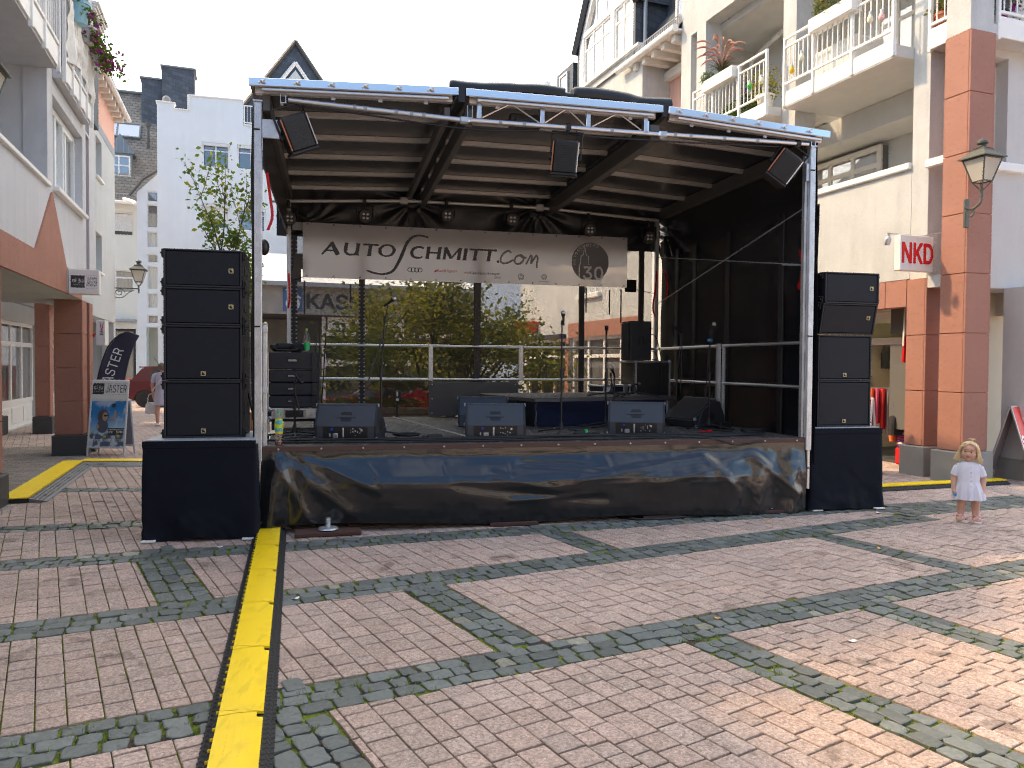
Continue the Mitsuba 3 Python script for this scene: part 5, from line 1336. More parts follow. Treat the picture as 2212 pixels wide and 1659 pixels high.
# roof: three leaves with a bright edge, dark underside, cross bars
leaves = ((-0.21, 1.775, 4.32, 4.40), (1.85, 3.965, 4.40, 4.408), (4.03, 5.985, 4.405, 4.29))
for i, (u0_, u1_, z0_, z1_) in enumerate(leaves):
    dz, L_ = z1_ - z0_, u1_ - u0_
    Ml = np.eye(4)
    ax = np.array([L_, 0, dz]) / math.hypot(L_, dz)
    Ml[:3, 0], Ml[:3, 2], Ml[:3, 3] = ax, np.cross(ax, [0, 1, 0]), (u0_, -0.15, z0_)
    W_ = G @ Ml
    lf = part(ST, "roof_leaf", bx(0.005, L_ - 0.005, 0.03, 4.55, -0.045, -0.012), "m_ceiling", M=W_)
    part(lf, "front_edge", rb(0, L_, 0.0, 0.03, -0.074, 0.0, 0.003), "m_alu_bright", M=W_)
    part(lf, "edge_tube", tube((0.12, 0.025, -0.103), (L_ - 0.1, 0.025, -0.103), 0.017, 12), "m_alu", M=W_, smooth=40)
    part(lf, "channel", bx(0.05, L_ - 0.05, 0.09, 0.15, -0.115, -0.046), "m_purlin", M=W_)
    for y_ in (0.82, 1.63, 2.48, 3.35, 4.25):
        part(lf, "cross_bar", rb(0.03, L_ - 0.03, y_ - 0.026, y_ + 0.026, -0.10, -0.046, 0.004), "m_purlin", M=W_)
    for x_ in np.linspace(0.16, 0.84, 4) * L_:
        part(lf, "lug", rb(x_ - 0.022, x_ + 0.022, 0.085, 0.10, -0.15, -0.115, 0.003), "m_alu", M=W_)
    if i != 1:
        for x_ in np.linspace(0.06, 0.86, 6) * L_:
            part(lf, "eye_bolt", cat(tube((x_ - 0.03, -0.012, -0.05), (x_ + 0.03, -0.012, -0.02), 0.008, 6), sphere((x_, -0.012, -0.036), 0.014, 1), tube((x_, -0.012, -0.05), (x_ + 0.035, -0.012, -0.052), 0.006, 5)), "m_silver", M=W_)
    part(lf, "top_sheet", bx(0.02, L_ - 0.02, 0.035, 4.6, -0.010, 0.004), "m_tarp_rough", M=W_)
for u_, w_ in ((-0.06, 0.07), (1.68, 0.06), (1.90, 0.07), (3.93, 0.11), (5.87, 0.09)):
    part(ST, "rafter", rb(u_ - w_ / 2, u_ + w_ / 2, -0.02, 4.35, 4.06 if w_ > 0.06 else 4.12, 4.24, 0.005), "m_beam", M=G)
for u_ in (0.10, 1.90, 3.80, 5.80):
    part(ST, "bracket", cat(rb(u_ - 0.028, u_ - 0.02, -0.1, -0.02, 4.12, 4.25, 0.002), rb(u_ + 0.02, u_ + 0.028, -0.1, -0.02, 4.12, 4.25, 0.002), rb(u_ - 0.02, u_ + 0.02, -0.1, -0.02, 4.12, 4.13, 0.002)), "m_alu_bright", M=G)
# front tube with hinges, and the small lattice in the middle
pts_f = [(0.14, -0.06, 4.165), (1.85, -0.06, 4.11), (4.0, -0.06, 4.13), (5.76, -0.06, 4.155)]
ft = part(ST, "front_tube", cat(*[tube(a, b, 0.026, 14) for a, b in zip(pts_f[:-1], pts_f[1:])]), "m_alu", M=G, smooth=40)
for p_ in pts_f[1:3]:
    part(ft, "hinge", rb(p_[0] - 0.05, p_[0] + 0.05, p_[1] - 0.035, p_[1] + 0.035, p_[2] - 0.035, p_[2] + 0.035, 0.012), "m_alu_bright", M=G)
part(ft, "tape_band", cat(*[tube((u_, -0.06, np.interp(u_, [q[0] for q in pts_f], [q[2] for q in pts_f])), (u_ + 0.035, -0.06, np.interp(u_ + 0.035, [q[0] for q in pts_f], [q[2] for q in pts_f])), 0.028, 14) for u_ in (0.75, 0.85, 1.15, 1.3, 1.42, 2.2, 2.45, 2.9, 3.4, 4.12, 4.3, 4.7, 5.1)]), "m_lead", M=G, kind="stuff", label="tape bands holding the cable on the tube")
for u_ in (2.0, 2.66, 3.16, 3.80):
    part(ST, "lattice_post", rb(u_ - 0.025, u_ + 0.025, -0.075, -0.035, 4.14, 4.31, 0.004), "m_alu_bright", M=G)
for u_a, z_a, u_b, z_b in ((2.03, 4.15, 2.3, 4.30), (2.36, 4.30, 2.64, 4.14), (2.69, 4.15, 2.9, 4.30), (2.95, 4.30, 3.14, 4.14), (3.2, 4.15, 3.46, 4.30), (3.52, 4.30, 3.78, 4.14)):
    part(ST, "diagonal", tube((u_a, -0.06, z_a), (u_b, -0.06, z_b), 0.0085, 6), "m_alu_bright", M=G)
# rear tube
pts_r = [(-0.30, 3.92, 4.00), (1.6, 3.92, 4.11), (3.72, 3.92, 4.12), (5.72, 3.92, 4.02)]
part(ST, "rear_tube", cat(*[tube(a, b, 0.025, 12) for a, b in zip(pts_r[:-1], pts_r[1:])], *[rb(p_[0] - 0.06, p_[0] + 0.06, 3.88, 3.96, p_[2] - 0.05, p_[2] + 0.05, 0.01) for p_ in pts_r[1:3]]), "m_purlin", M=G, smooth=40)
# nets and dark valances
def sheet(x0, x1, z0, z1, amp, seed, M, n=60, m=24, ruck=()):
    xs, zs = np.meshgrid(np.linspace(x0, x1, n), np.linspace(z0, z1, m), indexing="ij")
    ys = amp * (meshkit.fbm(np.stack([xs * 1.6, zs * 1.4, 0 * xs + seed], -1), 3, seed=seed) - 0.5) * 2
    for (cx, cz, r_, a_) in ruck:
        th = np.arctan2(zs - cz, xs - cx)
        d_ = np.hypot(xs - cx, zs - cz)
        ys = ys + a_ * np.sin(th * 11) * np.exp(-(d_ / r_) ** 2) * np.clip(d_ / 0.12, 0, 1)
    i_, j_ = np.meshgrid(np.arange(n - 1), np.arange(m - 1), indexing="ij")
    return tri(np.stack([xs, ys, zs], -1).reshape(-1, 3), np.stack([i_ * m + j_, (i_ + 1) * m + j_, (i_ + 1) * m + j_ + 1, i_ * m + j_ + 1], -1).reshape(-1, 4))


part(ST, "back_net", sheet(-0.03, 5.75, DZ - 0.1, 3.6, 0.006, 3, G), "m_net", M=G @ frame((0, 4.2, 0), 0), label="see-through black net at the back of the stage")
part(ST, "back_valance", sheet(-0.25, 5.85, 3.54, 4.33, 0.03, 4, G, 120, 40, ruck=((1.75, 4.15, 0.55, 0.035), (3.72, 4.15, 0.6, 0.05), (5.7, 3.98, 0.4, 0.03), (0.3, 3.75, 0.4, 0.025))), "m_tarp_rough", M=G @ frame((0, 4.13, 0), 0), smooth=True)
Ms = G @ frame((5.92, 0, 0), math.pi / 2)
part(ST, "side_net", sheet(-0.05, 4.2, DZ - 0.3, 3.5, 0.02, 6, G), "m_net_side", M=Ms, label="dense black net on the right side of the stage")
part(ST, "side_valance", sheet(-0.05, 4.2, 3.42, 4.30, 0.03, 7, G, 70, 20, ruck=((4.0, 3.9, 0.7, 0.06),)), "m_tarp_rough", M=G @ frame((5.90, 0, 0), math.pi / 2), smooth=True)
for u_, w_ in ((0.0, 0.09), (0.99, 0.09), (2.77, 0.11), (4.49, 0.09), (5.52, 0.09)):
    part(ST, "back_upright", rb(u_ - w_ / 2, u_ + w_ / 2, 4.09, 4.13, DZ, 3.56, 0.006), "m_black" if w_ > 0.1 else "m_rubber", M=G)
for v_ in (0.6, 1.9, 2.9, 3.5):
    part(ST, "side_batten", rb(5.86, 5.89, v_ - 0.05, v_ + 0.05, DZ - 0.02, 3.5, 0.006), "m_black", M=G)
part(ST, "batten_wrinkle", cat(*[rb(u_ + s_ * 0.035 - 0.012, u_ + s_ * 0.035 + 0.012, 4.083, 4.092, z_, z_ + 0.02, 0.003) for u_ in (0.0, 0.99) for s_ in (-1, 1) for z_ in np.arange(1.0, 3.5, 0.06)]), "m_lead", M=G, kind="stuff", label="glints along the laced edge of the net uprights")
for u_, z_, L_ in ((0.15, 2.88, 0.5), (0.82, 2.85, 0.28), (4.95, 2.88, 0.4), (5.15, 2.9, 0.55), (4.55, 2.9, 0.4)):
    part(ST, "hanging_strap", rb(u_ - 0.012, u_ + 0.012, 4.06, 4.066, z_ - L_, z_, 0.002), "m_black", M=G)
for u_ in (-0.02, 5.3, 0.07):
    part(ST, "net_flap", rb(u_ - 0.08, u_ + 0.12, 4.07, 4.075, 2.86 if u_ != 0.07 else 3.05, 3.06 if u_ != 0.07 else 3.28, 0.002), "m_black_gloss", M=G)
part(ST, "notice", rb(-0.02, 0.16, 4.05, 4.055, 3.62, 3.74, 0.002), "m_lead", M=G)
# railings: back and right side
for z_ in (1.93, 1.42):
    part(ST, "rail", cat(tube((-0.05, 3.98, z_), (1.99, 3.98, z_), 0.021, 12), tube((2.06, 3.98, z_), (3.42, 3.98, z_), 0.021, 12), tube((3.48, 3.98, z_), (5.74, 3.98, z_), 0.021, 12)), "m_alu", M=G, smooth=40)
    part(ST, "rail", cat(tube((5.74, 3.95, z_), (5.74, 1.87, z_), 0.021, 12), tube((5.76, 1.80, z_), (5.80, 0.03, z_), 0.021, 12)), "m_alu", M=G, smooth=40)
for u_ in (2.025, 3.45):
    part(ST, "rail_post", rb(u_ - 0.035, u_ + 0.035, 3.96, 4.0, 1.40 if u_ < 4 else DZ, 1.96, 0.004), "m_galv", M=G)
part(ST, "rail_post", cat(rb(5.70, 5.75, 1.83, 1.89, DZ, 1.96, 0.004), rb(5.755, 5.78, 1.76, 1.82, DZ, 1.95, 0.004)), "m_galv", M=G)
part(ST, "rail_post", cat(rb(5.772, 5.802, 0.0, 0.06, DZ, 4.05, 0.004), rb(5.80, 5.84, 0.0, 0.03, 1.85, 1.95, 0.004), rb(5.80, 5.84, 0.0, 0.03, 1.28, 1.38, 0.004)), "m_galv", M=G)
part(ST, "rail_post", cat(rb(-0.10, -0.06, 0.05, 0.09, DZ - 0.05, 2.02, 0.004), rb(-0.1, -0.05, 0.03, 0.05, 1.36, 1.42, 0.003), rb(-0.1, -0.05, 0.03, 0.05, 1.95, 2.0, 0.003)), "m_galv", M=G)
pn = part(ST, "back_panel", rb(2.0, 3.42, 4.0, 4.03, DZ + 0.01, 1.38, 0.004), "m_beam", M=G)
part(pn, "screw", cat(*[mv(rot(lathe([(0.013, 0), (0.01, 0.005), (0.002, 0.007)], 8), math.pi / 2, (1, 0, 0)), x_, 3.999, z_) for x_ in (2.05, 3.37) for z_ in (0.9, 1.12, 1.34)]), "m_silver", M=G)
part(ST, "latch_strap", cat(rb(1.50, 1.535, 4.0, 4.01, DZ, 1.12, 0.003), rb(1.46, 1.58, 3.99, 4.02, 1.08, 1.24, 0.006)), "m_black", M=G)
part(ST, "latch", cat(rb(1.505, 1.53, 3.97, 3.99, 1.16, 1.23, 0.003), rb(1.495, 1.54, 3.97, 3.99, 1.09, 1.13, 0.003)), "m_silver", M=G)
# rolled tarpaulin on the middle of the roof
rr = []
for (u_a, u_b, y_, r_, z_, sd) in ((1.70, 2.9, -0.02, 0.085, 4.455, 1), (2.2, 3.35, 0.0, 0.075, 4.46, 2), (3.0, 4.10, 0.0, 0.085, 4.47, 4), (1.78, 4.05, 0.35, 0.10, 4.46, 3)):
    x_ = np.linspace(u_a, u_b, 40)
    rad = r_ * (0.55 + 0.6 * meshkit.fbm(np.c_[x_ * 2.0, 0 * x_, 0 * x_ + sd], 3, seed=sd))
    rad[0] *= 0.8
    rr.append(path(np.c_[x_, np.full_like(x_, y_), z_ + 0.02 * np.sin(x_ * 5 + sd) + (0.0 if sd != 2 else -0.012 * (x_ - 2.3))], rad, 10))
rt = part(ST, "rolled_tarpaulin", cat(*rr), "m_tarp_rough", M=G, smooth=45)
part(ST, "hinge_cover", cat(bx(1.779, 1.846, -0.12, 4.4, 4.27, 4.425), bx(3.969, 4.026, -0.12, 4.4, 4.30, 4.435)), "m_black", M=G)
part(ST, "guy_wire", cat(tube((5.78, 0.06, 3.45), (5.70, 3.9, 2.65), 0.007, 5), tube((5.80, 0.06, 2.82), (5.72, 3.9, 3.42), 0.006, 5), tube((5.80, 0.08, 2.82), (5.79, 0.45, 2.87), 0.012, 6)), "m_lead", M=G)
part(ST, "tie_line", cat(tube((-0.02, 4.02, 2.88), (0.14, 4.0, 2.93), 0.006, 5), tube((5.22, 4.0, 2.92), (5.72, 4.02, 2.84), 0.006, 5), tube((-0.25, 4.0, 3.8), (0.13, 4.0, 3.73), 0.006, 5)), "m_black", M=G)
for pts in ([(-0.08, 0.3, 3.55), (-0.05, 0.35, 3.3), (-0.03, 0.32, 3.12), (-0.07, 0.3, 2.98)], [(-0.06, 3.8, 2.95), (-0.05, 3.8, 2.6), (-0.07, 3.85, 2.45)], [(5.70, 3.9, 3.2), (5.66, 3.85, 2.9), (5.62, 3.85, 2.6), (5.66, 3.85, 2.45)], [(5.78, 3.75, 3.2), (5.8, 3.7, 2.9), (5.77, 3.7, 2.7)], [(5.80, 0.12, 3.0), (5.83, 0.12, 2.8), (5.80, 0.12, 2.55), (5.79, 0.12, 2.62)]):
    p_ = spline(pts, 6)
    w_ = 0.014
    v_ = np.vstack([p_ + [w_, 0, 0], p_ - [w_, 0, 0]])
    m_ = len(p_)
    solo("ratchet_strap", tri(np.vstack([v_, v_ + [0, 0.004, 0]]), [(i_, i_ + 1, m_ + i_ + 1, m_ + i_) for i_ in range(m_ - 1)] + [(2 * m_ + i_, 3 * m_ + i_, 3 * m_ + i_ + 1, 2 * m_ + i_ + 1) for i_ in range(m_ - 1)]), "m_red_strap",
         ["red strap hanging from the left front stage post", "red strap low on the left rear stage post", "red strap looped at the right rear stage post", "shorter red strap right of the rear stage post", "red strap on the right front stage post"][_count.get("ratchet_strap", 0)], "strap", M=G)
# black cloth drape and cable bundle beside the left front post
part(ST, "cable_bundle", cat(path(spline([(-0.17, 0.0, 4.1), (-0.19, 0.02, 3.4), (-0.18, 0.03, 2.6), (-0.19, 0.02, 1.8), (-0.18, 0.02, 1.1)], 6), 0.016, 8), path(spline([(-0.165, 0.03, 4.0), (-0.185, 0.05, 3.0), (-0.17, 0.05, 2.0), (-0.18, 0.05, 0.9)], 6), 0.012, 8), sphere((-0.09, 0.12, 2.78), 0.06, 2, (0.8, 1, 1.3))), "m_black", M=G, smooth=40)

# ---------------------------------------------------------------- banner
BN = thing("banner", "long pale banner lettered AUTOSCHMITT.com at the back of the stage", "banner")
bz0, bz1, bu0, bu1, bv = 2.92, 3.73, 0.13, 5.22, 3.99
MB = G @ frame((0, bv, 0), 0)
bw = sheet(bu0, bu1, bz0, bz1, 0.008, 12, G, 140, 30)
part(ST, "left_valance", bx(-0.10, -0.085, 0.06, 4.2, 3.55, 4.22), "m_tarp_rough", M=G)
part(BN, "sheet", bw, "m_banner", M=MB, smooth=True)


def bt(mesh, u, z, mat, name, d=-0.013):
    return part(BN, name, place(mesh, (u, d, z), (1, 0, 0), (0, 0, 1), (0, -1, 0)), mat, M=MB)


def stroke(pts, w):
    """A line whose width varies, as one outline."""
    p = np.asarray(pts, float)
    t = np.gradient(p, axis=0)
    t /= np.linalg.norm(t, axis=1, keepdims=True) + 1e-9
    n = np.c_[-t[:, 1], t[:, 0]]
    w = np.broadcast_to(np.asarray(w, float), (len(p),))[:, None] / 2
    return unary_union([Polygon([p[i] + n[i] * w[i], p[i + 1] + n[i + 1] * w[i + 1], p[i + 1] - n[i + 1] * w[i + 1], p[i] - n[i] * w[i]]).buffer(0) for i in range(len(p) - 1)])


def flare(letter, x, s, sh=0.16, xs=1.36):
    """Flared capitals, height 1, leaning a little; returns the outline and the advance."""
    bar = lambda a, b, w0, w1: stroke(np.linspace(a, b, 9), np.interp(np.abs(np.linspace(-1, 1, 9)), [0, 0.6, 1], [min(w0, w1), min(w0, w1) * 1.05, max(w0, w1)]))
    if letter == "A":
        g, adv = [stroke([(0.0, 0), (0.52, 1.0)], [0.11, 0.16]), stroke([(0.44, 1.0), (0.92, 0)], [0.2, 0.25]), bar((0.2, 0.33), (0.72, 0.33), 0.1, 0.1)], 1.22
    elif letter == "U":
        th = np.linspace(math.pi, 2 * math.pi, 18)
        g, adv = [bar((0.1, 1), (0.1, 0.36), 0.18, 0.22), stroke(np.c_[0.45 + 0.36 * np.cos(th), 0.40 + 0.36 * np.sin(th)], 0.13), bar((0.80, 1), (0.80, 0.0), 0.18, 0.22)], 1.12
    elif letter == "T":
        g, adv = [bar((-0.02, 0.93), (0.88, 0.93), 0.12, 0.15), bar((0.42, 0.93), (0.42, 0), 0.19, 0.24)], 0.94
    elif letter == "O":
        th = np.linspace(0, 2 * math.pi, 40)
        g, adv = [Polygon(np.c_[0.5 + 0.52 * np.cos(th), 0.5 + 0.52 * np.sin(th)]).difference(Polygon(np.c_[0.5 + 0.34 * np.cos(th), 0.5 + 0.41 * np.sin(th)]))], 1.14
    elif letter == "C":
        th = np.linspace(math.radians(48), math.radians(312), 30)
        g, adv = [stroke(np.c_[0.5 + 0.44 * np.cos(th), 0.5 + 0.46 * np.sin(th)], 0.10 + 0.09 * np.sin((th - th[0]) / (th[-1] - th[0]) * math.pi))], 1.02
    elif letter == "H":
        g, adv = [bar((0.1, 1), (0.1, 0), 0.19, 0.24), bar((0.84, 1), (0.84, 0), 0.19, 0.24), bar((0.1, 0.52), (0.84, 0.52), 0.11, 0.12)], 1.14
    elif letter == "M":
        g, adv = [bar((0.08, 1), (0.08, 0), 0.15, 0.19), stroke([(0.06, 1), (0.54, 0.1)], [0.22, 0.18]), stroke([(0.54, 0.1), (1.02, 1)], [0.09, 0.13]), bar((1.04, 1), (1.04, 0), 0.19, 0.24)], 1.34
    elif letter == "I":
        g, adv = [bar((0.1, 1), (0.1, 0), 0.19, 0.24)], 0.36
    poly = affinity.scale(unary_union(g).buffer(0.012), s * xs, s, origin=(0, 0))
    poly = affinity.affine_transform(poly, [1, sh, 0, 1, x, 0])
    return poly, adv * s * xs


LETTER = 0.182
x_ = 0.405
for ch in "AUTO":
    pg, adv = flare(ch, x_, LETTER)
    bt(prism(pg, 0.002), 0, 3.27, "m_ink_navy", "letter")
    x_ += adv
th = np.linspace(0, 1, 40)
sw = spline([(1.05, 3.02), (1.16, 2.985), (1.30, 2.97), (1.44, 3.02), (1.53, 3.16), (1.60, 3.32), (1.66, 3.46), (1.75, 3.55), (1.86, 3.575), (1.98, 3.55)], 8) + [0.0, 0.035]
wsw = np.interp(np.linspace(0, 1, len(sw)), [0, 0.04, 0.2, 0.5, 0.72, 0.95, 1.0], [0.008, 0.03, 0.028, 0.05, 0.042, 0.026, 0.03])
bt(prism(stroke(sw, wsw), 0.002), 0, 0, "m_ink_navy", "letter", d=-0.0135)
x_ = 1.70
for ch in "CHMITT":
    pg, adv = flare(ch, x_, LETTER, xs=1.28)
    bt(prism(pg, 0.002), 0, 3.262, "m_ink_navy", "letter")
    x_ += adv
com = [stroke(spline([(0.20, 0.17), (0.14, 0.20), (0.04, 0.14), (0.0, 0.05), (0.05, 0.0), (0.15, 0.02), (0.24, 0.06)], 6), 0.024),
       stroke(spline([(0.36, 0.14), (0.28, 0.10), (0.27, 0.02), (0.34, 0.0), (0.42, 0.05), (0.42, 0.12), (0.36, 0.14), (0.40, 0.115), (0.48, 0.10)], 6), 0.024),
       stroke(spline([(0.48, 0.0), (0.52, 0.07), (0.57, 0.14), (0.59, 0.10), (0.57, 0.02), (0.62, 0.08), (0.67, 0.14), (0.70, 0.10), (0.68, 0.0), (0.69, -0.05)], 6), 0.024)]
bt(prism(affinity.translate(affinity.scale(unary_union(com).buffer(0.004), 0.86, 1.0, origin=(0, 0)), 3.11, 3.235), 0.002), 0, 0, "m_ink_grey", "letter")
bt(prism(Point(3.07, 3.26).buffer(0.021), 0.002), 0, 0, "m_ink_navy", "letter")
ring = lambda x, z, r, t: Point(x, z).buffer(r, 24).difference(Point(x, z).buffer(r - t, 24))
bt(prism(unary_union([ring(1.70 + 0.052 * i_, 3.085, 0.036, 0.009) for i_ in range(4)]), 0.002), 0, 0, "m_ink", "emblem")
bt(prism(Polygon([(2.07, 3.062), (2.10, 3.062), (2.125, 3.102), (2.095, 3.102)]), 0.002), 0, 0, "m_red", "emblem")
bt(text("Audi Sport", 0.042, 0.002, False, 1.08), 2.27, 3.066, "m_ink_red", "lettering")
bt(text("Audi", 0.038, 0.002, False, 1.08), 2.59, 3.056, "m_ink_red", "lettering")
bt(text("Gebrauchtwagen", 0.038, 0.002, False, 1.08), 2.88, 3.052, "m_ink_navy", "lettering")
bt(text(":plus", 0.036, 0.002, False, 1.0), 3.06, 2.998, "m_ink_red", "lettering")


def roundel(x, z, r):
    t = r * 0.13
    inner_c = Point(x, z).buffer(r - t * 0.9, 24)
    V_ = [stroke([(x - r * 0.42, z + r * 0.95), (x, z + r * 0.12)], t), stroke([(x + r * 0.42, z + r * 0.95), (x, z + r * 0.12)], t),
          stroke([(x - r * 0.8, z + r * 0.5), (x - r * 0.36, z - r * 0.82)], t), stroke([(x - r * 0.36, z - r * 0.82), (x, z - r * 0.05)], t), stroke([(x + r * 0.36, z - r * 0.82), (x, z - r * 0.05)], t), stroke([(x + r * 0.8, z + r * 0.5), (x + r * 0.36, z - r * 0.82)], t)]
    return unary_union([ring(x, z, r, t), unary_union(V_).intersection(inner_c)])


bt(prism(roundel(3.44, 3.035, 0.05), 0.002), 0, 0, "m_ink", "emblem")
bt(prism(roundel(3.82, 3.045, 0.044), 0.002), 0, 0, "m_ink", "emblem")
bt(text("Nutzfahrzeuge", 0.018, 0.002, False, 1.0), 3.82, 2.965, "m_ink", "lettering")
cx_, cz_, cr_ = 4.585, 3.31, 0.312
towr = Polygon([(4.40, 2.9), (4.40, 3.24), (4.42, 3.28), (4.43, 3.40), (4.465, 3.42), (4.49, 3.55), (4.515, 3.42), (4.55, 3.40), (4.56, 3.28), (4.58, 3.24), (4.58, 2.9)])
disc = Point(cx_, cz_).buffer(cr_, 48).difference(towr.boundary.buffer(0.006).intersection(sbox(4.3, 3.0, 4.57, 3.6)))
disc = disc.difference(unary_union([Polygon(sbox(cx_ - 0.18, cz_ - 0.34, cx_ + 0.34, cz_ - 0.28))]))
bt(prism(disc, 0.002), 0, 0, "m_banner_disc", "roundel")
bt(text("30", 0.20, 0.0035, True, 1.02), 4.635, 3.035, "m_paper", "numeral", d=-0.0165)
arc = []
for i_, ch in enumerate("AUTOSCHMITT"):
    a_ = math.radians(188 - i_ * 12.3)
    g_m = text(ch, 0.042, 0.002)
    g_m = rotz(g_m, a_ - math.pi / 2)
    arc.append(mv(g_m, 0.25 * math.cos(a_), 0.25 * math.sin(a_), 0))
bt(cat(*arc), cx_, cz_, "m_paper", "lettering", d=-0.0165)
for u_ in np.linspace(bu0 + 0.06, bu1 - 0.06, 14):
    part(BN, "eyelet", cat(*[place(trimesh.creation.annulus(0.006, 0.013, 0.003, sections=10), (u_, -0.013, z_), (1, 0, 0), (0, 0, 1), (0, -1, 0)) for z_ in (bz1 - 0.025, bz0 + 0.025)]), "m_ink", M=MB)

# ---------------------------------------------------------------- loudspeaker stacks on their draped tables
def drape(w, d, h, seed, hem=0.02, flare=0.03, n=220, m=34, puddle=0.0):
    """Cloth over a box: straight from the top edge, loose folds below, an uneven hem."""
    per = []
    for (a, b) in (((-w / 2, 0), (w / 2, 0)), ((w / 2, 0), (w / 2, d)), ((w / 2, d), (-w / 2, d)), ((-w / 2, d), (-w / 2, 0))):
        k = max(6, int(n * np.hypot(b[0] - a[0], b[1] - a[1]) / (2 * (w + d))))
        t = np.linspace(0, 1, k, endpoint=False)[:, None]
        per.append(np.array(a) * (1 - t) + np.array(b) * t)
    per = np.vstack(per)
    c = np.array([0, d / 2])
    out = per - c
    nrm = np.zeros_like(out)
    nrm[:, 0] = np.where(np.abs(np.abs(out[:, 0]) - w / 2) < 1e-6, np.sign(out[:, 0]), 0)
    nrm[:, 1] = np.where(np.abs(np.abs(out[:, 1]) - d / 2) < 1e-6, np.sign(out[:, 1]), 0)
    nrm = (nrm + np.roll(nrm, 1, 0) + np.roll(nrm, -1, 0) + np.roll(nrm, 2, 0) + np.roll(nrm, -2, 0))
    nrm /= np.linalg.norm(nrm, axis=1, keepdims=True) + 1e-9
    rings = []
    for i in range(m):
        f = i / (m - 1)
        z = h * (1 - f) + hem * f
        q = np.c_[per * 3.0, np.full(len(per), f * 1.2 + seed)]
        big = (meshkit.fbm(q, 3, seed=seed) - 0.5) * 2
        low = (meshkit.fbm(np.c_[per * 7.0, np.full(len(per), f * 6 + seed)], 3, seed=seed + 1) - 0.5) * 2
        amp = flare * f + 0.045 * f * f * big + 0.05 * max(0, f - 0.7) * low + 0.014 * low * f
        if puddle:
            amp = amp + puddle * np.clip(f - 0.8, 0, 1) * 5 * (0.5 + 0.5 * big)
        p = per + nrm * (amp[:, None] + 0.004)
        rings.append(np.c_[p, z + 0.02 * f * low + (0.03 * f * f * big)])
    mesh = loft(rings)
    return mesh


def table(name, label, M, w, d, h, seed, **kw):
    k = thing(name, label, "table")
    part(k, "top", rb(-w / 2 + 0.012, w / 2 - 0.012, 0.01, d - 0.01, h - 0.06, h + 0.006, 0.006), "m_lead", M=M)
    part(k, "cloth", drape(w, d, h - 0.05, seed, **kw), "m_cloth", M=M, smooth=60)
    part(k, "cloth_band", cat(rb(-w / 2 - 0.008, w / 2 + 0.008, -0.01, 0.0, h - 0.07, h - 0.003, 0.004)), "m_cloth", M=M)
    part(k, "foot", cat(*[rb(x_ - 0.06, x_ + 0.06, -0.08, 0.06, 0.004, 0.022, 0.005) for x_ in (-w / 2 + 0.05, w / 2 - 0.05)]), "m_white_rough", M=M)
    return k


table("speaker_table", "platform draped in navy black cloth under the left loudspeaker stack", G @ frame((-0.635, -0.20, 0), -0.05), 0.98, 0.95, 0.93, 3)
table("speaker_table", "platform draped in navy black cloth under the right loudspeaker stack", G @ frame((6.36, -0.02, 0), -0.03), 0.90, 0.95, 0.95, 9, puddle=0.05)


def pa_box(label, M, w, d, h, badge, group):
    k = thing("loudspeaker", label, "loudspeaker", group)
    fr = [rb(-w / 2, w / 2, 0.0, d, h - 0.016, h, 0.004), rb(-w / 2, w / 2, 0.0, d, 0.0, 0.016, 0.004), rb(-w / 2, -w / 2 + 0.018, 0.0, d, 0.016, h - 0.016, 0.004), rb(w / 2 - 0.018, w / 2, 0.0, d, 0.016, h - 0.016, 0.004), bx(-w / 2 + 0.018, w / 2 - 0.018, d - 0.03, d - 0.002, 0.016, h - 0.016)]
    part(k, "cabinet", cat(fr), "m_speaker", M=M)
    part(k, "grille", rb(-w / 2 + 0.022, w / 2 - 0.022, 0.008, 0.03, 0.02, h - 0.02, 0.006), "m_grille", M=M)
    bx_, bz_ = badge[0] * w - w / 2, badge[1] * h
    b = part(k, "badge", cat(rb(bx_ - 0.021, bx_ + 0.021, -0.001, 0.009, bz_ + 0.016, bz_ + 0.022, 0.001), rb(bx_ - 0.021, bx_ + 0.021, -0.001, 0.009, bz_ - 0.022, bz_ - 0.016, 0.001), rb(bx_ - 0.021, bx_ - 0.015, -0.001, 0.009, bz_ - 0.016, bz_ + 0.016, 0.001), rb(bx_ + 0.015, bx_ + 0.021, -0.001, 0.009, bz_ - 0.016, bz_ + 0.016, 0.001), xz([(bx_ + 0.014, bz_ + 0.014), (bx_ + 0.014, bz_ - 0.004), (bx_ - 0.004, bz_ + 0.014)], 0.0, 0.008)), "m_gold", M=M)
    for s_ in (-1, 1):
        for z_ in (0.03, h - 0.05):
            part(k, "rigging", cat(rb(s_ * (w / 2 + 0.012) - 0.012, s_ * (w / 2 + 0.012) + 0.012, 0.03, 0.10, z_ - 0.03, z_ + 0.05, 0.005), tube((s_ * (w / 2 + 0.02), 0.05, z_), (s_ * (w / 2 + 0.035), 0.05, z_ + 0.02), 0.008, 6)), "m_black", M=M)
        part(k, "side_handle", cat(rb(s_ * (w / 2 + 0.004) - 0.006, s_ * (w / 2 + 0.004) + 0.006, 0.2, 0.36, h * 0.4, h * 0.62, 0.005)), "m_black", M=M)
    return k


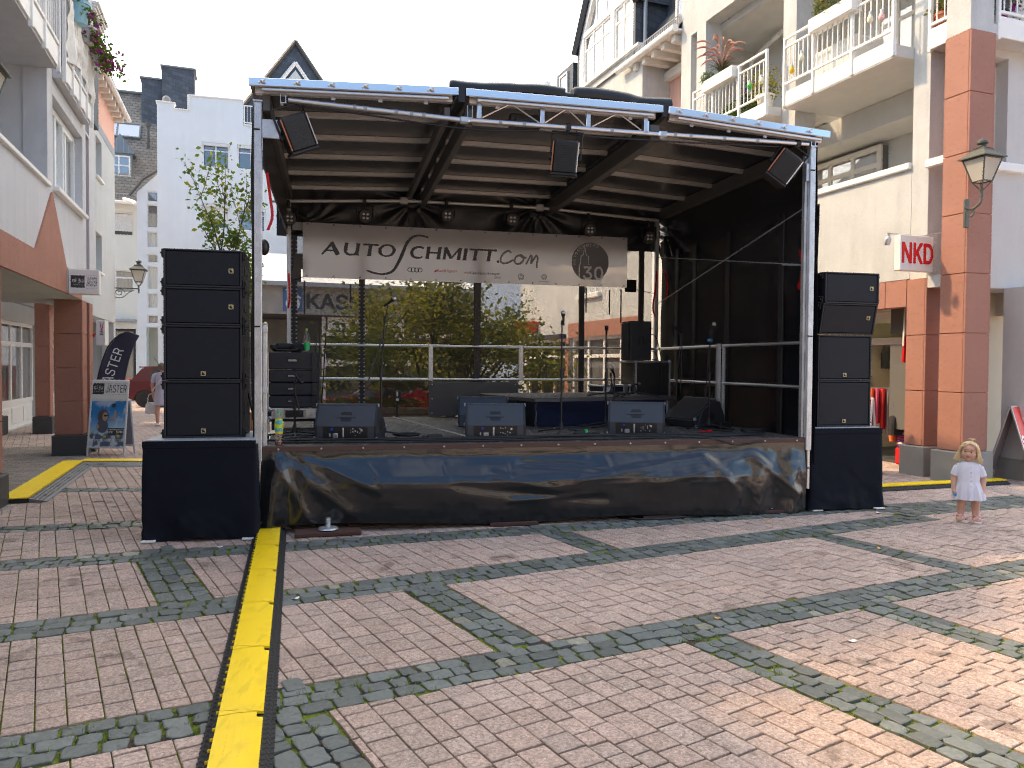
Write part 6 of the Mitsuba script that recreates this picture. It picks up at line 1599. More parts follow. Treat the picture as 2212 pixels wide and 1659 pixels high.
Ml = G @ frame((-0.635, 0.0, 0), -0.02)
names = ("bottom", "second from the bottom", "third from the bottom", "top")
for i, (z0, h, bd) in enumerate(((0.937, 0.538, (0.5, 0.12)), (1.479, 0.523, (0.5, 0.13)), (2.006, 0.355, (0.86, 0.5)), (2.365, 0.355, (0.86, 0.45)))):
    pa_box(f"black loudspeaker of the left stack, {names[i]}", Ml @ frame((0, 0, z0), (0, 0, 0.004, 0)[i]), 0.70, 0.6, h, bd, "loudspeakers of the left stack")
Mr_ = G @ frame((6.375, 0.06, 0), -0.02)
for i, (z0, h, bd) in enumerate(((0.957, 0.538, (0.5, 0.12)), (1.499, 0.523, (0.5, 0.12)))):
    pa_box(f"black loudspeaker of the right stack, {names[i]}", Mr_ @ frame((0, 0, z0), 0), 0.70, 0.6, h, bd, "loudspeakers of the right stack")
Tl = np.eye(4)
Tl[:3, :3] = trimesh.transformations.rotation_matrix(0.22, (1, 0, 0))[:3, :3]
pa_box(f"black loudspeaker of the right stack, {names[2]}, tilted down", Mr_ @ frame((0.01, 0.0, 2.03), 0) @ Tl, 0.71, 0.5, 0.36, (0.86, 0.55), "loudspeakers of the right stack")
pa_box(f"black loudspeaker of the right stack, {names[3]}", Mr_ @ frame((0.02, -0.085, 2.386), 0.0), 0.70, 0.6, 0.355, (0.86, 0.5), "loudspeakers of the right stack")
solo("speaker_cable", cat(path(spline([(0.0, 0.35, 1.35), (0.05, 0.35, 1.1), (0.12, 0.3, 0.98), (0.2, 0.2, 0.87)], 8), 0.012, 8)), "m_black", "black cable running from the left stack to the stage", "cable", M=G @ frame((-0.27, 0.1, 0), 0), smooth=60)

# ---------------------------------------------------------------- stage monitors
def wedge(label, M, panel=True):
    k = thing("stage_monitor", label, "stage monitor", "wedge monitors on the stage")
    w = 0.65
    prof = [(0.0, 0.0), (0.0, 0.155), (0.10, 0.385), (0.135, 0.385), (0.53, 0.10), (0.46, 0.0)]
    body = place(prism(Polygon(prof).buffer(-0.008, join_style=2).buffer(0.008), w - 0.05), (-w / 2 + 0.025, 0, 0), (0, 1, 0), (0, 0, 1), (1, 0, 0))
    part(k, "cabinet", body, "m_wedge", M=M)
    ends = []
    for s_ in (-1, 1):
        e = place(prism(Polygon(prof), 0.024), (s_ * (w / 2 - 0.0125) - 0.012, 0, 0), (0, 1, 0), (0, 0, 1), (1, 0, 0))
        ends.append(e)
    part(k, "side_panel", ends[0], "m_speaker", M=M)
    part(k, "side_panel", ends[1], "m_speaker", M=M)
    gdir = np.array([0, 0.395, -0.285])
    gl = np.linalg.norm(gdir)
    gn = np.array([0, 0.285, 0.395]) / gl
    part(k, "grille", place(rb(-w / 2 + 0.035, w / 2 - 0.035, 0.02, gl - 0.01, 0, 0.012, 0.005), np.array([0, 0.135, 0.385]), (1, 0, 0), gdir / gl, np.cross((1, 0, 0), gdir / gl)), "m_grille", M=M)
    # sloped back: handle cup with its bar, top strip
    sd = np.array([0, 0.10, 0.23])
    sl = np.linalg.norm(sd)
    W_ = np.eye(4)
    W_[:3, 0], W_[:3, 1], W_[:3, 2], W_[:3, 3] = (1, 0, 0), sd / sl, np.cross((1, 0, 0), sd / sl), (0, 0, 0.155)
    hd = part(k, "handle_cup", prism(sbox(-0.058, 0.05, 0.058, 0.155).buffer(-0.02).buffer(0.02), 0.003), "m_black", M=M @ W_)
    part(hd, "bar", cat(prism(stroke([(-0.085, 0.103), (0.085, 0.103)], 0.024).union(Point(-0.085, 0.103).buffer(0.014)).union(Point(0.085, 0.103).buffer(0.014)), 0.011)), "m_wedge", M=M @ W_)
    part(k, "top_strip", cat(rb(-w / 2 + 0.035, w / 2 - 0.035, sl - 0.022, sl - 0.004, 0.0, 0.004, 0.001)), "m_wedge", M=M @ W_)
    part(k, "strip_screw", cat(*[lathe([(0.004, 0.004), (0.003, 0.006)], 8) .apply_translation((x_, sl - 0.013, 0)) for x_ in np.linspace(-0.27, 0.27, 5)]), "m_black", M=M @ W_)
    part(k, "connector_panel", rb(-0.235, 0.235, -0.003, 0.001, 0.02, 0.145, 0.001), "m_black", M=M)
    r = np.random.default_rng(len(labels))
    bits = [rb(-0.13, -0.075, -0.012, -0.003, 0.028, 0.075, 0.004), rb(-0.17, -0.155, -0.008, -0.003, 0.04, 0.075, 0.002), rb(-0.03, -0.012, -0.008, -0.003, 0.035, 0.135, 0.002)] + [rb(x_, x_ + 0.010, -0.008, -0.003, z_, z_ + r.uniform(0.005, 0.018), 0.002) for x_ in (0.05, 0.075, 0.10, 0.125, 0.15) for z_ in r.uniform(0.035, 0.12, 2)] + [rb(0.16, 0.18, -0.007, -0.003, 0.10, 0.125, 0.002)]
    part(k, "connector", cat(*bits), "m_silver", M=M)
    part(k, "plug", mv(rot(lathe([(0.014, 0), (0.014, 0.02), (0.010, 0.03)], 12), math.pi / 2, (1, 0, 0)), -0.14, -0.003, 0.118), "m_blue_plug", M=M, smooth=40)
    for s_ in (-1, 1):
        part(k, "side_handle", place(prism(Point(0, 0).buffer(0.058, 8), 0.004), (s_ * (w / 2 + 0.001) - 0.002, 0.22, 0.15), (0, 1, 0), (0, 0, 1), (1, 0, 0)), "m_black", M=M)
        part(k, "corner", cat(*[rb(s_ * (w / 2) - 0.014, s_ * (w / 2) + 0.006, y_ - 0.025, y_ + 0.02, z_ - 0.02, z_ + 0.02, 0.006) for y_, z_ in ((0.12, 0.365), (0.02, 0.02), (0.47, 0.02), (0.50, 0.12))]), "m_lead", M=M)
    return k


def on_deck(u, v, yaw=0.0, z=None):
    return G @ frame((u, v, DZ + 0.002 if z is None else z), yaw)


wedge("grey black wedge monitor beside the tall microphone at the left of the stage front", on_deck(0.69, 0.40, -0.27))
wedge("grey black wedge monitor in the middle of the stage front", on_deck(2.27, 0.31, -0.16))
wedge("grey black wedge monitor at the stage front, before the drum riser, turned left", on_deck(3.965, 0.50, -0.40))
wedge("wedge monitor at the right of the stage seen from its side", on_deck(5.52, 1.75, math.radians(103)))
wedge("wedge monitor half hidden behind the middle one, by the back panel", on_deck(2.46, 2.0, -0.2))

# drum riser
RM = G @ frame((3.12, 1.87, 0), math.radians(13.5))
RZ = 1.22
rs = thing("drum_riser", "low black riser hung with dark blue cloth in the middle of the stage", "riser")
part(rs, "top", rb(0, 2.32, 0, 1.7, RZ - 0.05, RZ, 0.005), "m_deck", M=RM)
part(rs, "rim", cat(rb(0, 2.32, -0.012, -0.001, RZ - 0.05, RZ - 0.004, 0.003), rb(-0.012, -0.001, 0, 1.7, RZ - 0.05, RZ - 0.004, 0.003)), "m_beam", M=RM)
nx, nz = 120, 24
xs, fs = np.meshgrid(np.linspace(0.02, 2.1, nx), np.linspace(0, 1, nz), indexing="ij")
wv = (meshkit.fbm(np.stack([xs * 2.4, fs * 2.2, 0 * xs], -1), 3, seed=21) - 0.5)
sag = np.exp(-((xs - 0.25 - fs * 0.3) / 0.25) ** 2) * 0.06 * np.sin(fs * 3.1)
ys = -0.015 - wv * 0.10 * fs - 0.10 * fs ** 3 * (0.4 + wv) + sag
ii, jj = np.meshgrid(np.arange(nx - 1), np.arange(nz - 1), indexing="ij")
part(rs, "cloth", tri(np.stack([xs, ys, (RZ - 0.05) * (1 - fs) + (DZ + 0.008) * fs], -1).reshape(-1, 3), np.stack([ii * nz + jj, (ii + 1) * nz + jj, (ii + 1) * nz + jj + 1, ii * nz + jj + 1], -1).reshape(-1, 4)), "m_cloth_blue", M=RM, smooth=True)
part(rs, "cloth", bx(-0.012, -0.004, 0.0, 0.5, DZ + 0.01, RZ - 0.05), "m_cloth", M=RM)
for x_, y_ in ((0.06, 1.6), (2.22, 0.1), (2.22, 1.6), (0.06, 0.06)):
    part(rs, "leg", tube((x_, y_, DZ), (x_, y_, RZ - 0.05), 0.03, 12), "m_galv", M=RM, smooth=40)

# flight cases
def flight_case(label, M, w, d, h, z0=0.0, skin="m_black"):
    k = thing("flight_case", label, "flight case")
    part(k, "panel", bx(-w / 2 + 0.008, w / 2 - 0.008, 0.008, d - 0.008, z0 + 0.008, z0 + h - 0.008), skin, M=M)
    e = 0.028
    ed = []
    for x_ in (-w / 2, w / 2 - e):
        for y_ in (0, d - e):
            ed.append(rb(x_, x_ + e, y_, y_ + e, z0, z0 + h, 0.005))
    for z_ in (z0, z0 + h - e):
        for y_ in (0, d - e):
            ed.append(rb(-w / 2 + e, w / 2 - e, y_, y_ + e, z_, z_ + e, 0.005))
        for x_ in (-w / 2, w / 2 - e):
            ed.append(rb(x_, x_ + e, e, d - e, z_, z_ + e, 0.005))
    part(k, "edging", cat(*ed), "m_silver", M=M)
    part(k, "ball_corner", cat(*[sphere((x_, y_, z_), 0.032, 1) for x_ in (-w / 2 + 0.015, w / 2 - 0.015) for y_ in (0.015, d - 0.015) for z_ in (z0 + 0.015, z0 + h - 0.015)]), "m_silver", M=M, smooth=40)
    return k


flight_case("tall black flight case with silver edges behind the drum riser", on_deck(5.33, 3.15, 0.0), 0.58, 0.62, 0.88)
k = flight_case("small flight case with silver catches lying on the riser's right end", RM @ frame((1.95, 0.95, RZ + 0.003), 0.05), 0.52, 0.4, 0.13)
part(k, "catch", rb(0.10, 0.19, -0.012, 0.0, 0.01, 0.14, 0.01), "m_silver", M=RM @ frame((1.95, 0.95, RZ + 0.003), 0.05))
part(k, "sticker", rb(-0.24, -0.12, -0.004, 0.006, 0.02, 0.10, 0.001), "m_white", M=RM @ frame((1.95, 0.95, RZ + 0.003), 0.05))
sp = thing("speaker_box", "upright black loudspeaker standing on the tall flight case", "loudspeaker")
Msp = on_deck(5.16, 3.2, 0.0, DZ + 0.887)
part(sp, "cabinet", place(prism([(-0.16, 0), (0.15, 0), (0.16, 0.02), (0.16, 0.34), (0.15, 0.36), (-0.16, 0.36), (-0.19, 0.34), (-0.19, 0.02)], 0.60), (0, 0, 0), (1, 0, 0), (0, 1, 0), (0, 0, 1)), "m_speaker", M=Msp)
part(sp, "grille", rb(-0.205, -0.192, 0.02, 0.34, 0.02, 0.58, 0.006), "m_grille", M=Msp)
part(sp, "handle_cup", cat(*[rb(x_ - 0.02, x_ + 0.02, -0.003, 0.0, 0.24, 0.36, 0.001) for x_ in (-0.04, 0.02)]), "m_black", M=Msp)
part(sp, "connector", cat(*[rb(0.12, 0.145, -0.012, 0.0, z_, z_ + 0.03, 0.004) for z_ in (0.1, 0.14, 0.28, 0.4, 0.48)]), "m_black_gloss", M=Msp)
part(sp, "plug", rb(0.122, 0.143, -0.02, -0.012, 0.14, 0.165, 0.003), "m_blue_plug", M=Msp)
solo("speaker_cable", cat(path(spline([(0.13, -0.02, 0.41), (0.2, -0.06, 0.36), (0.26, -0.08, 0.15), (0.28, -0.1, -0.1), (0.27, -0.12, -0.6)], 8), 0.007, 6), path(spline([(0.13, -0.02, 0.15), (0.2, -0.05, 0.12), (0.25, -0.05, 0.0), (0.22, -0.04, 0.01), (0.15, -0.05, 0.012)], 8), 0.007, 6)), "m_black", "black cables hanging from the upright loudspeaker on the flight case", "cable", M=Msp, smooth=60)

# amplifier rack at the left: four units on a silver-edged case, with a bag and a bottle on top
MA = on_deck(0.10, 1.8, 0.03)
unit_z = (0.275, 0.42, 0.575, 0.73, 0.945)
for i in range(4):
    z0, z1 = unit_z[i], unit_z[i + 1] - 0.008
    k = thing("rack_unit", f"black handled rack unit at the left of the stage, {('lowest', 'second', 'third', 'topmost')[i]} of the pile of four", "rack unit", "black rack units piled at the left of the stage")
    hz = z1 - z0
    fr = [rb(-0.28, 0.28, 0.02, 0.5, z0, z1, 0.01)]
    part(k, "case", cat(*fr), "m_speaker", M=MA)
    part(k, "end_cap", cat(prism(Polygon([(0.22, -0.005), (0.27, -0.005), (0.305, 0.03), (0.305, 0.5), (0.22, 0.5)]), hz).apply_translation((0, 0, z0))), "m_speaker", M=MA)
    part(k, "slot", xz(sbox(-0.07, z0 + hz * 0.42, 0.11, z0 + hz * 0.66).buffer(-0.012).buffer(0.012), 0.008, 0.02), "m_black_gloss", M=MA)
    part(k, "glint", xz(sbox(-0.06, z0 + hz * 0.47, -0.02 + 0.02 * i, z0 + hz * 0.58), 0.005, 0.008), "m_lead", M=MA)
    part(k, "side_slot", prism(sbox(0.245, -0.009, 0.275, -0.005), hz * 0.6).apply_translation((0, 0, z0 + hz * 0.2)), "m_black_gloss", M=MA)
k = flight_case("low silver flight case with butterfly catches under the rack units", MA @ frame((0.02, -0.03, 0), 0), 0.60, 0.55, 0.13, 0.135, "m_silver")
for x_ in (-0.16, 0.2):
    part(k, "catch", cat(rb(x_ - 0.055, x_ + 0.055, -0.042, -0.03, 0.145, 0.262, 0.008), rb(x_ - 0.02, x_ + 0.02, -0.052, -0.042, 0.18, 0.27, 0.006)), "m_alu", M=MA)
part(k, "recess", cat(rb(-0.09, 0.12, -0.034, -0.029, 0.155, 0.24, 0.002), rb(-0.29, -0.25, -0.034, -0.029, 0.155, 0.24, 0.002)), "m_black", M=MA)
part(k, "caster", cat(*[tube((x_, y_, 0.05), (x_ + 0.03, y_, 0.05), 0.05, 14) for x_ in (-0.25, 0.24) for y_ in (0.05, 0.45)], bx(-0.28, 0.28, 0.05, 0.5, 0.1, 0.135)), "m_black", M=MA)
tb = thing("equipment_bag", "black soft bag lying on the rack units", "bag")
part(tb, "body", cat(rb(-0.27, 0.10, 0.1, 0.4, 0.945, 1.045, 0.04), rb(-0.02, 0.12, 0.04, 0.3, 0.945, 1.06, 0.03)), "m_cloth_black", M=MA)
part(tb, "flap", cat(rb(-0.27, -0.17, 0.08, 0.42, 0.95, 1.05, 0.03), path(spline([(-0.2, 0.06, 0.965), (0.0, 0.02, 0.96), (0.07, 0.03, 0.99)], 6), 0.012, 6)), "m_black", M=MA)


def bottle(label, M, prof, label_z, lab_mat, cap_mat, liquid=None):
    k = thing("bottle", label, "bottle")
    part(k, "body", lathe(prof, 20), "m_bottle_glass", M=M, smooth=40)
    rr_ = max(p[0] for p in prof)
    zs_ = np.linspace(label_z[0], label_z[1], 8)
    part(k, "label", lathe([(np.interp(z_, [p[1] for p in prof], [p[0] for p in prof]) + 0.0015, z_) for z_ in zs_], 20, cap=False), lab_mat, M=M, smooth=40)
    t = prof[-1][1]
    part(k, "cap", lathe([(0.016, t - 0.004), (0.016, t + 0.016), (0.012, t + 0.02)], 14), cap_mat, M=M, smooth=40)
    if liquid:
        part(k, "drink", lathe([(rr_ * 0.88, 0.006), (rr_ * 0.88, liquid[0])], 18), liquid[1], M=M, smooth=40)
    return k


bottle("lemon soft drink bottle with green cap on the left front edge of the stage", on_deck(0.05, 0.06), [(0.036, 0), (0.04, 0.01), (0.037, 0.05), (0.039, 0.09), (0.036, 0.12), (0.041, 0.17), (0.041, 0.22), (0.03, 0.27), (0.014, 0.30), (0.013, 0.315)], (0.115, 0.265), "m_label_mix", "m_green_plug", (0.035, "m_drink"))
bottle("pale green water bottle standing on the rack units", MA @ frame((0.155, 0.22, 0.947), 0), [(0.036, 0), (0.039, 0.01), (0.039, 0.12), (0.036, 0.16), (0.022, 0.22), (0.014, 0.25), (0.013, 0.265)], (0.02, 0.11), "m_green_plug", "m_label_green")
for i, (x_, z_, dx) in enumerate(((0.27, 1.14, 0.0), (0.30, 1.2, 0.02), (0.34, 1.16, 0.05))):
    solo("folded_stand", cat(tube((x_, 0.45, 0.3), (x_ + dx, 0.45, z_), 0.009, 6), tube((x_ + dx, 0.45, z_ - 0.02), (x_ + dx, 0.45, z_ + 0.05), 0.006, 6)), "m_black", ["leftmost", "middle", "rightmost"][i] + " of three thin black rods leaning behind the rack units", "rod", M=MA)


# ---------------------------------------------------------------- microphones and stands
def mic_mesh(L=0.16):
    body = lathe([(0.011, 0), (0.012, 0.02), (0.017, 0.11), (0.02, L - 0.045)], 12)
    ring_ = lathe([(0.0215, L - 0.046), (0.0255, L - 0.036), (0.0255, L - 0.028)], 12)
    ball = sphere((0, 0, L - 0.012), 0.026, 2, (1, 1, 1))
    return cat(body, ring_), ball


def aim(d):
    d = np.asarray(d, float) / np.linalg.norm(d)
    a = np.cross([0, 0, 1.0], d) if abs(d[2]) < 0.99 else np.array([1.0, 0, 0])
    a /= np.linalg.norm(a)
    M = np.eye(4)
    M[:3, 0], M[:3, 1], M[:3, 2] = a, np.cross(d, a), d
    return M


def mic(label, M, p, d, ball_mat="m_silver", L=0.16):
    k = thing("microphone", label, "microphone")
    W_ = M @ frame(p, 0) @ aim(d)
    b, g_b = mic_mesh(L)
    part(k, "body", b, "m_black", M=W_, smooth=40)
    part(k, "head", g_b, ball_mat, M=W_, smooth=True)
    return k


def stand(label, M, z, legs=True, lean=0.0, boom=None, leg_yaw=0.3, clip=True, base="tripod", r=0.0125):
    k = thing("microphone_stand", label, "microphone stand")
    part(k, "pole", cat(tube((0, 0, 0.06), (0, 0, z * 0.52), r, 10), tube((0, 0, z * 0.52), (lean, 0, z), r * 0.72, 10)), "m_black", M=M, smooth=40)
    part(k, "clutch", cat(tube((0, 0, z * 0.50), (0, 0, z * 0.58), r * 1.6, 10)), "m_rubber", M=M, smooth=40)
    part(k, "hub", lathe([(0.03, 0.045), (0.032, 0.07), (0.02, 0.11), (0.016, 0.14)], 14), "m_rubber", M=M, smooth=40)
    if base == "tripod":
        for i in range(3):
            a = leg_yaw + i * 2.094
            lg = part(k, "leg", tube((0.02 * math.cos(a), 0.02 * math.sin(a), 0.06), (0.32 * math.cos(a), 0.32 * math.sin(a), 0.012), 0.009, 8), "m_rubber", M=M, smooth=40)
            part(lg, "rubber_foot", tube((0.29 * math.cos(a), 0.29 * math.sin(a), 0.018), (0.34 * math.cos(a), 0.34 * math.sin(a), 0.012), 0.0125, 8), "m_black", M=M, smooth=40)
    if boom:
        part(k, "boom", cat(*[tube(a, b, 0.008, 8) for a, b in boom]), "m_black", M=M, smooth=40)
    if clip:
        part(k, "clip", tube((lean, 0, z - 0.02), (lean, 0, z + 0.03), 0.014, 8), "m_black", M=M, smooth=40)
    return k


MS1 = on_deck(1.08, 0.80, 0.0)
stand("tall microphone stand with boom hanging down beside the left wedge monitor", MS1, 1.30, lean=0.04, boom=[((0.04, 0, 1.28), (0.02, -0.03, 0.98)), ((0.02, -0.03, 1.12), (-0.14, -0.06, 0.62)), ((0.03, 0, 1.2), (0.07, -0.02, 1.45))], leg_yaw=0.05)
mic("silver headed microphone on the tall stand at the left", MS1, (0.03, -0.01, 1.44), (0.75, -0.45, 0.55))
MS2 = on_deck(3.18, 0.88, 0.0)
stand("straight black microphone stand mid stage, its base beside the green cable plug", MS2, 1.30, leg_yaw=2.2)
mic("pale blue headed microphone upright on the middle stand", MS2, (0.015, -0.02, 1.27), (-0.12, -0.2, 1.0))
MS3 = on_deck(4.05, 1.75, 0.0)
stand("slim microphone stand with black microphone between the middle stand and the riser monitor", MS3, 1.22, leg_yaw=2.9)
mic("small black microphone on the slim stand left of the upright loudspeaker", MS3, (0.0, -0.01, 1.2), (-0.12, -0.3, 0.9), "m_black", 0.12)
MS4 = on_deck(4.12, 1.62, 0.0)
stand("short black boom stand without microphone left of the riser monitor", MS4, 0.62, boom=[((0.0, 0, 0.4), (0.03, -0.03, 0.05)), ((0, 0, 0.42), (0.05, 0.0, 0.40))], leg_yaw=3.4)
RMz = RM @ frame((1.28, 0.12, RZ + 0.002), 0)
stand("short boom stand on the drum riser holding the tilted vocal microphone", RMz, 0.30, lean=-0.02, leg_yaw=0.4)
mic("silver headed microphone on a short stand above the riser, tilted left", RMz, (0.05, 0, 0.27), (-0.45, -0.15, 0.75))
RMk = RM @ frame((1.62, 0.06, RZ + 0.002), 0)
stand("very short stand carrying the bass drum microphone on the riser", RMk, 0.16, leg_yaw=1.2, clip=False)
mic("fat dark egg shaped bass drum microphone on the riser", RMk, (-0.02, 0.0, 0.165), (0.5, -0.7, 0.12), "m_beam", 0.10)
MS6 = on_deck(5.15, 1.95, 0.0)
stand("tall overhead microphone stand in front of the flight case", MS6, 1.22, lean=0.06, boom=[((0.06, 0, 1.2), (-0.06, -0.02, 1.34)), ((0.05, -0.02, 0.45), (0.075, 0, 1.25))], leg_yaw=-0.2)
mic("slim black overhead microphone on the stand in front of the flight case", MS6, (0.06, -0.02, 1.27), (-0.8, -0.1, 0.45), "m_black", 0.15)
MS7 = on_deck(5.28, 1.26, 0.0)
stand("microphone stand with blue ring at the right of the stage", MS7, 1.24, leg_yaw=3.3)
mic("silver headed microphone on the stand at the right, in front of the dark net", MS7, (0.01, -0.01, 1.20), (0.1, -0.3, 0.95))
solo("blue_ring", lathe([(0.03, -0.014), (0.034, -0.01), (0.034, 0.01), (0.03, 0.014)], 14), "m_cyan", "bright blue cable ring on the stand at the right", "ring", M=MS7 @ frame((0, 0, 1.14), 0), smooth=40)
solo("mic_cable", path(spline([(0.02, -0.04, 1.2), (-0.04, -0.04, 1.0), (-0.06, -0.04, 0.6), (-0.11, -0.08, 0.3), (-0.2, -0.12, 0.1), (-0.18, -0.2, 0.01), (0.05, -0.5, 0.008)], 8), 0.006, 6), "m_black", "black cable hanging from the microphone at the right", "cable", M=MS7, smooth=60)
solo("red_marker", cat(rb(-0.09, 0.07, -0.012, 0.012, 0, 0.018, 0.005), rb(0.05, 0.11, -0.02, 0.02, 0, 0.026, 0.008)), "m_red", "small red plug lying on the deck left of the right microphone stand", "plug", M=on_deck(4.98, 0.78, 0.3))
solo("stage_box", cat(rb(-0.09, 0.09, -0.06, 0.06, 0, 0.09, 0.008), rb(-0.08, 0.08, -0.065, -0.06, 0.02, 0.04, 0.002)), "m_black", "small black connector box on the deck by the right microphone stand", "box", M=on_deck(5.45, 1.2, 0.2))
MS8 = on_deck(0.16, 0.9, 0.0)
stand("short boom stand with a black microphone in front of the rack units", MS8, 0.60, boom=[((0, 0, 0.58), (0.05, -0.03, 0.62)), ((0.0, 0, 0.5), (0.06, -0.06, 0.25))], leg_yaw=0.6)
mic("black microphone pointing down in front of the rack units", MS8, (-0.01, -0.02, 0.70), (0.4, -0.1, -0.5), "m_black", 0.14)

# cables along the stage front
def cable(pts, r=0.0085, amp=0.03, seed=0):
    p = spline(pts, 14)
    n_ = len(p)
    w_ = meshkit.fbm(np.c_[np.linspace(0, len(pts) * 0.9, n_), np.zeros(n_), np.full(n_, seed)], 3, seed=seed) - 0.5
    p[:, 1] += w_ * amp * 2
    p[:, 2] += np.abs(w_) * 0.01
    return path(p, r, 7)


cab = [cable([(0.05, 0.28 - 0.015 * i, 0.012 + 0.012 * (i // 2)), (1.0, 0.13 + 0.02 * i, 0.012 + 0.012 * (i // 2)), (2.2, 0.10 + 0.02 * i, 0.012 + 0.012 * (i // 2)), (3.3, 0.10 + 0.03 * i, 0.012 + 0.014 * (i // 2)), (4.3, 0.12 + 0.025 * i, 0.012 + 0.012 * (i // 2)), (5.5, 0.32 + 0.03 * i, 0.012)], 0.0085, 0.09, i) for i in range(6)]
for i, c in enumerate(cab):
    solo("stage_cable", c, "m_rubber", f"black cable of the bundle along the stage front, {('nearest the edge', 'second from the edge', 'third from the edge', 'fourth from the edge', 'fifth from the edge', 'farthest from the edge')[i]}", "cable", M=on_deck(0, 0, 0), smooth=60, group="cables along the stage front")
loops = []
for (cx, cy, r_, n_, sd, lab) in ((0.25, 0.45, 0.17, 3, 1, "large coil of black cable left of the left wedge monitor"), (0.36, 0.3, 0.12, 2, 2, "small coil of black cable touching the left wedge monitor"), (0.05, 0.3, 0.14, 2, 3, "coil of black cable behind the lemon drink bottle"), (1.35, 0.72, 0.13, 3, 4, "coil of black cable at the foot of the left tall microphone stand"), (3.45, 0.6, 0.1, 2, 5, "coil of black cable beside the green ended plug"), (5.62, 0.75, 0.16, 3, 6, "large coil of black cable before the side facing wedge monitor"), (5.5, 0.6, 0.12, 2, 7, "small coil of black cable at the right end of the stage edge"), (0.2, 0.75, 0.2, 2, 8, "wide coil of black cable under the short boom stand"), (2.7, 0.35, 0.09, 1, 9, "single loop of black cable right of the middle wedge monitor")):
    t = np.linspace(0, 2 * np.pi * n_, 22 * n_)
    w_ = meshkit.fbm(np.c_[t * 0.5, 0 * t, 0 * t + sd], 3, seed=sd) - 0.5
    solo("cable_coil", path(np.c_[cx + (r_ + w_ * 0.08) * np.cos(t), cy + (r_ * 0.7 + w_ * 0.08) * np.sin(t), 0.012 + 0.008 * t / 6 + 0.02 * np.abs(w_)], 0.0075, 6), "m_rubber", lab, "cable coil", M=on_deck(0, 0, 0), smooth=60, group="loose cable coils on the stage")
solo("stage_cable", cable([(4.35, 0.2, 0.02), (4.7, -0.035, -0.01), (4.95, -0.05, -0.07), (5.25, -0.04, -0.03), (5.4, 0.2, 0.012)], 0.0085, 0.01, 12), "m_rubber", "black cable sagging over the stage edge at the right", "cable", M=on_deck(0, 0, 0), smooth=60)
solo("stage_cable", cable([(0.0, 0, 0.0), (0.3, -0.3, 0.0), (1.2, -0.2, 0.0), (1.75, -0.05, 0.0), (1.9, 0.2, 0.12)], 0.012, 0.03, 14), "m_rubber", "thick cable lying on the setts under the right end of the stage", "cable", M=G @ frame((3.5, 0.15, 0.014), 0), smooth=60)
solo("multi_plug", cat(rb(-0.09, 0.09, -0.035, 0.035, 0, 0.06, 0.02), rb(-0.14, -0.09, -0.025, 0.025, 0.01, 0.05, 0.012)), "m_rubber", "black cable coupling lying behind the middle wedge monitor's cables", "plug", M=on_deck(1.62, 0.38, 0.2))
gp = thing("power_plug", "black power plug with a bright green end lying right of the middle microphone stand", "plug")
part(gp, "body", rb(-0.09, 0.06, -0.035, 0.035, 0, 0.06, 0.02), "m_rubber", M=on_deck(3.3, 0.52, 0.3))
part(gp, "green_end", rb(0.06, 0.10, -0.015, 0.015, 0.03, 0.075, 0.008), "m_green_plug", M=on_deck(3.3, 0.52, 0.3))
for (u_, v_, lab) in ((0.1, 0.02, "knot of black cables between the left post and the stage at the ground"), (0.02, -0.12, "tangle of cables at the end of the yellow ramp under the left stage post")):
    t = np.linspace(0, 16, 160)
    w_ = meshkit.fbm(np.c_[t, 0 * t, 0 * t + u_ * 30], 3, seed=5) - 0.5
    solo("cable_coil", path(np.c_[-0.2 + u_ * 0.4 + 0.09 * np.cos(t) + 0.1 * w_, v_ + 0.08 * np.sin(t * 1.1) + 0.1 * w_, 0.03 + 0.015 * t + 0.05 * w_], 0.008, 6), "m_rubber", lab, "cable coil", M=G, smooth=60)

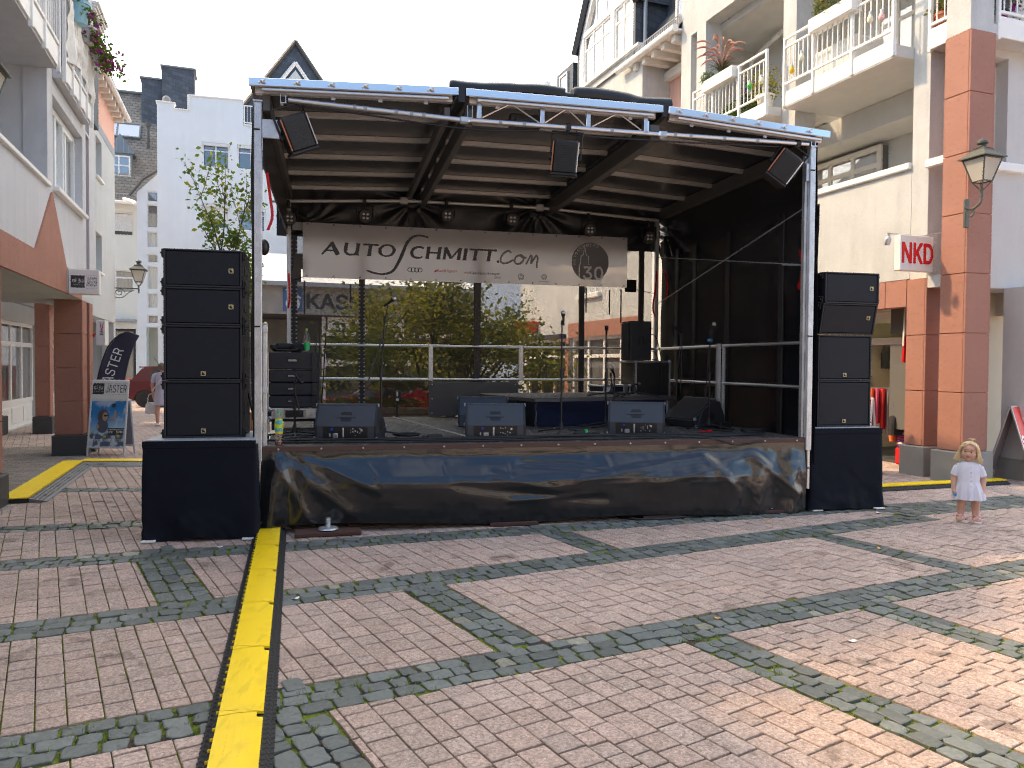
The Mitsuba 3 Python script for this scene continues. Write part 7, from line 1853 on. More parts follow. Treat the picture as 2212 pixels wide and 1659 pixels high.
# ---------------------------------------------------------------- lights in the roof
def floodlight(label, M, tilt, yawl):
    k = thing("floodlight", label, "floodlight")
    A = np.eye(4)
    A[:3, :3] = (trimesh.transformations.rotation_matrix(yawl, (0, 0, 1)) @ trimesh.transformations.rotation_matrix(tilt[0], (1, 0, 0)) @ trimesh.transformations.rotation_matrix(tilt[1], (0, 1, 0)))[:3, :3]
    W_ = M @ A
    part(k, "housing", cat(rb(-0.13, 0.13, -0.10, 0.10, -0.44, -0.10, 0.022), rb(-0.14, 0.14, -0.11, 0.11, -0.46, -0.43, 0.008)), "m_black", M=W_)
    part(k, "fins", cat(*[rb(-0.10, 0.10, s_ * 0.103 - 0.004, s_ * 0.103 + 0.004, z_, z_ + 0.008, 0.001) for s_ in (-1, 1) for z_ in np.arange(-0.40, -0.14, 0.022)]), "m_speaker", M=W_, kind="stuff", label="cooling fins")
    part(k, "stripe", cat(rb(-0.136, -0.124, -0.106, -0.094, -0.42, -0.12, 0.003)), "m_terracotta", M=W_)
    part(k, "stripe", rb(0.124, 0.136, -0.106, -0.094, -0.42, -0.12, 0.003), "m_silver", M=W_)
    part(k, "yoke", cat(rb(-0.165, -0.15, -0.02, 0.02, -0.30, -0.02, 0.004), rb(0.15, 0.165, -0.02, 0.02, -0.30, -0.02, 0.004), rb(-0.165, 0.165, -0.02, 0.02, -0.02, -0.005, 0.004), tube((-0.17, 0, -0.28), (-0.13, 0, -0.28), 0.03, 10), tube((0.13, 0, -0.28), (0.17, 0, -0.28), 0.03, 10)), "m_black", M=W_)
    part(k, "clamp", cat(rb(-0.02, 0.02, -0.025, 0.025, -0.005, 0.06, 0.006), tube((-0.025, 0, 0.045), (0.025, 0, 0.045), 0.036, 12)), "m_black", M=M)
    part(k, "cord", path(spline([(0.05, 0.08, -0.15), (0.14, 0.1, -0.02), (0.10, 0.05, 0.05), (0.2, 0.02, 0.04)], 6), 0.006, 6), "m_black", M=M, smooth=60)
    return k


floodlight("large black floodlight hanging at the left of the front tube, tilted to the right", G @ frame((0.12, -0.06, 4.115), 0), (0.10, -0.42), 0.3)
floodlight("large black floodlight hanging in the middle of the front tube", G @ frame((2.94, -0.06, 4.085), 0), (0.15, 0.10), -0.35)
floodlight("large black floodlight hanging at the right of the front tube, tilted to the left", G @ frame((5.63, -0.06, 4.11), 0), (0.12, 0.62), -0.25)
spots = [(-0.06, 3.74), (1.02, 3.83), (2.24, 3.90), (3.25, 3.89), (4.51, 3.79), (5.52, 3.72)]
for i, (u_, z_) in enumerate(spots):
    k = thing("stage_spotlight", f"round black four lens spotlight under the rear tube, {('first', 'second', 'third', 'fourth', 'fifth', 'last')[i]} from the left", "spotlight", "small spotlights under the rear tube")
    M_ = G @ frame((u_, 3.82, z_), 0.1 * (2.5 - i) * 0.6)
    A = np.eye(4)
    A[:3, :3] = trimesh.transformations.rotation_matrix(0.12, (1, 0, 0))[:3, :3]
    part(k, "head", rot(lathe([(0.05, -0.10), (0.085, -0.07), (0.10, 0.0), (0.10, 0.06), (0.09, 0.075)], 18), math.pi / 2, (1, 0, 0)), "m_black", M=M_ @ A, smooth=40)
    part(k, "lens", cat(*[sphere((x_, -0.075, zz), 0.021, 2, (1, 0.5, 1)) for x_ in (-0.028, 0.028) for zz in (-0.028, 0.028)]), "m_silver", M=M_ @ A, smooth=True)
    part(k, "yoke", cat(rb(-0.125, -0.11, -0.02, 0.02, -0.02, 0.16, 0.004), rb(0.11, 0.125, -0.02, 0.02, -0.02, 0.16, 0.004), rb(-0.125, 0.125, -0.02, 0.02, 0.15, 0.165, 0.004), rb(-0.02, 0.02, 0.0, 0.06, 0.16, 0.25, 0.006), tube((-0.02, 0.08, 0.25), (0.02, 0.08, 0.25), 0.034, 10)), "m_black", M=M_)
solo("cable_box", cat(rb(2.35, 2.68, 0.05, 0.15, 4.12, 4.26, 0.01), rb(2.40, 2.62, 0.03, 0.05, 4.15, 4.22, 0.005)), "m_black", "black cable box behind the roof lattice", "box", M=G)
solo("front_cable", cat(cable([(0.3, -0.05, 4.12), (1.0, -0.05, 4.08), (1.85, -0.03, 4.03), (2.6, -0.05, 4.06), (3.2, -0.05, 4.05), (4.0, -0.04, 4.06), (5.4, -0.05, 4.10)], 0.009, 0.01, 3)), "m_black", "black cable slung under the front roof tube", "cable", M=G, smooth=60)

# ---------------------------------------------------------------- signs on the left pavement
def poster_c(p, n, uv):
    x, y = uv.x, uv.y
    sky = mix((0.40, 0.62, 0.78), (0.03, 0.22, 0.55), smoothstep(0.25, 0.85, y + 0.25 * (noise(x * 3, y * 3) - 0.5)))
    c = mix(sky, (0.72, 0.76, 0.80), smoothstep(0.55, 0.75, fbm(x * 4, y * 5 + 3, 1.0, 4)) * 0.6)
    field = smoothstep(0.36, 0.26, y + 0.05 * noise(x * 12, 3.0))
    c = mix(c, mix((0.10, 0.14, 0.20), (0.55, 0.62, 0.66), smoothstep(0.45, 0.7, noise(x * 14, y * 14))), field)
    c = mix(c, (0.60, 0.50, 0.06), smoothstep(0.64, 0.72, noise(x * 11 + 5, y * 13)) * smoothstep(0.40, 0.32, y) * smoothstep(0.18, 0.24, y))
    el = lambda cx, cy, rx, ry: smoothstep(1.0, 0.75, dr.square((x - cx) / rx) + dr.square((y - cy) / ry))
    c = mix(c, (0.10, 0.08, 0.075), el(0.36, 0.66, 0.17, 0.17))
    c = mix(c, (0.09, 0.10, 0.14), el(0.36, 0.45, 0.17, 0.16))
    c = mix(c, (0.42, 0.29, 0.25), el(0.42, 0.655, 0.085, 0.105))
    c = mix(c, (0.42, 0.29, 0.25), el(0.62, 0.60, 0.10, 0.035) + el(0.70, 0.70, 0.04, 0.10))
    c = mix(c, (0.03, 0.03, 0.035), el(0.44, 0.68, 0.075, 0.022))
    c = mix(c, (0.42, 0.29, 0.25), el(0.22, 0.44, 0.045, 0.05))
    return c


P("m_poster", proc(poster_c), 0.25, spec=0.5)
kP, Wp = aboard("pavement sign with a sunglasses poster and a white JASTER header by the left pillar", at(-7.12, 13.55, 0, 0.03), 0.66, 1.0, "m_alu_matt", "m_poster", lean=0.16, spread=0.42)
h_ = part(kP, "header", rb(-0.33, 0.33, -0.012, 0.012, 1.0, 1.35, 0.01), "m_white", M=Wp)
jaster(h_.rsplit("__", 1)[0], Wp @ frame((0, -0.013, 1.19), 0), 0.62, 0.27)
o = lambda x, z: Wp[:3, 3] + Wp[:3, :3] @ [x, -0.008, z]
exw, ezw, enw = Wp[:3, 0], Wp[:3, 2], -Wp[:3, 1]
part(kP, "lettering", cat(place(text("BESTE SICHT ON TOUR", 0.040, 0.002, sx=0.92), o(0.0, 0.255), exw, ezw, enw), place(text("129.- EURO", 0.036, 0.002, True), o(0.15, 0.405) + enw * 0.004, exw, ezw, enw), place(text("SONNENBRILLEN", 0.024, 0.002), o(0.15, 0.455) + enw * 0.004, exw, ezw, enw)), "m_white")
part(kP, "price_tag", cat(place(prism(sbox(-0.14, -0.06, 0.14, 0.06), 0.002), o(0.15, 0.435), exw, ezw, enw), place(prism(sbox(0.06, 0.86, 0.12, 0.92), 0.002), o(0.0, 0.0), exw, ezw, enw)), "m_ink")
# feather flag
FM = S @ frame((-2.55, 15.95, 0), 0.05)
ff = thing("feather_flag", "dark feather flag lettered JASTER behind the pavement sign on the left", "flag")
L_ = spline([(0.04, 0.2), (0.09, 0.6), (0.14, 1.05), (0.22, 1.5), (0.38, 1.97), (0.63, 2.2), (0.87, 2.15)], 8)
Rr = spline([(0.5, 0.2), (0.55, 0.7), (0.62, 1.3), (0.69, 1.65), (0.76, 1.9), (0.82, 2.05), (0.87, 2.14)], 8)
nL = len(L_)
rows_ = [L_[i] * (1 - f) + Rr[i] * f for i in range(nL) for f in np.linspace(0, 1, 12)]
rows_ = np.array(rows_)
yy = 0.03 * np.sin(rows_[:, 0] * 9 + rows_[:, 1] * 2) + 0.015 * np.sin(rows_[:, 1] * 7)
part(ff, "cloth", tri(np.c_[rows_[:, 0], yy, rows_[:, 1]], [(i * 12 + j, i * 12 + j + 1, (i + 1) * 12 + j + 1, (i + 1) * 12 + j) for i in range(nL - 1) for j in range(11)]), "m_flag", M=FM, smooth=True)
part(ff, "pole", cat(path(np.c_[L_[:, 0] - 0.015, 0 * L_[:, 0], L_[:, 1]], 0.014, 8), tube((0.02, 0, 0.0), (0.025, 0, 0.25), 0.02, 8)), "m_ink", M=FM, smooth=60)
part(ff, "base", cat(rb(-0.35, 0.15, -0.2, 0.2, 0.0, 0.05, 0.02)), "m_black", M=FM)
jt = text("JASTER", 0.165, 0.004, False, sx=0.95)
ang_ = math.radians(71)
ex_f = np.array([math.cos(ang_), 0, math.sin(ang_)])
ey_f = np.array([-math.sin(ang_), 0, math.cos(ang_)])
jt = place(jt, (0.481, -0.055, 1.50), ex_f, ey_f, (0, -1, 0))
part(ff, "lettering", jt, "m_paper", M=FM)


# ---------------------------------------------------------------- people
def flesh(bones, edge=0.02, rounds=8):
    """One continuous body: hulls of the spheres at both ends of every bone, joined and smoothed."""
    ms = []
    for p, rp, q, rq in bones:
        a = m3.Manifold.sphere(rp, 18).translate(tuple(map(float, p)))
        b = m3.Manifold.sphere(rq, 18).translate(tuple(map(float, q)))
        ms.append(m3.Manifold.batch_hull([a, b]))
    m = m3.Manifold.batch_boolean(ms, m3.OpType.Add).refine_to_length(edge)
    g = m.to_mesh()
    t = trimesh.Trimesh(np.array(g.vert_properties[:, :3]), np.array(g.tri_verts))
    if rounds:
        t = trimesh.smoothing.filter_taubin(t, 0.5, 0.52, rounds)
    return t


def garm(rings_spec, n=40, folds=0.0, k=9, seed=0):
    """Cloth about the body: (z, rx, ry, cx, cy, fold) from top to bottom."""
    a = np.arange(n) * 2 * np.pi / n
    out = []
    for i, (z, rx, ry, cx, cy, fo) in enumerate(rings_spec):
        w_ = 1 + fo * (np.sin(k * a + seed) + 0.6 * np.sin((k - 3) * a + 2 * seed + i * 0.2))
        out.append(np.stack([cx + rx * w_ * np.cos(a), cy + ry * w_ * np.sin(a), z + 0 * a], 1))
    return loft(out)


def strands(curves, r):
    return cat(*[path(c, np.linspace(r, r * 0.5, len(c)), 5) for c in curves])


# the little girl: 0.88 m tall, faces -y
GM = at(4.90, 8.16, 0.0, math.radians(-24))
gi = thing("person", "little fair haired girl in a white dress and pink sandals standing on the square", "person")
hz = 0.748
bones = [((0, 0.0, 0.40), 0.075, (0, 0.005, 0.58), 0.075), ((0, 0.0, 0.40), 0.082, (0, 0, 0.46), 0.085), ((-0.06, 0.005, 0.59), 0.042, (0.06, 0.005, 0.59), 0.042), ((0, 0.01, 0.60), 0.038, (0, 0.005, 0.69), 0.036)]
for s_ in (-1, 1):
    hip, kne, ank = (0.054 * s_, 0, 0.38), (0.064 * s_ + 0.004, -0.014, 0.215), (0.070 * s_ + 0.005, 0.006, 0.065)
    bones += [(hip, 0.062, kne, 0.043), (kne, 0.042, (0.068 * s_ + 0.004, 0.016, 0.14), 0.041), ((0.068 * s_ + 0.004, 0.016, 0.14), 0.041, ank, 0.028), (ank, 0.027, (0.078 * s_ + 0.006, -0.055, 0.036), 0.022), ((0.065 * s_ + 0.006, -0.06, 0.034), 0.02, (0.088 * s_ + 0.006, -0.058, 0.033), 0.019)]
# right arm of the girl (left in the picture) hangs and holds something blue; the other one hangs
arm_pts = {-1: ((-0.098, 0.005, 0.585), (-0.135, 0.012, 0.465), (-0.142, -0.035, 0.365)), 1: ((0.098, 0.005, 0.585), (0.138, 0.02, 0.465), (0.132, -0.02, 0.365))}
for s_, (sh, el, wr) in arm_pts.items():
    bones += [(sh, 0.040, el, 0.033), (el, 0.033, wr, 0.022), (wr, 0.021, (wr[0] - s_ * 0.004, wr[1] - 0.012, wr[2] - 0.035), 0.021), ((wr[0] - s_ * 0.0, wr[1] + 0.006, wr[2] - 0.03), 0.017, (wr[0] - s_ * 0.004, wr[1] - 0.024, wr[2] - 0.04), 0.015)]
body = flesh(bones, 0.012, 6)
hands = []
for s_, (sh, el, wr) in arm_pts.items():
    hx, hy, hz_ = wr[0] - s_ * 0.003, wr[1] - 0.010, wr[2] - 0.045
    for i in range(4):
        b0 = np.array([hx, hy + 0.018 - i * 0.0125, hz_])
        L = (0.021, 0.025, 0.026, 0.022)[i]
        curl = 0.020 if s_ < 0 else 0.008
        b1 = b0 + [-s_ * 0.004, -0.002, -L * 0.55]
        b2 = b1 + [-s_ * curl * 0.7, 0, -L * 0.42]
        hands += [(b0 + [0, 0, 0.012], 0.0075, b1, 0.0068), (b1, 0.0068, b2, 0.0058)]
    t0 = np.array([hx - s_ * 0.006, hy - 0.022, hz_ + 0.016])
    t1 = t0 + [-s_ * 0.008, -0.010, -0.014]
    hands += [(t0, 0.0078, t1, 0.007), (t1, 0.007, t1 + [-s_ * 0.006, 0.002, -0.013], 0.006)]
fing = flesh(hands, 0.005, 3)
# head: skull, cheeks, chin, ears, nose
Hd = np.eye(4)
Hd[:3, :3] = (trimesh.transformations.rotation_matrix(-0.22, (0, 0, 1)) @ trimesh.transformations.rotation_matrix(0.09, (0, 1, 0)))[:3, :3]
Hd[:3, 3] = (0, 0.0, hz)
hb = [((0, 0.022, 0.026), 0.080, (0, 0.012, 0.02), 0.078), ((-0.026, -0.026, -0.018), 0.046, (0.026, -0.026, -0.018), 0.046), ((-0.030, -0.022, -0.032), 0.040, (0.030, -0.022, -0.032), 0.040), ((0, -0.034, -0.062), 0.027, (0, -0.02, -0.055), 0.030), ((0, -0.03, 0.04), 0.05, (0, -0.01, 0.04), 0.06), ((0, 0.0, -0.04), 0.045, (0, 0.012, -0.10), 0.036)]
head = flesh(hb, 0.009, 10)
nose = flesh([((0, -0.070, 0.002), 0.0085, (0, -0.0805, -0.017), 0.0105), ((-0.007, -0.073, -0.020), 0.0075, (0.007, -0.073, -0.020), 0.0075)], 0.004, 3)
ears = [sphere((s_ * 0.076, 0.01, -0.008), 0.021, 2, (1, 1, 1)) for s_ in (-1, 1)]
for e in ears:
    e.vertices = (e.vertices - e.vertices.mean(0)) * [0.4, 0.75, 1.15] + e.vertices.mean(0)
brow = []
head_all = cat(head, nose, *ears)
head_all.apply_transform(Hd)
part(gi, "body", cat(body, fing, head_all), "m_skin", M=GM, smooth=True)
eyes = cat(*[sphere((s_ * 0.029, -0.0645, 0.008), 0.0095, 2, (1, 1, 1)) for s_ in (-1, 1)]).apply_transform(Hd)
part(gi, "eye", eyes, "m_eye_white", M=GM, smooth=True)
iris = cat(*[sphere((s_ * 0.0295, -0.0705, 0.0075), 0.0063, 2) for s_ in (-1, 1)]).apply_transform(Hd)
part(gi, "iris", iris, "m_eye", M=GM, smooth=True)
lids = cat(*[path([(s_ * 0.018, -0.072, 0.0125), (s_ * 0.029, -0.0745, 0.0165), (s_ * 0.041, -0.068, 0.012)], 0.0022, 6) for s_ in (-1, 1)], *[path([(s_ * 0.016, -0.075, 0.030), (s_ * 0.03, -0.0745, 0.0335), (s_ * 0.044, -0.066, 0.0285)], 0.0022, 5) for s_ in (-1, 1)]).apply_transform(Hd)
part(gi, "brow", lids, "m_hair_brown", M=GM, smooth=True)
mouth = cat(path([(-0.019, -0.066, -0.0425), (-0.008, -0.0725, -0.0395), (0, -0.073, -0.041), (0.008, -0.0725, -0.0395), (0.019, -0.066, -0.0425)], [0.002, 0.0036, 0.0034, 0.0036, 0.002], 6), path([(-0.016, -0.066, -0.0455), (0, -0.0715, -0.0485), (0.016, -0.066, -0.0455)], [0.002, 0.0045, 0.002], 6)).apply_transform(Hd)
part(gi, "mouth", mouth, "m_lip", M=GM, smooth=True)
# hair: cap, side locks to the jaw, small tied tuft
ang_h = np.linspace(0, 2 * np.pi, 49)[:-1]
rg = []
r_h = np.random.default_rng(4)
capv = sphere((0, 0.02, 0.03), 0.0915, 4)
cv = capv.vertices
keep = (cv[:, 1] > -0.030) | (cv[:, 2] > 0.083 + 0.15 * np.abs(cv[:, 0] - 0.012))
fm = keep[capv.faces].all(1)
capm = trimesh.Trimesh(cv, capv.faces[fm], process=True)
capm.vertices += capm.vertices * 0.0 + (meshkit.fbm(capm.vertices * [90, 30, 40], 2, seed=3)[:, None] - 0.5) * 0.008 * (capm.vertices - [0, 0.02, 0.03]) / 0.09
locks = []
for i in range(520):
    a = r_h.uniform(-0.62 * np.pi, 1.62 * np.pi)
    el = r_h.uniform(0.1, 1.45)
    fr = np.array([math.cos(a) * math.cos(el), math.sin(a) * math.cos(el), math.sin(el)])
    if fr[1] < -0.35 and fr[2] < 0.80 and abs(fr[0]) < 0.72:
        continue
    p0 = np.array([0, 0.02, 0.03]) + fr * 0.091
    side = np.array([fr[0], fr[1] * 0.9, 0])
    side /= np.linalg.norm(side) + 1e-6
    if side[1] < -0.55:
        side = np.array([np.sign(side[0]) * 0.9, -0.35, 0])
    p1 = np.array([0, 0.02, 0.02]) + side * r_h.uniform(0.088, 0.1)
    zend = r_h.uniform(-0.080, -0.04)
    p2 = np.array([0, 0.02, zend]) + side * r_h.uniform(0.092, 0.122) + r_h.normal(0, 0.006, 3)
    p3 = p2 + side * r_h.uniform(0.002, 0.02) + r_h.normal(0, 0.006, 3) + [0, 0, -0.016]
    locks.append(spline([p0, p1 * [1, 1, 1] + [0, 0, 0.0], p2, p3], 4))
for i in range(46):
    u_ = r_h.uniform(-1, 1)
    p0 = np.array([0.012 + 0.02 * u_, -0.03, 0.118])
    p1 = np.array([0.05 * u_ + 0.012, -0.058, 0.102 - 0.02 * abs(u_)])
    p2 = np.array([0.086 * np.sign(u_ + 0.01), -0.034 - 0.01 * r_h.random(), 0.055 - 0.02 * abs(u_)])
    p3 = np.array([0.094 * np.sign(u_ + 0.01), -0.018, -0.03 - 0.03 * r_h.random()])
    locks.append(spline([p0, p1, p2, p3], 5))
for i in range(26):
    a = r_h.uniform(0, 6.28)
    locks.append(spline([(0.015, 0.0, 0.122), (0.015 + 0.01 * math.cos(a), 0.01 * math.sin(a), 0.146), (0.015 + 0.035 * math.cos(a), 0.03 * math.sin(a), 0.14 + 0.012 * r_h.random())], 4))
hair = cat(capm, strands(locks, 0.0034)).apply_transform(Hd)
part(gi, "hair", hair, "m_blond", M=GM, smooth=60)
bod = garm([(0.650, 0.047, 0.045, 0, 0.004, 0), (0.640, 0.066, 0.056, 0, 0.004, 0), (0.622, 0.098, 0.068, 0, 0.004, 0), (0.580, 0.112, 0.082, 0, 0.002, 0.0), (0.53, 0.106, 0.086, 0, -0.002, 0.006), (0.47, 0.104, 0.094, 0, -0.004, 0.008), (0.442, 0.103, 0.094, 0, -0.004, 0.01), (0.436, 0.106, 0.097, 0, -0.004, 0.022), (0.40, 0.121, 0.110, 0, -0.004, 0.05), (0.34, 0.136, 0.122, 0.004, -0.004, 0.062), (0.28, 0.148, 0.130, 0.008, -0.004, 0.07), (0.250, 0.151, 0.133, 0.009, -0.004, 0.072), (0.248, 0.145, 0.127, 0.009, -0.004, 0.07), (0.33, 0.11, 0.10, 0, 0, 0.02)], 96, k=11)
slv = []
for s_, (sh, el, wr) in arm_pts.items():
    sh, el = np.array(sh), np.array(el)
    d_ = (el - sh) / np.linalg.norm(el - sh)
    slv.append(path([sh - d_ * 0.03 + [-s_ * 0.02, 0, 0], sh + d_ * 0.0, sh + d_ * 0.05, sh + d_ * 0.092], [0.032, 0.043, 0.047, 0.047], 16))
dr_k = part(gi, "dress", cat(bod, *slv), "m_dress", M=GM, smooth=50)
part(dr_k, "button", cat(*[mv(rot(lathe([(0.006, 0), (0.006, 0.003), (0.003, 0.004)], 10), math.pi / 2, (1, 0, 0)), 0.012, -y_, z_) for z_, y_ in ((0.59, 0.078), (0.545, 0.088), (0.50, 0.094), (0.455, 0.099), (0.40, 0.118), (0.355, 0.126), (0.31, 0.133))]), "m_button", M=GM)
for s_ in (-1, 1):
    F_ = GM @ frame((0.074 * s_ + 0.005, 0.0, 0), -0.25 * s_ + 0.35)
    so = Polygon([(-0.024, 0.035), (0.024, 0.035), (0.026, 0.0), (0.034, -0.05), (0.030, -0.085), (0.0, -0.098), (-0.030, -0.085), (-0.034, -0.05), (-0.026, 0.0)]).buffer(0.004)
    sn = part(gi, "sandal", cat(mv(prism(so, 0.02), z=0.003), *[mv(prism(so.buffer(0.002), 0.004), z=z_) for z_ in (0.008, 0.015)]), "m_sole", M=F_)
    band = lambda y0, z0, w_, hw: path([(-hw, y0, 0.022), (-hw * 0.9, y0 - 0.004, z0 * 0.7), (0, y0 - 0.008, z0), (hw * 0.9, y0 - 0.004, z0 * 0.7), (hw, y0, 0.022)], w_, 8)
    part(sn, "strap", cat(band(-0.055, 0.058, 0.011, 0.036), band(-0.038, 0.064, 0.010, 0.036), path([(0.034 * math.cos(a_), 0.004 + 0.036 * math.sin(a_), 0.074) for a_ in np.linspace(0, 2 * np.pi, 18)], 0.009, 8), path([(-0.03, 0.02, 0.02), (-0.032, 0.015, 0.075)], 0.007, 6), path([(0.03, 0.02, 0.02), (0.032, 0.015, 0.075)], 0.007, 6)), "m_pink", M=F_, smooth=60)
wr = arm_pts[-1][2]
solo("toy", cat(rot(rb(-0.014, 0.030, -0.016, 0.016, -0.022, 0.022, 0.008), 0.5, (0, 1, 0)).apply_translation((wr[0] + 0.014, wr[1] - 0.024, wr[2] - 0.062)), rot(rb(0.0, 0.045, -0.019, 0.019, -0.022, 0.022, 0.012), 0.5, (0, 1, 0)).apply_translation((wr[0] + 0.030, wr[1] - 0.026, wr[2] - 0.074))), "m_cyan", "small bright blue toy held in the girl's hand", "toy", M=GM)


def adult(label, M, h, top, bottom, hair, skirt=True, seated=False, arm=None, hair_len=0.0):
    """A figure seen from behind or far off: one body, clothes, hair; faces +y."""
    k = thing("person", label, "person")
    s = h / 1.68
    B = [((0, 0, 0.95), 0.12, (0, 0.01, 1.30), 0.115), ((-0.14, 0, 1.36), 0.06, (0.14, 0, 1.36), 0.06), ((0, 0, 1.38), 0.05, (0, 0.015, 1.50), 0.05), ((0, 0.02, 1.555), 0.092, (0, 0.03, 1.60), 0.085), ((-0.07, 0, 0.92), 0.11, (0.07, 0, 0.92), 0.11), ((0, 0.07, 1.51), 0.05, (0, 0.06, 1.55), 0.06)]
    for q in (-1, 1):
        st_ = 0.10 * q
        B += [((0.085 * q, 0, 0.90), 0.095, (0.09 * q, st_ * 0.8 + 0.01, 0.49), 0.06), ((0.09 * q, st_ * 0.8, 0.49), 0.058, (0.09 * q, st_ - 0.02, 0.30), 0.056), ((0.09 * q, st_ - 0.02, 0.30), 0.055, (0.09 * q, st_, 0.09), 0.036), ((0.09 * q, st_ - 0.03, 0.05), 0.035, (0.10 * q, st_ + 0.13, 0.035), 0.03)]
        a = arm or ((0.19, 0.0, 1.36), (0.25, -0.02, 1.10), (0.25, 0.06, 0.87))
        sh, el, wr_ = [np.array((p[0] * q, p[1], p[2])) for p in a]
        B += [(sh, 0.05, el, 0.042), (el, 0.04, wr_, 0.028), (wr_, 0.027, wr_ + [0, 0.01, -0.08], 0.026)]
        for f in range(4):
            b0 = wr_ + [0, 0.03 - 0.018 * f, -0.09]
            B.append((b0, 0.011, b0 + [-0.008 * q, 0.01, -0.07 + 0.008 * abs(f - 1)], 0.009))
        B.append((wr_ + [-0.01 * q, 0.035, -0.05], 0.011, wr_ + [-0.015 * q, 0.055, -0.10], 0.009))
    part(k, "body", flesh([(np.array(p) * s, r * s, np.array(q) * s, t * s) for p, r, q, t in B], 0.035, 6), "m_skin", M=M, smooth=True)
    R_ = [(1.45, 0.07, 0.06, 0, 0, 0), (1.42, 0.16, 0.085, 0, 0, 0), (1.36, 0.205, 0.115, 0, 0, 0), (1.2, 0.17, 0.135, 0, 0.005, 0.01), (1.05, 0.155, 0.13, 0, 0, 0.015), (0.93, 0.185, 0.15, 0, 0, 0.02)]
    if skirt:
        R_ += [(0.75, 0.20, 0.165, 0, 0, 0.035), (0.56, 0.215, 0.185, 0, 0, 0.05), (0.555, 0.19, 0.16, 0, 0, 0.05)]
    R_ = [(z * s, a * s, b * s, c, d, f) for z, a, b, c, d, f in R_]
    sl_ = []
    for q in (-1, 1):
        a = arm or ((0.19, 0.0, 1.36), (0.25, -0.02, 1.10), (0.25, 0.06, 0.87))
        sh, el = [np.array((p[0] * q, p[1], p[2])) * s for p in a[:2]]
        sl_.append(path([sh * [0.8, 1, 1.01], sh, sh + (el - sh) * 0.75], np.array([0.055, 0.066, 0.058]) * s, 14))
    part(k, "dress" if skirt else "shirt", cat(garm(R_, 40, k=7), *sl_), top, M=M, smooth=50)
    if not skirt:
        tr_ = [(0.97, 0.175, 0.145, 0, 0, 0), (0.80, 0.18, 0.15, 0, 0, 0.0), (0.72, 0.17, 0.12, 0, 0, 0)]
        legs = [path(np.array([(0.085 * q, 0, 0.85), (0.09 * q, 0.03, 0.5), (0.09 * q, 0.04 * q, 0.09)]) * s, np.array([0.105, 0.085, 0.075]) * s, 16) for q in (-1, 1)]
        part(k, "trousers", cat(garm([(z * s, a * s, b * s, c, d, f) for z, a, b, c, d, f in tr_], 32), *legs), bottom, M=M, smooth=50)
    hm = sphere((0, 0.005, 1.59), 0.108, 3, (1, 1, 1))
    hm.vertices += (meshkit.fbm(hm.vertices * 26, 3, seed=5)[:, None] - 0.5) * 0.05 * (hm.vertices - [0, 0.005, 1.59]) / 0.108
    hm.vertices[:, 1] = np.where(hm.vertices[:, 1] > 0.06, 0.06, hm.vertices[:, 1])
    if hair_len:
        low = hm.vertices[:, 2] < 1.57
        hm.vertices[low, 2] -= hair_len * (1.57 - hm.vertices[low, 2]) / 0.09
        hm.vertices[low, 0] *= 1.2
    hm.apply_scale(s)
    part(k, "hair", hm, hair, M=M, smooth=50)
    return k


wk = adult("woman with short hair in a pale dress walking away up the street on the left", at(-9.12, 19.9, 0, 0.15), 1.62, "m_dress_w", None, "m_hair_brown")
for q in (-1, 1):
    part(wk, "shoe", rb(-0.045, 0.045, -0.07, 0.16, 0.0, 0.07, 0.03), "m_white_rough", M=at(-9.12, 19.9, 0, 0.15) @ frame((0.09 * q, 0.1 * q - 0.03, 0), 0))
part(wk, "strap", path(spline([(0.17, -0.13, 1.38), (-0.02, -0.16, 1.15), (-0.2, -0.13, 0.92)], 6), 0.014, 6), "m_white_rough", M=at(-9.12, 19.9, 0, 0.15))
hbg = thing("handbag", "white carrier bag hanging at the walking woman's left side", "bag")
part(hbg, "body", garment(0.28, 0.30, 0.14, 77), "m_white_rough", M=at(-9.46, 20.0, 0.60, 0.2), smooth=50)
part(hbg, "handle", path(spline([(-0.08, 0, 0), (-0.05, 0, 0.2), (0.05, 0, 0.2), (0.08, 0, 0)], 5), 0.01, 6), "m_white_rough", M=at(-9.46, 20.0, 0.60, 0.2), smooth=50)
adult("woman with curly fair hair and a black top seen from behind through the net", at(1.13, 24.4, 0, 0.0), 1.72, "m_cloth_black", "m_cloth_black", "m_blond", skirt=False, hair_len=0.08)


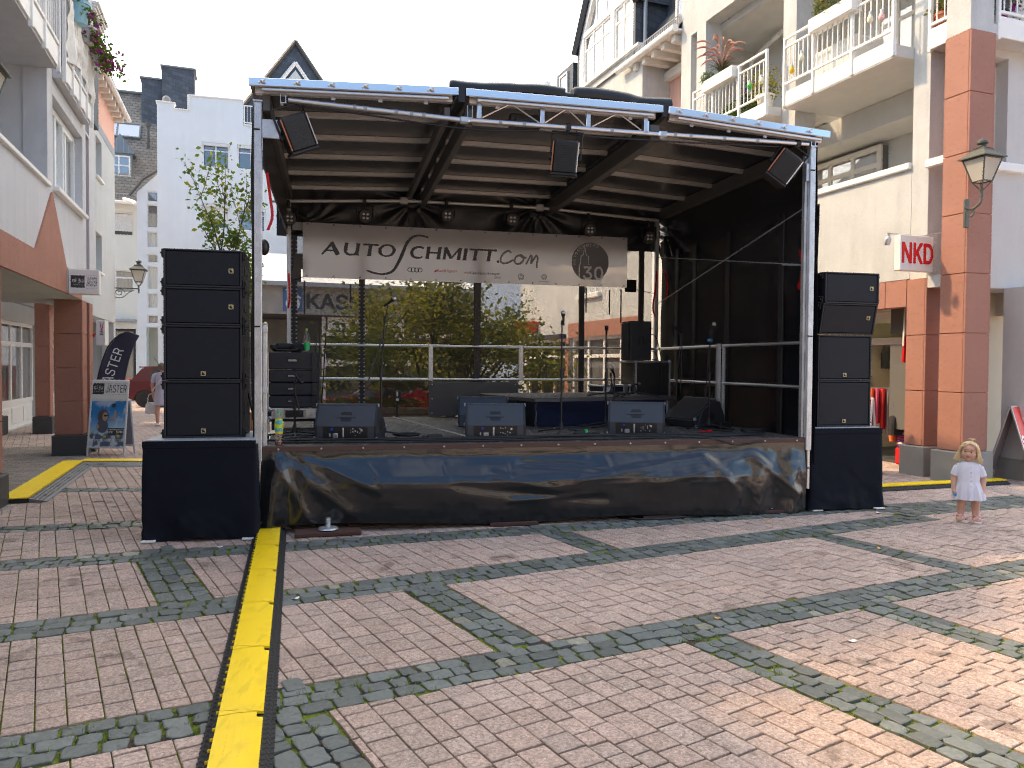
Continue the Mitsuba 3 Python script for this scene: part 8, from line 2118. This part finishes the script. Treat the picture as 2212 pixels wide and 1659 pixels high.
def seated(label, M, top, hair):
    k = thing("person", label, "person", None)
    B = [((0, 0, 0.52), 0.14, (0, 0.02, 0.9), 0.13), ((-0.15, 0, 0.98), 0.065, (0.15, 0, 0.98), 0.065), ((0, 0.01, 1.0), 0.055, (0, 0.03, 1.1), 0.05), ((0, 0.03, 1.18), 0.095, (0, 0.04, 1.22), 0.09)]
    for q in (-1, 1):
        B += [((0.1 * q, 0.03, 0.5), 0.1, (0.12 * q, 0.45, 0.5), 0.07), ((0.12 * q, 0.45, 0.5), 0.065, (0.12 * q, 0.45, 0.08), 0.045), ((0.12 * q, 0.43, 0.05), 0.04, (0.12 * q, 0.6, 0.04), 0.035), ((0.21 * q, 0, 0.96), 0.055, (0.27 * q, 0.06, 0.72), 0.045), ((0.27 * q, 0.06, 0.72), 0.043, (0.18 * q, 0.3, 0.6), 0.03)]
        for f in range(4):
            B.append(((0.17 * q - 0.012 * f * q, 0.31, 0.6), 0.011, (0.15 * q - 0.014 * f * q, 0.38, 0.585), 0.009))
    part(k, "body", flesh(B, 0.04, 6), "m_skin", M=M, smooth=True)
    sl_ = [path([(0.17 * q, 0, 0.97), (0.21 * q, 0, 0.95), (0.27 * q, 0.06, 0.73), (0.22 * q, 0.2, 0.66)], [0.06, 0.072, 0.06, 0.05], 14) for q in (-1, 1)]
    part(k, "jacket", cat(garm([(1.06, 0.07, 0.07, 0, 0.01, 0), (1.03, 0.16, 0.09, 0, 0.01, 0), (0.96, 0.23, 0.13, 0, 0.01, 0), (0.8, 0.2, 0.155, 0, 0.01, 0.02), (0.6, 0.2, 0.17, 0, 0, 0.03), (0.5, 0.21, 0.18, 0, 0, 0.03)], 36), *sl_), top, M=M, smooth=50)
    hm = sphere((0, 0.015, 1.215), 0.115, 3)
    hm.vertices += (meshkit.fbm(hm.vertices * 30, 3, seed=9)[:, None] - 0.5) * 0.06 * (hm.vertices - [0, 0.015, 1.215]) / 0.115
    part(k, "hair", hm, hair, M=M, smooth=50)


for px, lab, tp, hr in ((-3.0, "white haired person in a grey jacket sitting behind the flower planter", "m_cloth_grey", "m_hair_white"), (-2.5, "brown haired person in a dark blue jacket sitting behind the flower planter", "m_flag", "m_hair_brown"), (-1.93, "person in a red jacket sitting behind the flower planter", "m_cloth_red", "m_hair_brown")):
    seated(lab, at(px, 15.75, 0.06, 0.15), tp, hr)
bk = thing("bench", "wooden bench under the three seated people behind the stage", "bench")
part(bk, "seat", cat(*[rb(-3.4, -1.5, y_, y_ + 0.09, 0.40, 0.43, 0.006) for y_ in (15.6, 15.72, 15.84, 15.96)]), "m_wood")
part(bk, "leg", cat(*[rb(x_, x_ + 0.08, 15.6, 16.05, 0, 0.4, 0.01) for x_ in (-3.2, -1.8)]), "m_lamp_dark")


# ---------------------------------------------------------------- plants
def leaves(pts, size, seed, droop=0.3, aspect=0.62):
    """A folded diamond per point."""
    r = np.random.default_rng(seed)
    n = len(pts)
    s = size * r.uniform(0.6, 1.25, n)[:, None]
    a = r.normal(0, 1, (n, 3)) * [1, 1, 0.55] + [0, 0, -droop]
    a /= np.linalg.norm(a, axis=1, keepdims=True)
    b = np.cross(a, r.normal(0, 1, (n, 3)))
    b /= np.linalg.norm(b, axis=1, keepdims=True) + 1e-9
    c = np.cross(a, b)
    p = np.asarray(pts)
    v = np.stack([p, p + a * s * 0.5 + b * s * aspect * 0.5 + c * s * 0.08, p + a * s, p + a * s * 0.5 - b * s * aspect * 0.5 + c * s * 0.08], 1).reshape(-1, 3)
    k = np.arange(n)[:, None] * 4
    return trimesh.Trimesh(v, np.vstack([k + [0, 1, 2], k + [0, 2, 3]]), process=False)


def branchy(p, d, L, r, depth, rg_, out, tips, spread=0.55, up=0.15):
    n = 4
    pts = [p]
    for i in range(n):
        d = d + rg_.normal(0, 0.12, 3) + [0, 0, up * 0.25]
        d = d / np.linalg.norm(d)
        pts.append(pts[-1] + d * L / n)
    out.append(path(np.array(pts), np.linspace(r, r * 0.62, n + 1), 7 if depth > 1 else 5))
    if depth <= 1:
        tips += [(q, L) for q in pts[1:]]
    if depth == 0:
        return
    for i in range(3 if depth > 1 else 3):
        q = pts[rg_.integers(2, n + 1)]
        nd = d + rg_.normal(0, spread, 3)
        nd /= np.linalg.norm(nd)
        branchy(np.array(q), nd, L * rg_.uniform(0.6, 0.8), r * 0.55, depth - 1, rg_, out, tips, spread, up)


def tree(name, label, M, limbs, per_tip, size, mats, seed, spread=0.5, sigma=0.22, group=None, up=0.15):
    """limbs: (start, direction, length, radius, depth)."""
    rg_ = np.random.default_rng(seed)
    k = thing(name, label, "tree", group)
    wood, tips = [], []
    for p, d, L, r, dep in limbs:
        branchy(np.array(p, float), np.array(d, float) / np.linalg.norm(d), L, r, dep, rg_, wood, tips, spread, up)
    part(k, "trunk", cat(*wood), "m_bark", M=M, smooth=60)
    P_ = []
    for q, L in tips:
        c = rg_.normal(0, 1, (per_tip, 3)) * sigma * [1, 1, 0.7]
        P_.append(q + c)
    P_ = np.vstack(P_)
    P_ = P_[P_[:, 2] > 0.1]
    who = meshkit.noise(P_ * 1.7, seed) * 0.7 + rg_.random(len(P_)) * 0.5
    cuts_ = np.quantile(who, np.cumsum([w for _, w in mats]) / sum(w for _, w in mats))
    lo = -9.0
    for (m, _), hi in zip(mats, cuts_):
        sel = P_[(who > lo) & (who <= hi + 1e-9)]
        lo = hi
        part(k, "crown", leaves(sel, size, seed + 1), m, M=M)
    return k


# young lime tree left of the stage
tree("lime_tree", "slender young lime tree with bright green leaves behind the left stage post", at(-7.78, 21.3, 0), [((0, 0, 0), (0.01, 0, 1), 3.3, 0.07, 0), ((0.02, 0, 3.2), (0.0, 0, 1), 2.2, 0.035, 2), ((0.02, 0, 4.6), (0.02, 0, 1), 1.7, 0.02, 1), ((0.03, 0, 1.9), (0.35, 0.1, 0.9), 0.9, 0.03, 2), ((0.02, 0, 2.4), (-0.35, -0.1, 0.9), 0.9, 0.03, 2), ((0.02, 0, 2.9), (0.4, -0.2, 0.8), 0.8, 0.025, 2), ((0.02, 0, 3.4), (-0.5, 0.1, 0.7), 0.7, 0.02, 2), ((0.03, 0, 3.9), (0.4, 0, 0.8), 0.7, 0.02, 1), ((0.02, 0, 4.4), (-0.35, 0.1, 0.9), 0.6, 0.015, 1)], 12, 0.14, (("m_leaf", 0.75), ("m_leaf_y", 0.1), ("m_leaf_d", 0.15)), 5, sigma=0.14, spread=0.35, up=0.3)
# wide shrub-like tree behind the net
tree("ornamental_tree", "wide multi-stemmed tree with olive leaves seen through the back net of the stage", at(-1.6, 17.0, 0), [((0.15 * i - 0.2, 0.1 * (i % 2), 0), (0.28 * (i - 1.6), 0.25 * (i % 3 - 1), 1), 1.5, 0.06, 3) for i in range(5)] + [((-0.2, 0, 0.9), (-0.95, 0, 0.5), 1.6, 0.05, 3), ((0.3, 0, 0.9), (0.95, -0.1, 0.45), 1.5, 0.05, 3), ((0, 0, 0.6), (0.1, 0.1, 1), 1.6, 0.07, 3), ((0.1, 0, 0.7), (0.6, 0.3, 0.8), 1.5, 0.05, 3), ((-0.1, 0, 0.7), (-0.55, -0.3, 0.8), 1.5, 0.05, 3)], 9, 0.12, (("m_leaf_d", 0.4), ("m_leaf_o", 0.45), ("m_leaf_y", 0.15)), 8, sigma=0.24, up=0.05)


def shrub(name, label, cat_, M, r, h, n, size, mats, seed, flowers=(), kind_r=1.0, group=None):
    k = thing(name, label, cat_, group)
    rg_ = np.random.default_rng(seed)
    v = rg_.normal(0, 1, (n, 3))
    v /= np.linalg.norm(v, axis=1, keepdims=True)
    p = v * rg_.uniform(0.35, 1.0, n)[:, None] ** 0.6 * [r[0], r[1], h / 2] + [0, 0, h / 2]
    p += (meshkit.fbm(p * 4 / max(r[0], 0.2), 2, seed=seed)[:, None] - 0.5) * 0.4 * h
    st = [tube((0, 0, 0), q * [0.8, 0.8, 0.9], 0.006, 5) for q in p[rg_.integers(0, n, 14)]]
    part(k, "stem", cat(*st), "m_stem", M=M)
    idx = rg_.random(n)
    lo = 0
    tot = sum(w for _, w in mats)
    for m, w in mats:
        sel = p[(idx >= lo) & (idx < lo + w / tot)]
        lo += w / tot
        part(k, "foliage", leaves(sel, size, seed + 3), m, M=M)
    for m, nf, fs in flowers:
        q = p[rg_.integers(0, n, nf)] * 1.06 + rg_.normal(0, 0.02, (nf, 3))
        fl_ = [leaves(q + rg_.normal(0, fs * 0.12, q.shape), fs, seed + 11 + j, droop=0.0, aspect=1.0) for j in range(5)]
        part(k, "blossom", cat(*fl_), m, M=M)
    return k


# planter with bedding flowers behind the stage
fp = thing("flower_planter", "long brick planter behind the stage", "planter")
part(fp, "core", bx(-3.9, -1.55, 14.55, 15.25, 0, 0.76), "m_bed")
for i in range(6):
    for j in range(12):
        x0 = -3.92 + j * 0.2 + (0.1 if i % 2 else 0)
        part(fp, "brick", rb(x0, x0 + 0.19, 14.50, 14.56, 0.02 + i * 0.135, 0.145 + i * 0.135, 0.006), "m_brick")
shrub("bedding_flowers", "red and yellow bedding flowers in the planter behind the stage", "flowers", at(-2.72, 14.9, 0.74), (1.2, 0.35), 0.26, 2600, 0.055, (("m_leaf_d", 0.6), ("m_leaf", 0.4)), 31, (("m_petal_red", 130, 0.055), ("m_petal_yellow", 60, 0.05)))
# wooden planter between the left stack and the post
wp = thing("wooden_planter", "wooden planter box with white flowers behind the left loudspeaker stack", "planter")
MW = at(-5.55, 15.1, 0, 0.1)
part(wp, "soil", bx(-0.45, 0.45, -0.35, 0.35, 0.05, 0.62), "m_bed", M=MW)
for i in range(9):
    part(wp, "plank", rb(-0.47 + i * 0.105, -0.37 + i * 0.105, -0.40, -0.36, 0.0, 0.66, 0.006), "m_wood", M=MW)
for i in range(7):
    part(wp, "plank", rb(0.46, 0.50, -0.36 + i * 0.105, -0.26 + i * 0.105, 0.0, 0.66, 0.006), "m_wood", M=MW)
part(wp, "rim", cat(rb(-0.5, 0.53, -0.43, -0.33, 0.66, 0.70, 0.01), rb(0.43, 0.53, -0.33, 0.4, 0.66, 0.70, 0.01)), "m_wood", M=MW)
shrub("planter_flowers", "green plant with white flowers in the wooden planter", "flowers", MW @ frame((0, 0, 0.62), 0), (0.4, 0.3), 0.5, 700, 0.08, (("m_leaf", 0.8), ("m_leaf_s", 0.2)), 33, (("m_petal_white", 60, 0.06),))
sr = thing("stair_rail", "light metal stair rail beside the left end of the stage", "railing")
part(sr, "rail", cat(tube((-5.4, 14.0, 1.75), (-4.35, 13.5, 2.35), 0.035, 8), tube((-4.35, 13.5, 2.35), (-4.3, 13.5, 0.2), 0.03, 8), tube((-5.35, 14.0, 0.9), (-4.35, 13.5, 1.5), 0.02, 8)), "m_galv", smooth=40)
sb = thing("stage_steps", "metal stage steps behind the left front post", "steps")
for i in range(3):
    part(sb, "step", rb(-0.75, -0.2, 1.6 + i * 0.25, 1.85 + i * 0.25, 0.2 + i * 0.2, 0.24 + i * 0.2, 0.01), "m_galv", M=G)
part(sb, "stringer", cat(tube((-0.72, 1.6, 0.05), (-0.72, 2.4, 0.75), 0.03, 6), tube((-0.22, 1.6, 0.05), (-0.22, 2.4, 0.75), 0.03, 6)), "m_galv", M=G)


def pot(label, M, r, h, mat, plant, cat_="potted plant"):
    k = thing("flower_pot", label, cat_)
    part(k, "pot", lathe([(r * 0.72, 0), (r * 0.95, h * 0.85), (r * 1.06, h * 0.86), (r * 1.08, h), (r * 0.95, h), (r * 0.9, h * 0.9)], 20), mat, M=M, smooth=35)
    plant(k, M @ frame((0, 0, h * 0.92), 0))
    return k


def blades(k, M, n, L, mat, seed, name="blade", droop=0.5, w=0.012):
    rg_ = np.random.default_rng(seed)
    V_, F_ = [], []
    for i in range(n):
        a = rg_.uniform(0, 6.28)
        l = L * rg_.uniform(0.6, 1.1)
        out_ = rg_.uniform(0.2, 0.9) * l
        d_ = np.array([math.cos(a), math.sin(a), 0])
        sd_ = np.array([-d_[1], d_[0], 0]) * w
        for j in range(6):
            t = j / 5
            q = d_ * out_ * t ** 1.3 + np.array([0, 0, l * (t - droop * t * t)])
            ww = sd_ * (1 - t) ** 0.6
            V_ += [q - ww, q + ww]
            if j:
                m = len(V_)
                F_.append((m - 4, m - 3, m - 1, m - 2))
    part(k, name, tri(V_, F_), mat, M=M)


def petunias(n, r, nf, seed):
    def f(k, M):
        rg_ = np.random.default_rng(seed)
        p = rg_.normal(0, 1, (n, 3)) * r * [1, 1, 0.7] + [0.1, 0, -0.05]
        p[:, 2] -= 0.9 * np.clip(p[:, 0], 0, 9) ** 1.0 * 0.5
        part(k, "foliage", leaves(p, 0.07, seed, 0.4), "m_leaf", M=M)
        q = p[rg_.integers(0, n, nf)] * 1.05
        part(k, "blossom", cat(*[leaves(q + rg_.normal(0, 0.006, q.shape), 0.05, seed + j, 0.1, 1.1) for j in range(5)]), "m_petal", M=M)
    return f


tb_ = tl + 0.22
pot("light blue flower pot hanging on the left balcony rail at the top edge", S @ frame((tb_, 13.75, 6.95), 0), 0.16, 0.34, "m_pot_blue", petunias(110, 0.085, 12, 41))
pk = pot("grey pot with a spiky green plant and petunias on the left balcony rail", S @ frame((tb_, 14.45, 6.92), 0), 0.14, 0.26, "m_pot_grey", petunias(300, 0.10, 22, 42))
blades(pk, S @ frame((tb_, 14.35, 7.1), 0), 40, 0.7, "m_leaf_d", 5, "blade", 0.7, 0.014)
pot("pot overflowing with purple petunias at the far end of the left balcony", S @ frame((tb_ + 0.03, 14.95, 6.78), 0), 0.14, 0.26, "m_pot_grey", petunias(620, 0.15, 80, 43))
# crumpled pale cloth hung over the balcony rail
nx, nz = 60, 30
xs, zs = np.meshgrid(np.linspace(13.0, 15.25, nx), np.linspace(0, 1, nz), indexing="ij")
cr = meshkit.fbm(np.stack([xs * 3.2, zs * 2.4, 0 * xs], -1), 4, seed=51) - 0.5
zz = 7.12 - zs * (0.86 + 0.1 * np.sin(xs * 3) + 0.1 * cr)
ii, jj = np.meshgrid(np.arange(nx - 1), np.arange(nz - 1), indexing="ij")
solo("balcony_cloth", tri(np.stack([tl + 0.19 + 0.16 * cr + 0.02 * np.sin(xs * 17), xs, zz], -1).reshape(-1, 3), np.stack([ii * nz + jj, (ii + 1) * nz + jj, (ii + 1) * nz + jj + 1, ii * nz + jj + 1], -1).reshape(-1, 4)), "m_white_rough", "crumpled off-white cloth hung along the left balcony rail", "cloth", M=S, smooth=True)

# planters and plants on the right balconies
for (s0, s1, z_, lab) in ((13.0, 14.05, 7.50, "white planter box on the rail of the far balcony"), (9.85, 10.85, 7.48, "white planter box on the rail of the near balcony")):
    k = thing("planter_box", lab, "planter")
    part(k, "box", rb(bal_x - 0.16, bal_x + 0.06, s0, s1, z_ - 0.05, z_ + 0.18, 0.006), "m_white", M=S)
    part(k, "soil", bx(bal_x - 0.14, bal_x + 0.04, s0 + 0.02, s1 - 0.02, z_ + 0.12, z_ + 0.185), "m_bed", M=S)
fg = thing("fountain_grass", "tall red fountain grass with arching plumes in the far balcony planter", "plant")
MG = S @ frame((bal_x - 0.05, 13.5, 7.66), 0)
blades(fg, MG, 150, 0.62, "m_blade_red", 61, "blade", 0.55, 0.007)
blades(fg, MG, 60, 0.42, "m_leaf_s", 62, "blade", 0.5, 0.014)
rg_ = np.random.default_rng(63)
for i in range(22):
    a = rg_.uniform(0, 6.28)
    L, o_ = rg_.uniform(0.55, 0.95), rg_.uniform(0.25, 0.65)
    t = np.linspace(0, 1, 14)
    c = np.c_[math.cos(a) * o_ * t ** 1.6, math.sin(a) * o_ * t ** 1.6, L * (1.55 * t - 0.85 * t * t * t)]
    part(fg, "plume", cat(path(c[:8], 0.004, 5), path(c[7:], [0.007, 0.016, 0.02, 0.02, 0.017, 0.012, 0.004], 7)), "m_plume", M=MG, smooth=60)
shrub("lavender", "grey green lavender at the end of the far balcony planter", "plant", S @ frame((bal_x - 0.05, 14.0, 7.62), 0), (0.14, 0.2), 0.30, 260, 0.06, (("m_leaf_s", 1),), 64)
shrub("balcony_plant", "grasses and orange flowers in the near balcony planter", "plant", S @ frame((bal_x - 0.06, 10.35, 7.62), 0), (0.18, 0.55), 0.42, 700, 0.07, (("m_leaf_s", 0.6), ("m_leaf_o", 0.4)), 65, (("m_petal_yellow", 10, 0.045),))
shrub("balcony_plant", "low green plants standing on the far balcony floor", "plant", S @ frame((bal_x + 0.3, 13.3, 6.60), 0), (0.2, 0.75), 0.6, 700, 0.10, (("m_leaf", 0.8), ("m_leaf_s", 0.2)), 66)
pot("white pot with yellow green daisies on the far balcony floor", S @ frame((bal_x + 0.2, 12.42, 6.62), 0), 0.17, 0.30, "m_white", lambda k, M: part(k, "foliage", leaves(np.random.default_rng(3).normal(0, 0.16, (420, 3)) + [0, 0, 0.2], 0.06, 7), "m_leaf_y", M=M))
shrub("salvia", "dark purple salvia spikes behind the far balcony bars", "plant", S @ frame((bal_x + 0.3, 12.8, 6.62), 0), (0.22, 0.55), 0.95, 420, 0.06, (("m_leaf_d", 0.5), ("m_purple", 0.5)), 67)
pot("terracotta pot with a red plant on the corner balcony", S @ frame((9.95, 8.62, 6.62), 0), 0.14, 0.3, "m_terracotta", lambda k, M: part(k, "foliage", leaves(np.random.default_rng(4).normal(0, 0.1, (160, 3)) + [0, 0, 0.12], 0.08, 8), "m_leaf_o", M=M))
pot("pot with magenta flowers on the right corner balcony", S @ frame((10.6, 8.25, 6.9), 0), 0.15, 0.28, "m_dark_base", petunias(200, 0.13, 40, 45))
for s_, z_, c, lab in ((12.55, 7.18, "m_green_plug", "green light bulb ornament on the far balcony rail"), (12.2, 7.16, "m_petal_white", "clear light bulb ornament on the far balcony rail"), (11.35, 7.06, "m_petal_yellow", "yellow light bulb ornament on the near balcony rail"), (11.1, 7.20, "m_petal_white", "clear light bulb ornament beside the yellow one on the near balcony"), (9.55, 7.22, "m_petal_white", "clear light bulb ornament at the near end of the balcony"), (9.32, 7.16, "m_pink", "pink light bulb ornament at the near end of the balcony")):
    k = thing("bulb_ornament", lab, "ornament", None)
    Mb = S @ frame((bal_x - 0.07, s_, z_), 0)
    part(k, "glass", lathe([(0.0, -0.13), (0.035, -0.115), (0.048, -0.08), (0.04, -0.045), (0.022, 0.0)], 14), c, M=Mb, smooth=40)
    part(k, "socket", lathe([(0.022, 0.0), (0.022, 0.045), (0.012, 0.055)], 10), "m_silver", M=Mb, smooth=40)
solo("balcony_chest", rb(bal_x + 0.25, bal_x + 0.9, 10.2, 11.2, 6.6, 7.25, 0.02), "m_white_rough", "white chest standing behind the near balcony bars", "chest", M=S)

# ---------------------------------------------------------------- the red car in the street
car = thing("parked_car", "dark red hatchback parked in the street behind the walking woman", "car")
MC = at(-14.35, 28.6, 0, 0.22)            # x forward, rear at x = 0
prof = [(0.10, 0.42), (0.0, 0.62), (0.03, 0.86), (0.16, 0.98), (0.30, 1.02), (0.62, 1.42), (0.85, 1.50), (1.6, 1.52), (2.25, 1.45), (2.95, 1.02), (3.55, 0.90), (3.78, 0.70), (3.8, 0.40), (3.5, 0.24), (0.3, 0.24)]
cp = Polygon(prof).buffer(-0.05).buffer(0.05)
cp = cp.difference(unary_union([Point(0.72, 0.29).buffer(0.34), Point(3.12, 0.29).buffer(0.34)]))
bd = xz(cp, -0.82, 0.82)
bd = bd.subdivide_to_size(0.25)
tap = np.clip((bd.vertices[:, 2] - 0.95) / 0.6, 0, 1)
bd.vertices[:, 1] *= 1 - 0.2 * tap - 0.05 * np.clip(0.5 - bd.vertices[:, 0], 0, 1)
bk_ = part(car, "body", bd, "m_red_box", M=MC, smooth=28)
for s_ in (-1, 1):
    yb = lambda z: 0.822 * (1 - 0.2 * np.clip((z - 0.95) / 0.6, 0, 1)) + 0.006
    for poly in ([(0.95, 1.03), (1.58, 1.02), (1.58, 1.42), (1.05, 1.40), (0.85, 1.2)], [(1.66, 1.02), (2.75, 1.02), (2.28, 1.40), (1.66, 1.42)]):
        m = prism(Polygon(poly), 0.004)
        v = m.vertices.copy()
        m.vertices = np.c_[v[:, 0], s_ * (yb(v[:, 1]) + v[:, 2] * 0.5), v[:, 1]]
        if s_ > 0:
            m.invert()
        part(car, "window", m, "m_glass_dark", M=MC)
    part(car, "door_handle", rb(1.25, 1.40, s_ * 0.83 - 0.012, s_ * 0.83 + 0.012, 0.86, 0.89, 0.006), "m_red_box", M=MC)
    part(car, "tail_light", mv(rot(rb(-0.03, 0.20, -0.10, 0.10, -0.08, 0.09, 0.05), -0.5, (0, 1, 0)), 0.08, s_ * 0.715, 0.90), "m_cloth_red", M=MC)
    for x_ in (0.72, 3.12):
        w_ = part(car, "wheel", rot(lathe([(0.2, -0.10), (0.30, -0.10), (0.315, -0.07), (0.315, 0.07), (0.30, 0.10), (0.2, 0.10)], 28), math.pi / 2, (1, 0, 0)), "m_rubber", M=MC @ frame((x_, s_ * 0.72, 0.315), 0), smooth=40)
        part(w_, "rim", cat(rot(lathe([(0.21, 0.0), (0.2, 0.03), (0.05, 0.045), (0.0, 0.045)], 28), math.pi / 2 * s_, (1, 0, 0)).apply_translation((0, s_ * 0.06, 0))), "m_silver", M=MC @ frame((x_, s_ * 0.72, 0.315), 0), smooth=30)
        part(w_, "spoke_gap", cat(*[rot(bx(0.09, 0.17, -0.004, 0.004, -0.02, 0.02), a_, (0, 1, 0)).apply_translation((0, s_ * 0.108, 0)) for a_ in np.linspace(0, 6.28, 9)[:-1]]), "m_black", M=MC @ frame((x_, s_ * 0.72, 0.315), 0))
rw_ = tri([(0.285, -0.62, 1.04), (0.285, 0.62, 1.04), (0.60, 0.52, 1.42), (0.60, -0.52, 1.42)], [(0, 1, 2, 3)])
part(car, "rear_window", mv(rw_, -0.012), "m_glass_dark", M=MC)
part(car, "spoiler", rb(0.48, 0.78, -0.58, 0.58, 1.45, 1.50, 0.02), "m_red_box", M=MC)
part(car, "number_plate", rb(-0.012, 0.01, -0.26, 0.26, 0.62, 0.73, 0.004), "m_white", M=MC)
part(car, "aerial", tube((1.1, 0, 1.52), (0.85, 0, 1.85), 0.01, 5), "m_black", M=MC)
bt_ = thing("bistro_table", "table with a pale blue cloth in front of the café behind the car", "table")
part(bt_, "cloth", garment(0.7, 1.1, 0.7, 91), "m_pot_blue", M=at(-14.1, 31.0, 1.12), smooth=50)
part(bt_, "top", lathe([(0.36, 1.12), (0.36, 1.15)], 18), "m_white", M=at(-14.1, 31.0, 0.0))
